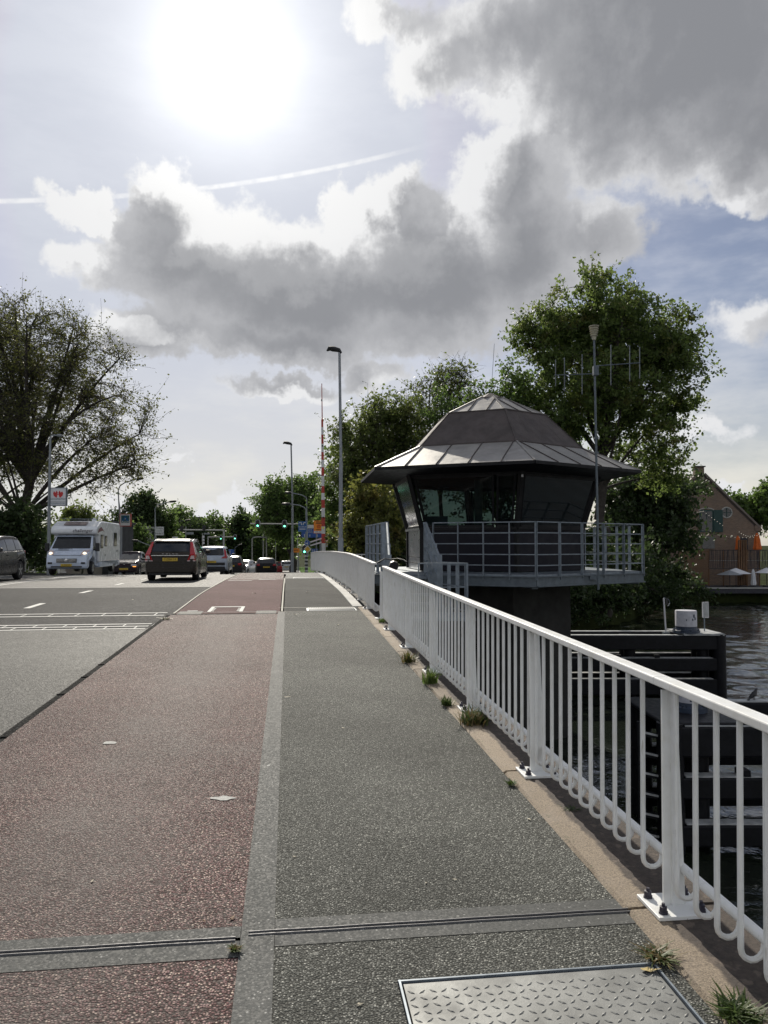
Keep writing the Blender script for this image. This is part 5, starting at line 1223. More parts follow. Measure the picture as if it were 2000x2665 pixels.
def vehicle(name, label, cat, car, col, loc, rz, glass_y, rear, front, group, plate=None, detail=2, lamp_m='red_lamp', rails=False, cladding=False, mirror_m='plastic', metal=.1):
    g = thing(name, label, cat, loc, rz, group)
    pm = paint(label[:24], col, metal)
    c = car; h = c.L / 2
    obj('body', c.body(), pm, g, smooth=True)
    for (y0, y1, t0, t1) in glass_y:
        for s in (-1, 1): obj('side_window', patch(lambda a, b: c.side(a, b, s), y0, y1, t0, t1, 7, 4), M['car_glass'], g, smooth=True)
    obj('rear_window', patch(lambda a, b: c.across(a, b), rear[0], rear[1], -.93, .93, 8, 8), M['car_glass'], g, smooth=True)
    obj('windscreen', patch(lambda a, b: c.across(a, b), front[0], front[1], -.93, .93, 8, 8), M['car_glass'], g, smooth=True)
    for yw in c.wh:
        for s in (-1, 1): wheel(g, s * (c.W / 2 - .13), yw - h, c.rw, .22, s)
    wb = c.W / 2
    obj('rear_bumper', MB().box((0, -h + .02, .42), (c.W * .80, .12, .20)), pm if not cladding else M['plastic'], g, bevel=.03)
    obj('rear_valance', MB().box((0, -h + .10, .30), (c.W * .78, .16, .14)), M['plastic'], g, bevel=.02)
    obj('front_bumper', MB().box((0, h - .05, .40), (c.W * .66, .12, .22)), pm if not cladding else M['plastic'], g, bevel=.03)
    obj('front_grille', MB().box((0, h + .005, .52), (c.W * .42, .05, .14)), M['plastic'], g)
    obj('underbody', MB().box((0, 0, .27), (c.W * .74, c.L * .86, .10)), M['plastic'], g)
    for s in (-1, 1):
        ym = front[0] + .28 - h if front[0] < front[1] else front[1] + .28 - h
        mi = obj('mirror', MB().box((s * (wb + .07), ym, smooth_tab(c.belt, ym + h) + .09), (.20, .12, .15)), M[mirror_m] if mirror_m != 'body' else pm, g, bevel=.04)
        obj('headlamp', MB().box((s * (wb * .70), h - .12, smooth_tab(c.belt, c.L - .15) - .07), (.32, .22, .13)), M['head_off'], g, bevel=.03)
        if detail: obj('door_handle', MB().box((s * (wb - .005), -.15, smooth_tab(c.belt, h) - .12), (.03, .18, .025)), pm, g); 
        if rails: obj('roof_rail', MB().tube([c.side(y, .98, s, .0)[:2] + (c.side(y, .98, s)[2] + (.015 if k in (0, 5) else .055),) for k, y in enumerate(np.linspace(.75, c.L * .58, 6))], .016, 6), M['chrome'], g, smooth=True)
    for y in (c.L * .38, c.L * .60):
        for s in (-1, 1): obj('door_gap', MB().grid([[(s * (c.ring(y)[k][0] + .003), y - h + d, c.ring(y)[k][1]) for d in (-.005, .005)] for k in (2, 3, 4, 5, 6)]), M['plastic'], g)
    if plate:
        if plate[0]: 
            p = obj('rear_plate', MB().box((0, -h - .012 + plate[3] if len(plate) > 3 else -h - .012, plate[1]), (.53, .02, .12)), M['plate'], g); lettering(plate[0], .105, M['ink'], p, (0, -h - .024 + (plate[3] if len(plate) > 3 else 0), plate[1]))
        if plate[2]:
            p = obj('front_plate', MB().box((0, h + .035, .45), (.52, .02, .11)), M['plate'], g); lettering(plate[2], .10, M['ink'], p, (0, h + .047, .45), (math.pi / 2, 0, math.pi))
    return g, pm
def on_road(px, D, dz=0.0):
    X = (px - 1000) / 2000 * D; u = -X * SP + D * CP
    return (X, D, zp(u) + RD + dz)
WAGON = lambda: Car(4.82, 1.87, [(0, .72), (.03, .96), (.10, 1.02), (.58, 1.46), (.78, 1.525), (1.6, 1.555), (2.4, 1.55), (3.0, 1.46), (3.72, 1.03), (4.4, .92), (4.7, .80), (4.82, .62)],
    [(0, .70), (.03, .94), (.2, 1.0), (2.0, .99), (3.6, .96), (4.4, .88), (4.7, .78), (4.82, .58)], plan_for(4.82), (.98, 3.76), .33)
# 1 brown wagon
X0 = on_road(468, 30.2)
g, pm = vehicle('parked_car' if False else 'station_wagon', 'dark brown station wagon with tall red tail lamps, nearest car driving away', 'car', WAGON(), (.040, .034, .029), X0, PSI,
    [(.62, 1.25, .12, .86), (1.31, 2.28, .10, .88), (2.34, 3.15, .10, .86)], (.16, .60), (3.02, 3.62), 'cars driving away over the bridge', ('1-ZBX-39', .80, None), rails=True, mirror_m='body')
for s in (-1, 1):
    tl = obj('tail_lamp', MB().add([(s * .60, -2.425, .74), (s * .875, -2.36, .74), (s * .885, -2.36, .98), (s * .70, -2.42, .98), (s * .90, -2.05, .78), (s * .905, -2.02, .98)], [(0, 1, 2, 3), (1, 4, 5, 2)]), M['red_lamp'], g)
    obj('lamp_band', MB().slab([(s * .60, -2.432, .735), (s * .89, -2.372, .735), (s * .89, -2.372, .765), (s * .61, -2.432, .765)], .006), M['pale_lamp'], tl)
    obj('lamp_window', MB().slab([(s * .70, -2.436, .82), (s * .86, -2.386, .82), (s * .84, -2.39, .94), (s * .74, -2.43, .94)], .006), M['pale_lamp'], tl)
    obj('lamp_strip', MB().add([(s * .70, -2.415, .98), (s * .885, -2.34, .98), (s * .735, -1.90, 1.43), (s * .655, -1.915, 1.44), (s * .885, -2.22, .99), (s * .742, -1.80, 1.42)], [(0, 1, 2, 3), (1, 4, 5, 2)]), M['red_lamp'], tl)
obj('chrome_strip', MB().beam((-.66, -2.43, .945), (.66, -2.43, .945), .02, .02), M['chrome'], g)
obj('tailgate_gap', MB().beam((-.66, -2.418, .66), (.66, -2.418, .66), .01, .012).beam((-.66, -2.418, .66), (-.70, -2.418, .74), .01, .012).beam((.66, -2.418, .66), (.70, -2.418, .74), .01, .012), M['plastic'], g)
lettering('V  O  L  V  O', .05, M['chrome'], g, (0, -2.432, 1.0), sx=2.0)
obj('roof_spoiler', MB().slab([(-.62, -1.93, 1.475), (.62, -1.93, 1.475), (.60, -1.6, 1.55), (-.60, -1.6, 1.55)], .03), pm, g)
obj('rear_wiper', MB().beam((0, -2.30, 1.06), (.42, -2.27, 1.09), .015, .015), M['plastic'], g)
# 2 light SUV
SUV = lambda L=4.43, Wd=1.87, H=1.65: Car(L, Wd, [(0, .75), (.04, 1.02), (.14, 1.10), (.42, H - .12), (.6, H - .03), (1.5, H), (2.2, H - .01), (L - 1.75, H - .13), (L - 1.1, 1.12), (L - .4, 1.03), (L - .08, .85), (L, .66)],
    [(0, .74), (.04, 1.0), (.2, 1.09), (2.0, 1.06), (L - 1.2, 1.05), (L - .4, .98), (L - .08, .8), (L, .62)], plan_for(L), (.80, L - .93), .36, .74, .26)
g, pm = vehicle('suv', 'pale blue grey SUV with black rear bumper ahead of the brown wagon', 'car', SUV(), (.42, .47, .54), on_road(561, 45.5), PSI,
    [(.5, 1.1, .15, .84), (1.16, 1.95, .10, .86), (2.0, 2.62, .10, .84)], (.15, .43), (2.72, 3.28), 'cars driving away over the bridge', ('SJ-097-L', .78, None), cladding=True, mirror_m='plastic')
for s in (-1, 1):
    tl = obj('tail_lamp', MB().add([(s * .52, -2.225, .98), (s * .84, -2.165, .96), (s * .86, -2.15, 1.08), (s * .66, -2.20, 1.08), (s * .89, -1.95, 1.0), (s * .89, -1.95, 1.1)], [(0, 1, 2, 3), (1, 4, 5, 2)]), M['red_lamp'], g)
    obj('lamp_strip', MB().add([(s * .72, -2.19, 1.08), (s * .86, -2.13, 1.08), (s * .73, -1.86, 1.50), (s * .67, -1.88, 1.50)], [(0, 1, 2, 3)]), M['red_lamp'], tl)
obj('tailgate_trim', MB().box((0, -2.2, .66), (1.5, .06, .16)), M['plastic'], g)
# 3 dark car ahead
HATCH = lambda L=4.1, Wd=1.76, H=1.48: Car(L, Wd, [(0, .70), (.04, .93), (.14, 1.0), (.62, H - .08), (.9, H), (1.8, H + .01), (L - 1.9, H - .10), (L - 1.05, 1.0), (L - .4, .90), (L - .08, .76), (L, .60)],
    [(0, .68), (.04, .90), (.2, .97), (2.0, .95), (L - 1.1, .93), (L - .4, .86), (L - .08, .72), (L, .56)], plan_for(L), (.72, L - .82), .31, .72, .22)
def simple_lamps(g, car, z=.88, col='red_lamp', end=-1):
    h = car.L / 2; w = car.W / 2 * (.74)
    for s in (-1, 1): obj('tail_lamp', MB().box((s * w, end * (h - .05), z), (.26, .14, .16)), M[col], g, bevel=.02)
c = HATCH(); g, pm = vehicle('hatchback', 'dark hatchback with red lamps just ahead of the grey SUV', 'car', c, (.03, .028, .03), on_road(609, 60), PSI - .03, [(.75, 1.5, .12, .85), (1.56, 2.5, .1, .85)], (.17, .62), (2.25, 2.95), 'cars driving away over the bridge', ('52-TRX', .75, None)); simple_lamps(g, c)
c = HATCH(4.3, 1.8, 1.45); g, pm = vehicle('coupe', 'black rounded hatchback seen from behind past the crest of the red path', 'car', c, (.012, .012, .014), on_road(693, 66), PSI + .05, [(.9, 1.7, .12, .85), (1.76, 2.7, .1, .85)], (.17, .68), (2.35, 3.1), 'cars waiting at the far crossing', ('G-427-RS', .72, None)); simple_lamps(g, c, .90)
c = SUV(4.5, 1.86, 1.62); g, pm = vehicle('suv', 'silver SUV seen from behind right of the black rounded hatchback', 'car', c, (.55, .56, .58), on_road(745, 112), PSI + .05, [(.5, 1.1, .15, .84), (1.16, 1.95, .10, .86), (2.0, 2.62, .10, .84)], (.15, .43), (2.72, 3.28), 'cars waiting at the far crossing', ('KR-118-B', .78, None)); simple_lamps(g, c, 1.0)
for (nm, lab, col, px, D, rz, cc) in (('hatchback', 'red car half hidden behind the black rounded hatchback', (.20, .02, .02), 716, 92, PSI + .05, HATCH()), ('hatchback', 'dark blue car behind the silver SUV', (.02, .025, .04), 752, 128, PSI + .03, HATCH(4.2, 1.78, 1.5)),
        ('hatchback', 'white car with dark front coming over from the far crossing', (.62, .62, .62), 636, 78, PSI + math.pi - .25, HATCH()), ('hatchback', 'small dark red car far behind the oncoming white car', (.15, .015, .015), 660, 96, PSI + .25, HATCH()),
        ('van', 'dark van far down the road behind the oncoming white car', (.06, .05, .05), 619, 100, PSI + math.pi, SUV(4.6, 1.9, 1.8))):
    g, pm = vehicle(nm, lab, 'car', cc, col, on_road(px, D), rz, [(.75, 1.5, .12, .85), (1.56, 2.45, .1, .85)], (.17, .55), (cc.L - 1.72, cc.L - 1.15), 'cars at the far crossing', None, 0); simple_lamps(g, cc)
# 4 oncoming
c = HATCH(3.75, 1.66, 1.52); g, pm = vehicle('hatchback', 'small dark hatchback with lit orange indicator behind the motorhome', 'car', c, (.03, .022, .028), on_road(342, 50.5), PSI + math.pi - .03, [(.6, 1.25, .12, .85), (1.31, 2.2, .1, .85)], (.17, .62), (1.95, 2.65), 'oncoming cars', (None, 0, 'H-305-KV')); simple_lamps(g, c)
obj('indicator', MB().box((-.62, 1.80, .62), (.20, .1, .07)), M['signal_on'], g); obj('badge', MB().lathe((0, 1.86, .74), [(.05, -.02), (.05, .02)], 10), M['chrome'], g)
c = HATCH(4.0, 1.7, 1.45); g, pm = vehicle('hatchback', 'dark green car peeking out behind the small dark hatchback', 'car', c, (.02, .06, .05), on_road(390, 60), PSI + math.pi, [(.75, 1.5, .12, .85), (1.56, 2.45, .1, .85)], (.17, .62), (2.2, 2.9), 'oncoming cars', None, 0); simple_lamps(g, c)
c = SUV(4.69, 1.90, 1.66); g, pm = vehicle('suv', 'dark blue SUV cut off by the left picture edge', 'car', c, (.012, .014, .019), (-14.68, 27.9, on_road(48, 29)[2]), PSI + math.pi, [(.5, 1.15, .12, .84), (1.21, 2.05, .08, .86), (2.1, 2.85, .08, .84)], (.15, .43), (2.98, 3.55), 'oncoming cars', None, 2, cladding=False, rails=True); simple_lamps(g, c, 1.02)
obj('window_trim', MB().tube([c.side(y, .0, -1, .012) for y in np.linspace(.42, 3.3, 14)], .014, 5), M['chrome'], g)
obj('sill_trim', MB().box((-.90, 0, .42), (.05, 2.4, .06)), M['chrome'], g)
# motorhome
mx = on_road(177, 38.0)
mh = thing('motorhome', 'white motorhome with lit headlamps coming over the bridge', 'motorhome', mx, PSI + math.pi, 'oncoming cars')
mh.location = Vector(mx) + Vector((SP * -3.2, CP * 3.2, 0))   # origin at its middle; the nose points to the camera
mwhite = paint('motorhome white', (.80, .82, .84), 0.0); msilver = paint('cab pale blue', (.60, .67, .78), .05)
def profile(poly, w, taper=None):
    """side outline (y, z) made w wide; taper(y,z) scales the half width"""
    n = len(poly); v = []
    for s in (-1, 1):
        for (y, z) in poly: v.append((s * w / 2 * (taper(y, z) if taper else 1), y, z))
    return MB().add(v, [tuple(range(n)), tuple(reversed(range(n, 2 * n)))] + [(i, (i + 1) % n, n + (i + 1) % n, n + i) for i in range(n)])
# local y: +3.3 nose, -3.4 tail
cabpoly = [(1.2, .40), (1.85, .42), (1.9, .68), (2.12, .86), (2.4, .92), (2.68, .86), (2.9, .68), (2.95, .40), (3.22, .30), (3.34, .36), (3.36, .62), (3.30, .95), (3.20, 1.04), (2.92, 1.18), (2.62, 1.27), (1.92, 1.98), (1.2, 2.02)]
tap = lambda y, z: (1.0 if y < 2.7 else .97 - .05 * (y - 2.7)) * (1 if z < 1.25 else 1 - .13 * (z - 1.25) / .75)
obj('cab_body', profile(cabpoly, 2.05, tap), msilver, mh, bevel=.05)
obj('living_box', profile([(1.6, .62), (1.55, 2.0), (2.05, 2.03), (2.14, 2.12), (2.14, 2.30), (1.98, 2.44), (1.3, 2.68), (.9, 2.74), (-3.15, 2.72), (-3.35, 2.6), (-3.4, .75), (-3.3, .62)], 2.26), mwhite, mh, bevel=.06)
obj('skirt', profile([(1.35, .34), (1.35, .62), (-3.36, .62), (-3.3, .36), (-2.6, .34), (-2.55, .62), (-1.75, .62), (-1.7, .34)], 2.24), msilver, mh, bevel=.015)
obj('underbody', MB().box((0, -.4, .42), (1.6, 6.0, .2)), M['plastic'], mh)
def cabpt(y, q, out=.012):
    z = float(np.interp(y, [1.92, 2.62], [1.98, 1.27])); w = 1.025 * tap(y, z) * .93
    return (q * w, y + out * .7, z + out * .7)
ws = obj('windscreen', patch(cabpt, 1.99, 2.58, -.98, .98, 8, 8), M['car_glass'], mh)
obj('wiper', MB().beam((.6, 2.64, 1.30), (-.05, 2.60, 1.33), .02, .02), M['plastic'], ws)
for s in (-1, 1):
    obj('cab_window', MB().slab([(s * 1.012, 2.42, 1.28), (s * 1.02, 1.66, 1.24), (s * .945, 1.70, 1.88), (s * .94, 1.98, 1.88)], .01 * s), M['car_glass'], mh)
    hl = obj('headlamp', MB().add([(s * .98, 3.13, 1.00), (s * .62, 3.29, .98), (s * .70, 3.0, 1.20), (s * .96, 2.75, 1.26), (s * 1.0, 2.85, 1.05)], [(0, 1, 2, 3), (0, 3, 4)]), material('pinkish headlamp glass', (.50, .40, .40), .15, var=.2, scale=20, coat=.5), mh)
    hl.location = (0, .03, .012)
    obj('bulb', MB().lathe((s * .80, 3.12, 1.06), [(.0, -.08), (.085, -.03), (.09, .03), (0, .08)], 12), M['head_on'], hl)
    obj('mirror', MB().box((s * 1.22, 2.35, 1.38), (.20, .16, .42)), M['plastic'], mh, bevel=.03); 
    obj('mirror_arm', MB().beam((s * 1.0, 2.3, 1.25), (s * 1.2, 2.35, 1.25), .06, .06), M['plastic'], mh)
    obj('fog_lamp', MB().box((s * .78, 3.35, .60), (.20, .04, .09)), M['plastic'], mh)
    for yy in (2.40, -2.15): wheel(mh, s * .92, yy, .335, .22, s, 7, True)
gr = obj('grille', MB().box((0, 3.36, .72), (.95, .05, .20)), M['plastic'], mh)
for z in (.66, .72, .78): obj('grille_bar', MB().box((0, 3.39, z), (.93, .02, .018)), M['chrome'], gr)
bdg = MB().lathe((0, 0, 0), [(.085, 0), (.08, .03), (0, .035)], 14); bdg.v = [(x, 3.39 + z, y + .74) for x, y, z in bdg.v]; obj('badge', bdg, M['chrome'], mh)
obj('bumper_slot', MB().box((0, 3.36, .42), (1.45, .04, .06)), M['plastic'], mh)
p = obj('front_plate', MB().box((0, 3.39, .50), (.52, .02, .12)), M['plate'], mh); lettering('L-ZBS-29', .10, M['ink'], p, (0, 3.402, .50), (math.pi / 2, 0, math.pi))
obj('bonnet_gap', MB().box((0, 3.285, .985), (1.3, .02, .014)), M['plastic'], mh); obj('cowl_slot', MB().box((.3, 2.80, 1.245), (.5, .03, .012), 0, R(-24)), M['plastic'], mh)
obj('roof_hatch', MB().slab([(-.55, 1.92, 2.50), (.55, 1.92, 2.50), (.55, 1.45, 2.655), (-.55, 1.45, 2.655)], .04), material('tinted hatch', (.25, .20, .20), .2, var=.1, coat=.5), mh)
obj('roof_rail', MB().tube([(-.9, 1.0, 2.85), (.9, 1.0, 2.85)], .02, 6), M['galv_dark'], mh); obj('roof_vent', MB().box((.2, -.6, 2.80), (.5, .5, .12)), M['plastic'], mh, bevel=.03); obj('roof_dome', MB().lathe((-.55, .3, 2.73), [(.12, 0), (.12, .14), (.05, .2)], 12), mwhite, mh)
lettering('challenger', .24, material('plum print', (.04, .02, .03), .5, var=.1), mh, (-.42, 2.155, 2.215), (math.pi / 2, 0, math.pi), shear=.25)
xs = -1.134
def side_panel(nm, y0, y1, z0, z1, m): 
    o = obj(nm, MB().box((xs - .006, (y0 + y1) / 2, (z0 + z1) / 2), (.03, y1 - y0 + .06, z1 - z0 + .06)), M['plastic'], mh); obj('pane', MB().box((xs - .023, (y0 + y1) / 2, (z0 + z1) / 2), (.012, y1 - y0, z1 - z0)), m, o); return o
side_panel('side_window', .85, 1.30, 1.35, 2.0, M['car_glass']); side_panel('side_window', -.0, .42, 1.45, 1.95, M['car_glass']); side_panel('side_window', -2.35, -1.75, 1.45, 2.15, M['car_glass'])
obj('graphic', MB().add([(xs - .004, 2.0, 2.10), (xs - .004, 1.75, 2.32), (xs - .004, 1.25, 2.44), (xs - .004, .45, 2.16), (xs - .004, .9, 2.24), (xs - .004, 1.5, 2.18)], [(0, 1, 2, 3, 4, 5)]), material('dull maroon print', (.16, .035, .045), .5, var=.1), mh)
lettering('GENESIS', .14, M['pole'], mh, (xs - .006, -2.6, 1.15), (math.pi / 2, 0, -math.pi / 2))
obj('service_flap', MB().box((xs - .004, .3, .95), (.012, .06, .1)), M['plastic'], mh)
obj('door_gap', MB().box((-1.028, 1.62, .95), (.012, .012, .9)), M['plastic'], mh)

# ------------------------------------------------------------------ brick gable house across the canal
DH = 69.0
def hp(px, py, D=DH): return at(px, py, D)
gh = thing('gable_house', 'old brick house with steep gable, round window and green shutters', 'house', (hp(1810, 1500).x, DH, GZ))
pk, er, zg = hp(1826, 1232), hp(1974, 1372), GZ
half = er.x - pk.x; xl = pk.x - half
wall = obj('wall', MB().add([(xl, DH, zg), (er.x, DH, zg), (er.x, DH, er.z), (pk.x + .5, DH, pk.z - .1), (pk.x - .5, DH, pk.z - .1), (xl, DH, er.z)] + [(xl, DH + 14, zg), (er.x, DH + 14, zg), (er.x, DH + 14, er.z), (pk.x, DH + 14, pk.z), (pk.x, DH + 14, pk.z), (xl, DH + 14, er.z)],
    [(0, 1, 2, 3, 4, 5), (1, 7, 8, 2), (0, 5, 11, 6), (6, 11, 10, 9, 8, 7)]), M['brick'], gh, world=True)
rf = MB(); rf.slab([(er.x + .25, DH - .02, er.z - .25), (er.x + .25, DH + 14.2, er.z - .25), (pk.x, DH + 14.2, pk.z + .12), (pk.x, DH - .02, pk.z + .12)], .16); rf.slab([(pk.x, DH - .02, pk.z + .12), (pk.x, DH + 14.2, pk.z + .12), (xl - .25, DH + 14.2, er.z - .25), (xl - .25, DH - .02, er.z - .25)], .16)
roof2 = obj('roof', rf, M['tile'], gh, world=True)
ch = obj('chimney', MB().box((pk.x - .1, DH + .35, pk.z + .25), (.75, .7, .7)), M['brick'], roof2, world=True); obj('chimney_cap', MB().box((pk.x - .1, DH + .35, pk.z + .63), (.95, .9, .10)), M['far_roof'], ch, world=True)
cp = MB().beam((pk.x + .3, DH - .04, pk.z - .02), (er.x + .1, DH - .04, er.z + .05), .12, .16); obj('gable_coping', cp, M['brick_far'], gh, world=True)
obj('eave_shoulder', MB().box((er.x - .05, DH - .03, er.z - .1), (.5, .12, .5)), M['brick'], gh, world=True)
def bd2(nm, x0, y0, x1, y1, m, par=None, dep=.1, dy=0.0):
    a, b = hp(x0, y1), hp(x1, y0); return obj(nm, MB().box(((a.x + b.x) / 2, DH - dep / 2 + .02 - dy, (a.z + b.z) / 2), (b.x - a.x, dep, b.z - a.z)), m, par or gh, world=True)
sh = bd2('shutter', 1858, 1327, 1881, 1385, M['shutter']); 
for i in range(5): bd2('shutter_board', 1859 + i * 4.4, 1328, 1862.6 + i * 4.4, 1384, M['shutter'], sh, .13)
wn = bd2('window', 1822, 1327, 1857, 1385, M['shutter'], dep=.06); bd2('pane', 1826, 1331, 1838, 1383, M['car_glass'], wn, .09); bd2('pane', 1841, 1331, 1853, 1383, M['car_glass'], wn, .09)
obj('window_arch', MB().tube([(p.x, DH - .03, p.z) for p in [hp(x, y) for x, y in ((1819, 1328), (1828, 1324), (1840, 1322), (1852, 1324), (1860, 1328))]], .05, 6), M['far_white'], gh, world=True)
c = hp(1892, 1334); rr = 13.5 * DH / 2000
ow = obj('round_window', MB().tube([(c.x + rr * math.cos(i * .2618), DH - .02, c.z + rr * math.sin(i * .2618)) for i in range(25)], .06, 6, False), M['far_white'], gh, world=True, smooth=True)
v = [(c.x + rr * math.cos(i * .2618), DH - .03, c.z + rr * math.sin(i * .2618)) for i in range(24)]; obj('pane', MB().add(v, [tuple(range(24))]), M['car_glass'], ow, world=True); obj('glazing_bar', MB().box((c.x, DH - .05, c.z), (.05, .04, rr * 2)).box((c.x, DH - .052, c.z), (rr * 2, .04, .05)), M['shutter'], ow, world=True)
bd2('attic_window', 1820, 1263, 1828, 1276, M['car_glass']); dr = bd2('door', 1930, 1400, 1946, 1432, M['wood_dark']); bd2('door_handle', 1942, 1416, 1944, 1418, M['chrome'], dr, .14)
bd2('lower_window', 1828, 1396, 1860, 1428, M['car_glass'])
# terrace with timber screens
te = MB().box((hp(1950, 1525).x, 66.6, GZ + .22), (20, 3.6, .5)); o = obj('terrace', te, M['wood_dark'], world=True); tag(o, 'dark timber terrace deck at the water edge', kind='structure')
obj('edge_board', MB().box((hp(1950, 1525).x, 64.78, GZ + .42), (20, .04, .10)), M['far_white'], o, world=True)
ts = thing('slat_screen', 'brown upright slat screen at the left end of the terrace', 'screen', tuple(hp(1805, 1525, 67)), group='terrace screens')
sl = None
for i in range(24):
    a, b = at(1770 + i * 3.2, 1523, 66.9), at(1770 + i * 3.2, 1430, 66.9)
    o = obj('slat', MB().box((0, 0, (b.z - a.z) / 2), (.055, .04, b.z - a.z)), M['wood'], ts) if sl is None else inst(sl, ts); sl = sl or o
    o.location = Vector((a.x, 66.9, a.z)) - ts.location
for y in (1436, 1515): obj('rail', MB().beam(at(1769, y, 67.0), at(1846, y, 67.0), .05, .08), M['wood'], ts, world=True)
for k, (x0, x1, lab) in enumerate(((1846, 1922, 'dark fan trellis screen between the brown slats'), (1946, 2010, 'dark fan trellis screen at the right edge'))):
    tr_ = thing('trellis_screen', lab, 'screen', tuple(hp((x0 + x1) / 2, 1480, 67)), group='terrace screens'); r = random.Random(k)
    for i in range(18):
        x = x0 + (x1 - x0) * i / 17; obj('slat', MB().beam(at(x, 1478, 66.9), at(x + r.uniform(-5, 5), 1431, 66.9), .04, .03), M['wood_dark'], tr_, world=True)
    for y in (1432, 1459, 1480): obj('rail', MB().beam(at(x0, y, 66.95), at(x1, y, 66.95), .05, .06 if y != 1459 else .03), M['wood_dark'] if y != 1459 else M['far_white'], tr_, world=True)
    for x in (x0, (x0 + x1) / 2, x1): obj('post', MB().beam(at(x, 1525, 66.97), at(x, 1430, 66.97), .08, .08), M['wood'], tr_, world=True)
pst = thing('timber_pillar', 'wide brown timber pillar between the two trellis screens', 'post', tuple(hp(1935, 1523, 66.8))); 
for i in range(4): obj('plank', MB().beam(at(1924 + i * 6, 1523, 66.8), at(1924 + i * 6, 1405, 66.8), .17, .1), M['wood'], pst, world=True)
def parasol_closed(label, px, y0, y1, D, m, wpx, grp):
    b, t = at(px, y1, D), at(px, y0, D); g = thing('closed_parasol', label, 'parasol', (b.x, D, GZ + .4), group=grp); H = t.z - b.z; w = wpx * D / 2000
    mb = MB(); n = 14; rows = []
    for z, k in ((0, .8), (.1, 1), (.35, .8), (.6, .7), (.85, .45), (1, .06)):
        rows.append([(w / 2 * k * (1 + .25 * (i % 2)) * math.cos(i * 2 * math.pi / n), w / 2 * k * (1 + .25 * (i % 2)) * math.sin(i * 2 * math.pi / n), b.z - GZ - .4 + H * z) for i in range(n + 1)])
    obj('canvas', mb.grid(rows), M[m], g); obj('pole', MB().tube([(0, 0, 0), (0, 0, t.z - GZ - .3)], .03, 6), M['wood_dark'], g); obj('foot', MB().box((0, 0, .05), (.5, .5, .1)), M['concrete'], g)
parasol_closed('closed orange parasol left of the door', 1922, 1393, 1432, 68, 'canvas_orange', 13, 'closed parasols'); parasol_closed('closed orange parasol at the right corner of the brick house', 1972, 1386, 1432, 67.9, 'canvas_orange', 18, 'closed parasols'); parasol_closed('closed white parasol on the terrace edge between open ones', 1962, 1480, 1523, 65.6, 'canvas_white', 12, 'closed parasols')
def parasol_open(label, px, y0, y1, D, wpx, m):
    t, e = at(px, y0, D), at(px, y1, D); g = thing('open_parasol', label, 'parasol', (t.x, D, GZ + .47), group='open parasols'); w = wpx * D / 2000 / 2; z0, z1 = e.z - GZ - .47, t.z - GZ - .47; n = 8
    ring = [(w * math.cos(i * math.pi / 4 + .39), w * .8 * math.sin(i * math.pi / 4 + .39), z0) for i in range(n)]
    obj('canopy', MB().add(ring + [(0, 0, z1)], [(i, (i + 1) % n, n) for i in range(n)]), M[m], g); obj('pole', MB().tube([(0, 0, 0), (0, 0, z1)], .03, 6), M['wood_dark'], g); obj('foot', MB().box((0, 0, .05), (.5, .5, .1)), M['concrete'], g)
    for i in range(n): obj('rib', MB().beam((0, 0, z1 - .06), (ring[i][0] * .97, ring[i][1] * .97, z0 - .02), .02, .02), M['wood_dark'], g)
parasol_open('white open parasol under the trellis, left of the closed white one', 1916, 1478, 1493, 66, 78, 'canvas_white'); parasol_open('grey shaded open parasol nearest the slat screen', 1900, 1484, 1496, 65.4, 66, 'pole'); parasol_open('white open parasol at the right picture edge', 1996, 1477, 1491, 66, 60, 'canvas_white')
def festoon(label, pts, D, sag, n):
    g = thing('string_lights', label, 'string lights', tuple(at(*pts[0], D)), group='string lights'); P = []
    for (a, b) in zip(pts, pts[1:]):
        for i in range(n): f = i / n; P.append(at(a[0] + (b[0] - a[0]) * f, a[1] + (b[1] - a[1]) * f + sag * 4 * f * (1 - f), D))
    P.append(at(*pts[-1], D)); obj('cable', MB().tube(P, .008, 4), M['ink'], g, world=True); f0 = None
    for p in P:
        o = obj('bulb', MB().lathe((0, 0, -.05), [(.0, -.035), (.032, -.015), (.032, .015), (.01, .045)], 8), M['bulb_glow'], g, smooth=True) if f0 is None else inst(f0, g); f0 = f0 or o
        o.location = p - g.location
festoon('string lights across the dark green window of the brick house', [(1806, 1332), (1832, 1329), (1882, 1366)], 68.6, 1, 7); festoon('string lights sagging along the lower wall of the brick house', [(1800, 1383), (1838, 1390), (1848, 1384), (1925, 1397), (1990, 1390)], 68.2, 4, 7)
festoon('string lights hanging down beside the slat screen', [(1803, 1382), (1798, 1428)], 68.3, 0, 5); festoon('string lights at the right picture edge', [(1925, 1383), (1965, 1392), (2010, 1376)], 67.6, 6, 7)

# ------------------------------------------------------------------ far buildings
def block(label, x0, y0, x1, y1, D, depth, m, floors, bays, cat='building', roofm='far_roof', zb=GZ):
    a, b = at(x0, 1450, D), at(x1, y0, D); g = thing('apartment_block', label, cat, ((a.x + b.x) / 2, D, zb), group='far buildings')
    w, h = b.x - a.x, b.z - zb
    obj('wall', MB().box((0, depth / 2, h / 2), (w, depth, h)), M[m], g); obj('roof', MB().box((0, depth / 2, h + .15), (w + .4, depth + .4, .3)), M[roofm], g)
    for f in range(floors):
        for i in range(bays):
            zc = h - (f + .6) * (h / (floors + .6)); xc = -w / 2 + w * (i + .5) / bays
            wi = obj('window', MB().box((xc, -.02, zc), (w / bays * .62, .12, h / (floors + .6) * .5)), M['car_glass'], g)
            obj('sill', MB().box((xc, -.06, zc - h / (floors + .6) * .27), (w / bays * .7, .16, .12)), M['far_white'], wi)
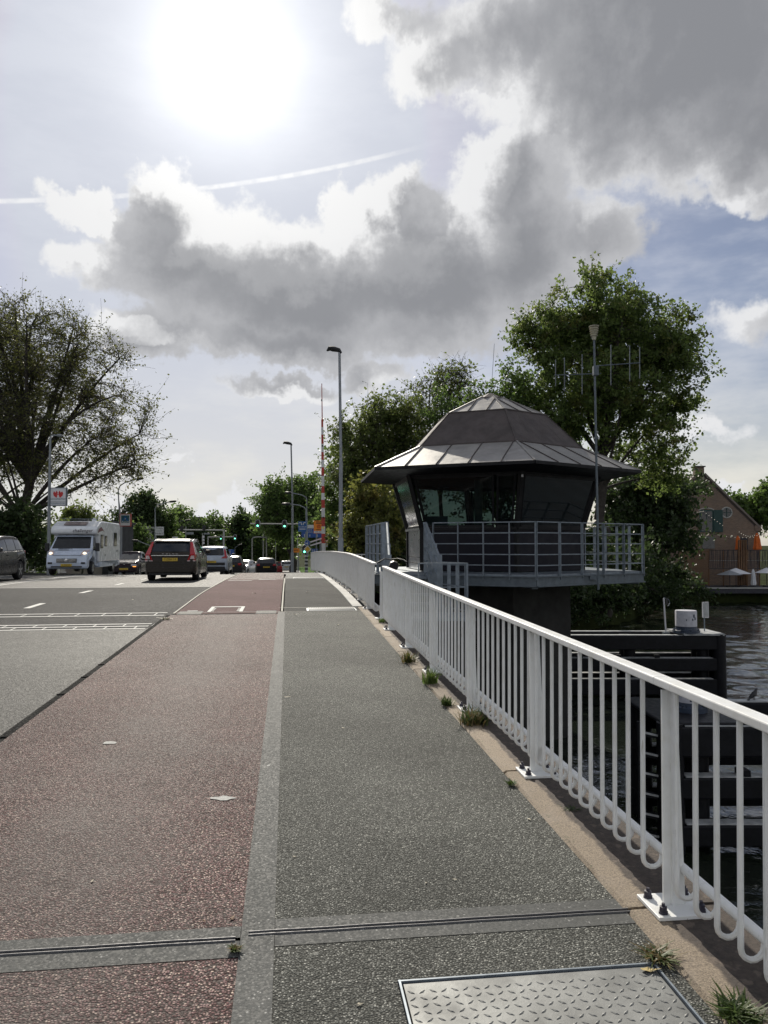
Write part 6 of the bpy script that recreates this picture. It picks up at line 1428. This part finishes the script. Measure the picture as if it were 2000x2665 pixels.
block('brown apartment block above the far trees left of centre', 489, 1347, 519, 1378, 330, 14, 'brick_far', 6, 4); block('flat brown building top behind the trees left of the signals', 637, 1354, 690, 1400, 260, 12, 'brick_far', 4, 6)
block('low dark building with a step in its roof behind the motorhome', 190, 1372, 250, 1400, 80, 10, 'brick_far', 2, 4); block('dark flat roofed box building behind the motorhome roof', 250, 1362, 284, 1400, 82, 8, 'far_roof', 1, 2); block('pale low building beyond the motorhome with white roof edge', 296, 1374, 346, 1440, 95, 10, 'far_white', 2, 4, roofm='far_white')
g = thing('barrel_roof_hall', 'low hall with a dark curved roof behind the left tree', 'building', tuple(at(210, 1450, 92))); P = [at(x, y, 92) for x, y in ((130, 1400), (140, 1372), (165, 1353), (200, 1350), (240, 1358), (265, 1372), (275, 1400))]
obj('roof', MB().grid([[(p.x, 92, p.z) for p in P], [(p.x, 106, p.z) for p in P]]), M['far_roof'], g, world=True); obj('wall', MB().box((at(203, 1400, 92).x, 99, 2.9), (at(275, 1400, 92).x - at(130, 1400, 92).x, 13.9, 4.4)), M['brick_far'], g, world=True)

# ------------------------------------------------------------------ trees
def bez(p, q, bend, n):
    m = (p + q) / 2 + bend; t = np.linspace(0, 1, n)[:, None]
    return (1 - t) ** 2 * p + 2 * t * (1 - t) * m + t ** 2 * q
class Tubes:
    def __init__(s): s.v = []; s.f = []; s.n = 0
    def add(s, pts, r0, r1, k):
        pts = np.asarray(pts); m = len(pts); d = np.gradient(pts, axis=0); d /= np.linalg.norm(d, axis=1, keepdims=True) + 1e-9
        a = np.where(np.abs(d[:, 2:3]) > .9, np.array([[1., 0, 0]]), np.array([[0., 0, 1]])); x = np.cross(d, a); x /= np.linalg.norm(x, axis=1, keepdims=True) + 1e-9; y = np.cross(d, x)
        r = np.linspace(r0, r1, m)[:, None, None]; th = np.arange(k) * 2 * np.pi / k
        v = pts[:, None, :] + r * (x[:, None, :] * np.cos(th)[None, :, None] + y[:, None, :] * np.sin(th)[None, :, None])
        s.v.append(v.reshape(-1, 3)); i = np.arange(m - 1)[:, None] * k + np.arange(k)[None, :]; j = np.arange(m - 1)[:, None] * k + (np.arange(k)[None, :] + 1) % k
        s.f.append(np.stack([i, j, j + k, i + k], -1).reshape(-1, 4) + s.n); s.n += m * k
    def many(s, P, r0, r1, k):
        """P: (n, m, 3) polylines grown in one go"""
        n, m, _ = P.shape; d = np.empty_like(P); d[:, 1:-1] = P[:, 2:] - P[:, :-2]; d[:, 0] = P[:, 1] - P[:, 0]; d[:, -1] = P[:, -1] - P[:, -2]
        d /= np.linalg.norm(d, axis=2, keepdims=True) + 1e-9; a = np.where(np.abs(d[..., 2:3]) > .9, np.array([1., 0, 0]), np.array([0., 0, 1])); x = np.cross(d, a); x /= np.linalg.norm(x, axis=2, keepdims=True) + 1e-9; y = np.cross(d, x)
        t = np.linspace(0, 1, m); r = (np.asarray(r0)[:, None] * (1 - t) + np.asarray(r1)[:, None] * t)[:, :, None, None]; th = np.arange(k) * 2 * np.pi / k
        v = P[:, :, None, :] + r * (x[:, :, None, :] * np.cos(th)[:, None] + y[:, :, None, :] * np.sin(th)[:, None]); s.v.append(v.reshape(-1, 3))
        i = (np.arange(m - 1)[:, None] * k + np.arange(k)).ravel(); j = (np.arange(m - 1)[:, None] * k + (np.arange(k) + 1) % k).ravel()
        f = np.stack([i, j, j + k, i + k], -1)[None] + (np.arange(n) * m * k)[:, None, None]; s.f.append(f.reshape(-1, 4) + s.n); s.n += n * m * k
def leaves(P, size, rg, flat=.0):
    n = len(P); a = rg.normal(size=(n, 3)); a[:, 2] -= .35; a /= np.linalg.norm(a, axis=1, keepdims=True)
    b = np.cross(a, rg.normal(size=(n, 3))); b /= np.linalg.norm(b, axis=1, keepdims=True) + 1e-9
    s = (size * rg.uniform(.6, 1.25, n))[:, None]; c = np.cross(a, b)
    v = np.stack([P - a * s * .5, P + b * s * .38 + c * s * .08, P + a * s * .6, P - b * s * .38 + c * s * .08], 1).reshape(-1, 3)
    f = np.arange(n * 4).reshape(n, 4); return v, f
def tree(label, base, fork, blobs, tr, n_cl, per, lsize, leafm, seed, limbs=9, twigs=5, spread=.75, name='broadleaf_tree', group='trees', shell=.45, top=None, lean=(0, 0), cat='tree', twig_r=.012):
    rg = np.random.default_rng(seed); base = np.array(base, float)
    g = thing(name, label, cat, tuple(base), group=group)
    wts = np.array([b[2] if len(b) > 2 else b[1][0] * b[1][1] * b[1][2] for b in blobs]); wts = wts / wts.sum()
    C = []
    for b, w in zip(blobs, wts):
        k = max(1, int(round(n_cl * w))); d = rg.normal(size=(k, 3)); d /= np.linalg.norm(d, axis=1, keepdims=True)
        C.append(np.array(b[0]) + d * (rg.uniform(0, 1, (k, 1)) ** shell) * np.array(b[1]))
    C = np.concatenate(C); T = Tubes()
    cen = C.mean(0); topz = C[:, 2].max() if top is None else top
    fz = base[2] + fork
    ax = np.array([base, base + [lean[0] * .3 + rg.normal() * .1, lean[1] * .3, fork * .5], [base[0] + lean[0], base[1] + lean[1], fz], [(base[0] + lean[0] + cen[0]) / 2, (base[1] + cen[1]) / 2, (fz + topz) / 2], [cen[0], cen[1], topz - (topz - fz) * .15]])
    tt = np.linspace(0, 4, 17); axp = np.stack([np.interp(tt, range(5), ax[:, i]) for i in range(3)], 1); axp[1:-1] += rg.normal(size=(15, 3)) * [tr * .35, tr * .35, 0]
    T.add(axp[:9], tr * 1.15, tr * .72, 9); T.add(axp[8:], tr * .72, tr * .12, 7)
    idx = [int(rg.integers(len(C)))]
    dist = np.linalg.norm(C - C[idx[0]], axis=1)
    for _ in range(limbs - 1): i = int(np.argmax(dist)); idx.append(i); dist = np.minimum(dist, np.linalg.norm(C - C[i], axis=1))
    pts = [axp[6:]]; rad = [np.linspace(tr * .7, tr * .12, len(axp) - 6)]
    for i in idx:
        q = C[i] * .9 + cen * .1; hgt = (q[2] - fz) * .35; k = np.argmin(np.abs(axp[:, 2] - (fz + max(0, hgt)))); k = max(k, 6); p = axp[k]
        L = np.linalg.norm(q - p); b = bez(p, q, np.array([0, 0, L * .14]) + rg.normal(size=3) * L * .05, 9); r0 = min(tr * .45, .02 + L * .016); T.add(b, r0, r0 * .25, 6); pts.append(b); rad.append(np.linspace(r0, r0 * .25, 9))
    PT = np.concatenate(pts); RD_ = np.concatenate(rad); LV = []
    D_ = np.linalg.norm(PT[None] - C[:, None], axis=2) + np.maximum(0, PT[None, :, 2] - C[:, None, 2]) * .8; K_ = D_.argmin(1); Pb = PT[K_]; n = len(C)
    L = np.linalg.norm(C - Pb, axis=1)[:, None]; mid = (Pb + C) / 2 + rg.normal(size=(n, 3)) * L * .08; mid[:, 2] += L[:, 0] * .12
    t = np.linspace(0, 1, 6)[None, :, None]; BR = (1 - t) ** 2 * Pb[:, None] + 2 * t * (1 - t) * mid[:, None] + t ** 2 * C[:, None]
    r0 = np.minimum(RD_[K_] * .6, .012 + L[:, 0] * .012); T.many(BR, r0, np.maximum(twig_r, r0 * .3), 4)
    q = np.repeat(np.arange(n), twigs); st_ = BR[q, rg.integers(2, 6, len(q))]; e = st_ + rg.normal(size=(len(q), 3)) * spread * [.8, .8, .7] + ((C - Pb) / (L + .01))[q] * spread * .5
    T.many(np.stack([st_, (st_ + e) / 2 + rg.normal(size=e.shape) * .06, e], 1), np.full(len(q), twig_r), np.full(len(q), twig_r * .45), 3)
    k = max(1, per // twigs); m = rg.uniform(.15, 1.02, (len(q), k, 1)); LV.append((st_[:, None] + (e - st_)[:, None] * m + rg.normal(size=(len(q), k, 3)) * spread * .17).reshape(-1, 3))
    raw('trunk', np.concatenate(T.v), np.concatenate(T.f), M['bark'], g, base, smooth=True)
    v, f = leaves(np.concatenate(LV), lsize, rg); raw('crown', v, f, M[leafm], g, base)
    return g
def bl(px, py, D, rx, ry, dy=None, w=None):
    """crown lobe: pixel centre, pixel radii, depth"""
    p = at(px, py, D); k = D / 2000; r = (rx * k, (dy if dy else rx * k * .9), ry * k); return (tuple(p), r) if w is None else (tuple(p), r, w)
def gb(px, D, z=GZ): p = at(px, 1450, D); return (p.x, D, z)
# big poplar behind the bridge house
tree('tall full poplar towering behind the bridge house and mast', gb(1570, 45), 5.5, [bl(1560, 850, 45, 175, 140), bl(1690, 930, 45, 150, 160), bl(1450, 880, 45, 120, 100), bl(1780, 990, 45, 70, 130), bl(1370, 890, 44, 60, 40), bl(1530, 1030, 44, 170, 140), bl(1690, 1130, 45, 110, 120), bl(1740, 1230, 46, 70, 60)], .42, 560, 130, .19, 'leaf_poplar', 11, 14, 6, .72, 'poplar_tree', group='trees behind the bridge house')
tree('dense green tree directly behind the bridge house roof', gb(1290, 47), 4, [bl(1330, 1040, 47, 110, 100), bl(1210, 1100, 47, 110, 120), bl(1400, 1130, 46, 120, 110), bl(1290, 1220, 46, 160, 120)], .3, 300, 95, .19, 'leaf_green', 12, 10, 5, .75, group='trees behind the bridge house')
tree('thin topped tree with bare twigs left of the house roof peak', gb(1150, 51), 4, [bl(1165, 1020, 51, 75, 75), bl(1190, 970, 51, 45, 50), bl(1100, 1060, 51, 60, 70)], .22, 150, 20, .2, 'leaf_olive', 13, 9, 7, .7, group='trees behind the bridge house')
tree('olive green tree behind the tall street lamp', gb(985, 48), 3.5, [bl(1000, 1110, 48, 95, 80), bl(930, 1160, 48, 75, 85), bl(1070, 1120, 48, 70, 80), bl(900, 1240, 48, 50, 70), bl(1000, 1230, 48, 110, 90)], .28, 290, 80, .18, 'leaf_olive', 14, 11, 6, .75, group='trees behind the bridge house')
tree('dark leafy tree between barrier and street lamp', gb(890, 52), 2.5, [bl(890, 1200, 52, 45, 60), bl(880, 1320, 52, 45, 90), bl(960, 1300, 52, 60, 90)], .25, 150, 90, .19, 'leaf_green', 15, 8, 5, .7, group='trees behind the bridge house')
tree('round dark green tree behind the signals at the road end', gb(765, 100), 4.5, [bl(755, 1300, 100, 75, 55), bl(705, 1320, 100, 45, 60), bl(800, 1310, 100, 60, 70), bl(760, 1360, 100, 95, 50)], .45, 380, 90, .32, 'leaf_green', 16, 10, 5, 1.15, group='trees at the far crossing', twig_r=.03)
tree('dark tree mass between the brick house and the poplar', gb(1690, 55), 3, [bl(1650, 1290, 55, 110, 70), bl(1740, 1300, 55, 85, 60), bl(1660, 1390, 54, 120, 80), bl(1760, 1390, 55, 70, 60), bl(1820, 1265, 60, 45, 22)], .35, 330, 62, .27, 'leaf_dark', 17, 10, 5, .85, group='trees behind the bridge house')
tree('bright green tree at the right edge behind the brick house', gb(1970, 92), 4, [bl(1960, 1330, 92, 60, 50), bl(2010, 1310, 92, 60, 55), bl(1920, 1350, 94, 40, 30), bl(1880, 1320, 96, 30, 22)], .3, 200, 55, .42, 'leaf_bright', 18, 9, 5, 1.1, group='trees behind the bridge house', twig_r=.03)
for px, D, rx, ry, lab in ((2130, 98, 90, 70, 'green tree just outside the right picture edge'), (2330, 105, 110, 80, 'broad green tree further right along the canal'), (2560, 100, 110, 90, 'large green tree far right along the canal')):
    tree(lab, gb(px, D), 4, [bl(px, 1350, D, rx, ry), bl(px + 30, 1320, D, rx * .6, ry * .7)], .35, 160, 50, .42, 'leaf_green', px, 8, 5, 1.1, group='trees behind the bridge house', twig_r=.03)
def bush(label, lobes, base, n, per, ls, leafm, seed, spread=.5, name='shrub', cat='shrub', group='shrubs'): return tree(label, base, .5, lobes, .09, n, per, ls, leafm, seed, 6, 4, spread, name, group, .6, cat=cat, twig_r=.01)
bush('yellowing shrub left of the house stairs', [bl(960, 1300, 37, 60, 60), bl(1010, 1390, 36, 60, 70), bl(940, 1400, 37, 60, 60)], gb(970, 37, 1.2), 170, 60, .17, 'leaf_yellow', 21)
bush('olive shrub behind the gangway railing', [bl(1040, 1330, 39, 50, 80), bl(900, 1420, 40, 45, 40)], gb(1020, 39, 1.2), 110, 55, .18, 'leaf_olive', 22)
bush('dark hedge on the bank under the house platform', [bl(1300, 1440, 42, 160, 110), bl(1480, 1450, 43, 150, 110), bl(1620, 1470, 47, 130, 90)], gb(1450, 43), 300, 60, .24, 'leaf_dark', 23, .7)
bush('dark reeds along the waterline under the platform', [bl(1240, 1535, 37, 150, 40, 1.2), bl(1420, 1540, 40, 150, 40, 1.2), bl(1560, 1545, 43, 130, 36, 1.4), bl(1690, 1545, 52, 110, 36, 1.4), bl(1180, 1590, 36, 110, 26, .8), bl(1330, 1597, 38.5, 120, 24, .8), bl(1480, 1595, 41.5, 120, 24, .9), bl(1590, 1580, 46, 110, 22, .9)], gb(1450, 41, .6), 470, 64, .20, 'leaf_dark', 26, .5)
bush('dark reeds and shrubs on the bank below the slat screen', [bl(1700, 1500, 56, 110, 60), bl(1790, 1540, 62, 70, 25)], gb(1720, 56), 150, 50, .26, 'leaf_dark', 24, .7)
bush('dark bank shrubs right of the fence and behind the pier', [bl(1100, 1450, 40, 110, 80), bl(1210, 1480, 40, 120, 70)], gb(1150, 40), 180, 55, .22, 'leaf_dark', 25, .6)
# left side
tree('large sparse tree with dark fanning branches left of the road', gb(45, 50, 1.2), 3.2, [bl(60, 900, 50, 170, 140), bl(200, 960, 50, 140, 140), bl(310, 1100, 49, 110, 110), bl(120, 1090, 50, 200, 150), bl(330, 1190, 48, 95, 80), bl(250, 1240, 48, 120, 60), bl(-60, 950, 51, 140, 200), bl(-40, 1150, 50, 160, 160)], .5, 760, 62, .145, 'leaf_sparse', 31, 34, 9, .85, 'fanning_tree', group='trees left of the road', shell=.38, lean=(.6, 0), twig_r=.014)
tree('second sparse tree merging behind the large left tree', gb(-70, 56, 1.0), 3.5, [bl(-20, 900, 56, 140, 120), bl(60, 1000, 56, 140, 140), bl(-100, 1000, 56, 150, 200), bl(40, 1180, 56, 130, 110)], .4, 340, 52, .15, 'leaf_sparse', 32, 18, 7, .85, 'fanning_tree', group='trees left of the road', shell=.4, twig_r=.014)
bush('dark undergrowth behind the dark blue SUV', [bl(40, 1370, 47, 90, 80), bl(-20, 1430, 46, 90, 60), bl(95, 1440, 47, 60, 50)], gb(30, 47, 1.2), 230, 55, .22, 'leaf_dark', 33, .6)
bush('light green leaves behind the heart sign post', [bl(60, 1360, 52, 45, 50), bl(130, 1400, 55, 50, 50)], gb(80, 53, 1.2), 70, 40, .22, 'leaf_olive', 34, .6)
tree('feathery young tree above the motorhome roof', gb(215, 66), 2.0, [bl(205, 1345, 66, 45, 35), bl(245, 1360, 66, 30, 30), bl(170, 1360, 66, 35, 30)], .12, 70, 36, .24, 'leaf_olive', 35, 8, 6, .6, group='trees left of the road')
n_far = [(365, 1360, 62, 72, 105, 'dark poplar pair behind the square sign lamp', 'leaf_dark'), (345, 1420, 40, 50, 95, 'dark low tree right of the curved lamp', 'leaf_green'), (380, 1345, 18, 60, 104, 'narrow dark poplar top left of the bent lamp', 'leaf_dark'), (420, 1385, 40, 55, 108, 'leafy tree behind the square white sign', 'leaf_green'),
    (462, 1375, 48, 45, 125, 'green rounded far tree behind the pale gantry', 'leaf_green'), (510, 1410, 40, 45, 120, 'dark far tree under the apartment block', 'leaf_dark'), (545, 1390, 28, 35, 140, 'small far tree between gantry poles', 'leaf_green'), (578, 1410, 32, 45, 150, 'dark far tree behind the small green signals', 'leaf_dark'),
    (625, 1400, 26, 62, 145, 'tall dark far tree left of the signal gantry', 'leaf_dark'), (655, 1405, 30, 55, 150, 'dark far tree behind the portal frame', 'leaf_green'), (700, 1410, 38, 55, 140, 'far tree between the green signals', 'leaf_green'), (733, 1425, 22, 36, 135, 'pale olive bush left of the short lamp', 'leaf_olive'), (600, 1430, 60, 25, 170, 'low far hedge line across the crossing', 'leaf_dark'), (690, 1445, 60, 18, 160, 'low far hedge right of the portal frame', 'leaf_dark'), (480, 1435, 70, 25, 160, 'low far hedge behind the SUV', 'leaf_dark'), (840, 1400, 40, 60, 75, 'shaded tree behind the orange sign', 'leaf_green')]
for i, (px, py, rx, ry, D, lab, lm) in enumerate(n_far):
    tree(lab, gb(px, D, .8), max(1, at(px, py + ry * .6, D).z - .8), [bl(px, py, D, rx, ry), bl(px + rx * .2, py - ry * .35, D, rx * .5, ry * .6)], .2, 150, 55, .0036 * D, lm, 50 + i, 7, 4, .01 * D, 'far_tree', 'far trees', twig_r=.0003 * D)

# ------------------------------------------------------------------ weeds, litter
def tuft(label, px, py, D, n, hgt, spread, mats, seed, cat='weed', name='weed_tuft'):
    r = np.random.default_rng(seed); p = at(px, py, D); u = -p.x * SP + p.y * CP; z = zp(u) + .008
    g = thing(name, label, cat, (p.x, p.y, z), group='weeds along the kerb'); 
    for k, m in enumerate(mats):
        V = []; F = []
        for i in range(n // len(mats)):
            a = r.uniform(0, 2 * math.pi); l = hgt * r.uniform(.4, 1.1); s = spread * r.uniform(.2, 1); b = r.normal(size=2) * spread * .25; w = .0042 * r.uniform(.7, 2.4)
            dx, dy = math.cos(a), math.sin(a); o = len(V)
            for t in (0, .5, 1): c = (b[0] + dx * s * t ** 1.5, b[1] + dy * s * t ** 1.5, l * (t - .25 * t * t)); ww = w * (1 - t * .85); V += [(c[0] - dy * ww, c[1] + dx * ww, c[2]), (c[0] + dy * ww, c[1] - dx * ww, c[2])]
            F += [(o, o + 1, o + 3, o + 2), (o + 2, o + 3, o + 5, o + 4)]
        raw('blades', V, F, M[m], g)
for a in (('bushy weed tuft beside a railing base plate, largest one', 1238, 1873, 6.55, 260, .17, .20, ('grass', 'dry', 'leaf_dark'), 1), ('weed tuft growing by the third kerb stone', 1122, 1765, 8.2, 130, .22, .13, ('grass', 'leaf_bright'), 2), ('reddish green weed at a stone joint further up', 1065, 1712, 9.5, 150, .18, .15, ('grass', 'dry'), 3),
          ('small weed between kerb and sidewalk', 1162, 1832, 7.2, 90, .11, .09, ('grass', 'leaf_dark'), 4), ('tiny bright moss tuft at the sidewalk edge', 1333, 2040, 5.0, 60, .035, .05, ('leaf_bright', 'grass'), 5), ('grass tuft in the lower right corner by the kerb', 1925, 2655, 2.66, 260, .06, .10, ('grass', 'leaf_bright', 'leaf_dark'), 6),
          ('dry grass wisps at the corner of the hatch', 1715, 2490, 3.02, 110, .035, .09, ('dry', 'grass'), 7), ('moss clump in the corner of the near joint', 612, 2462, 3.06, 90, .022, .03, ('grass', 'dry'), 8), ('small moss clump at a stone joint near the post', 1490, 2108, 4.55, 50, .02, .06, ('leaf_dark', 'grass'), 9), ('weed in the railing gap', 1000, 1628, 13.4, 70, .12, .16, ('leaf_bright', 'grass'), 10), ('moss at the road joint corner', 432, 1612, 13.8, 70, .05, .16, ('grass', 'dry'), 11)): tuft(*a)
def leaf_mesh(seed, s):
    r = random.Random(seed); n = 9; P = [(0, 0, .004)]
    for i in range(n): a = i * 2 * math.pi / n; k = s * (1.0 if i % 2 == 0 else .72) * r.uniform(.75, 1.15) * (1.5 if i == 0 else 1); P.append((math.cos(a) * k, math.sin(a) * k * .6, r.uniform(.001, .4 * s)))
    return MB().add(P, [(0, 1 + i, 1 + (i + 1) % n) for i in range(n)])
LF = [(1688, 2530, 'curled yellow leaf lying on the hatch plate', 'leaf_yellow_dead', .032), (605, 2393, 'brown dry leaf above the near joint', 'leaf_brown_dead', .018), (532, 2400, 'small brown twig leaf on the red path', 'leaf_brown_dead', .010), (1412, 2098, 'pale leaf on the kerb stone', 'leaf_pale_dead', .02), (1378, 2135, 'second pale leaf at the sidewalk edge', 'leaf_pale_dead', .016),
      (748, 1816, 'pale leaf on the concrete band halfway up', 'leaf_pale_dead', .03), (880, 1628, 'pale leaf far up the sidewalk', 'leaf_pale_dead', .045), (768, 2232, 'whitish speck leaf on the sidewalk left side', 'leaf_pale_dead', .012), (770, 1600, 'dead leaf just before the grating', 'leaf_pale_dead', .04), (893, 1896, 'light leaf in the middle of the sidewalk', 'leaf_pale_dead', .018), (935, 2618, 'pale blotched leaf on the sidewalk left of the hatch', 'leaf_pale_dead', .012), (240, 2297, 'pale leaf on the red path lower left', 'leaf_pale_dead', .012), (1185, 2292, 'light leaf on the sidewalk before the near joint', 'leaf_pale_dead', .011), (1110, 2300, 'small light leaf near the middle of the near sidewalk', 'leaf_pale_dead', .009), (800, 1542, 'leaf on the dark span sidewalk', 'leaf_pale_dead', .05), (660, 1545, 'pale leaf on the span bike path', 'leaf_pale_dead', .05), (345, 1562, 'leaf on the dark road', 'leaf_pale_dead', .05), (395, 2292, 'leaf fleck on the red path near the joint', 'leaf_pale_dead', .009)]
for i, (px, py, lab, m, s) in enumerate(LF):
    d = view_dir(px, py); t = 3.0
    for _ in range(40):
        q = Vector((0, 0, EYE)) + d * t; u = -q.x * SP + q.y * CP; dz = q.z - zp(u); t += dz / -d.z * .9
    q = Vector((0, 0, EYE)) + d * t
    o = obj('fallen_leaf', leaf_mesh(i, s), M[m], loc=(q.x, q.y, zp(-q.x * SP + q.y * CP) + .003)); o.rotation_euler = (0, 0, i * 1.3); tag(o, lab, 'leaf', 'fallen leaves')
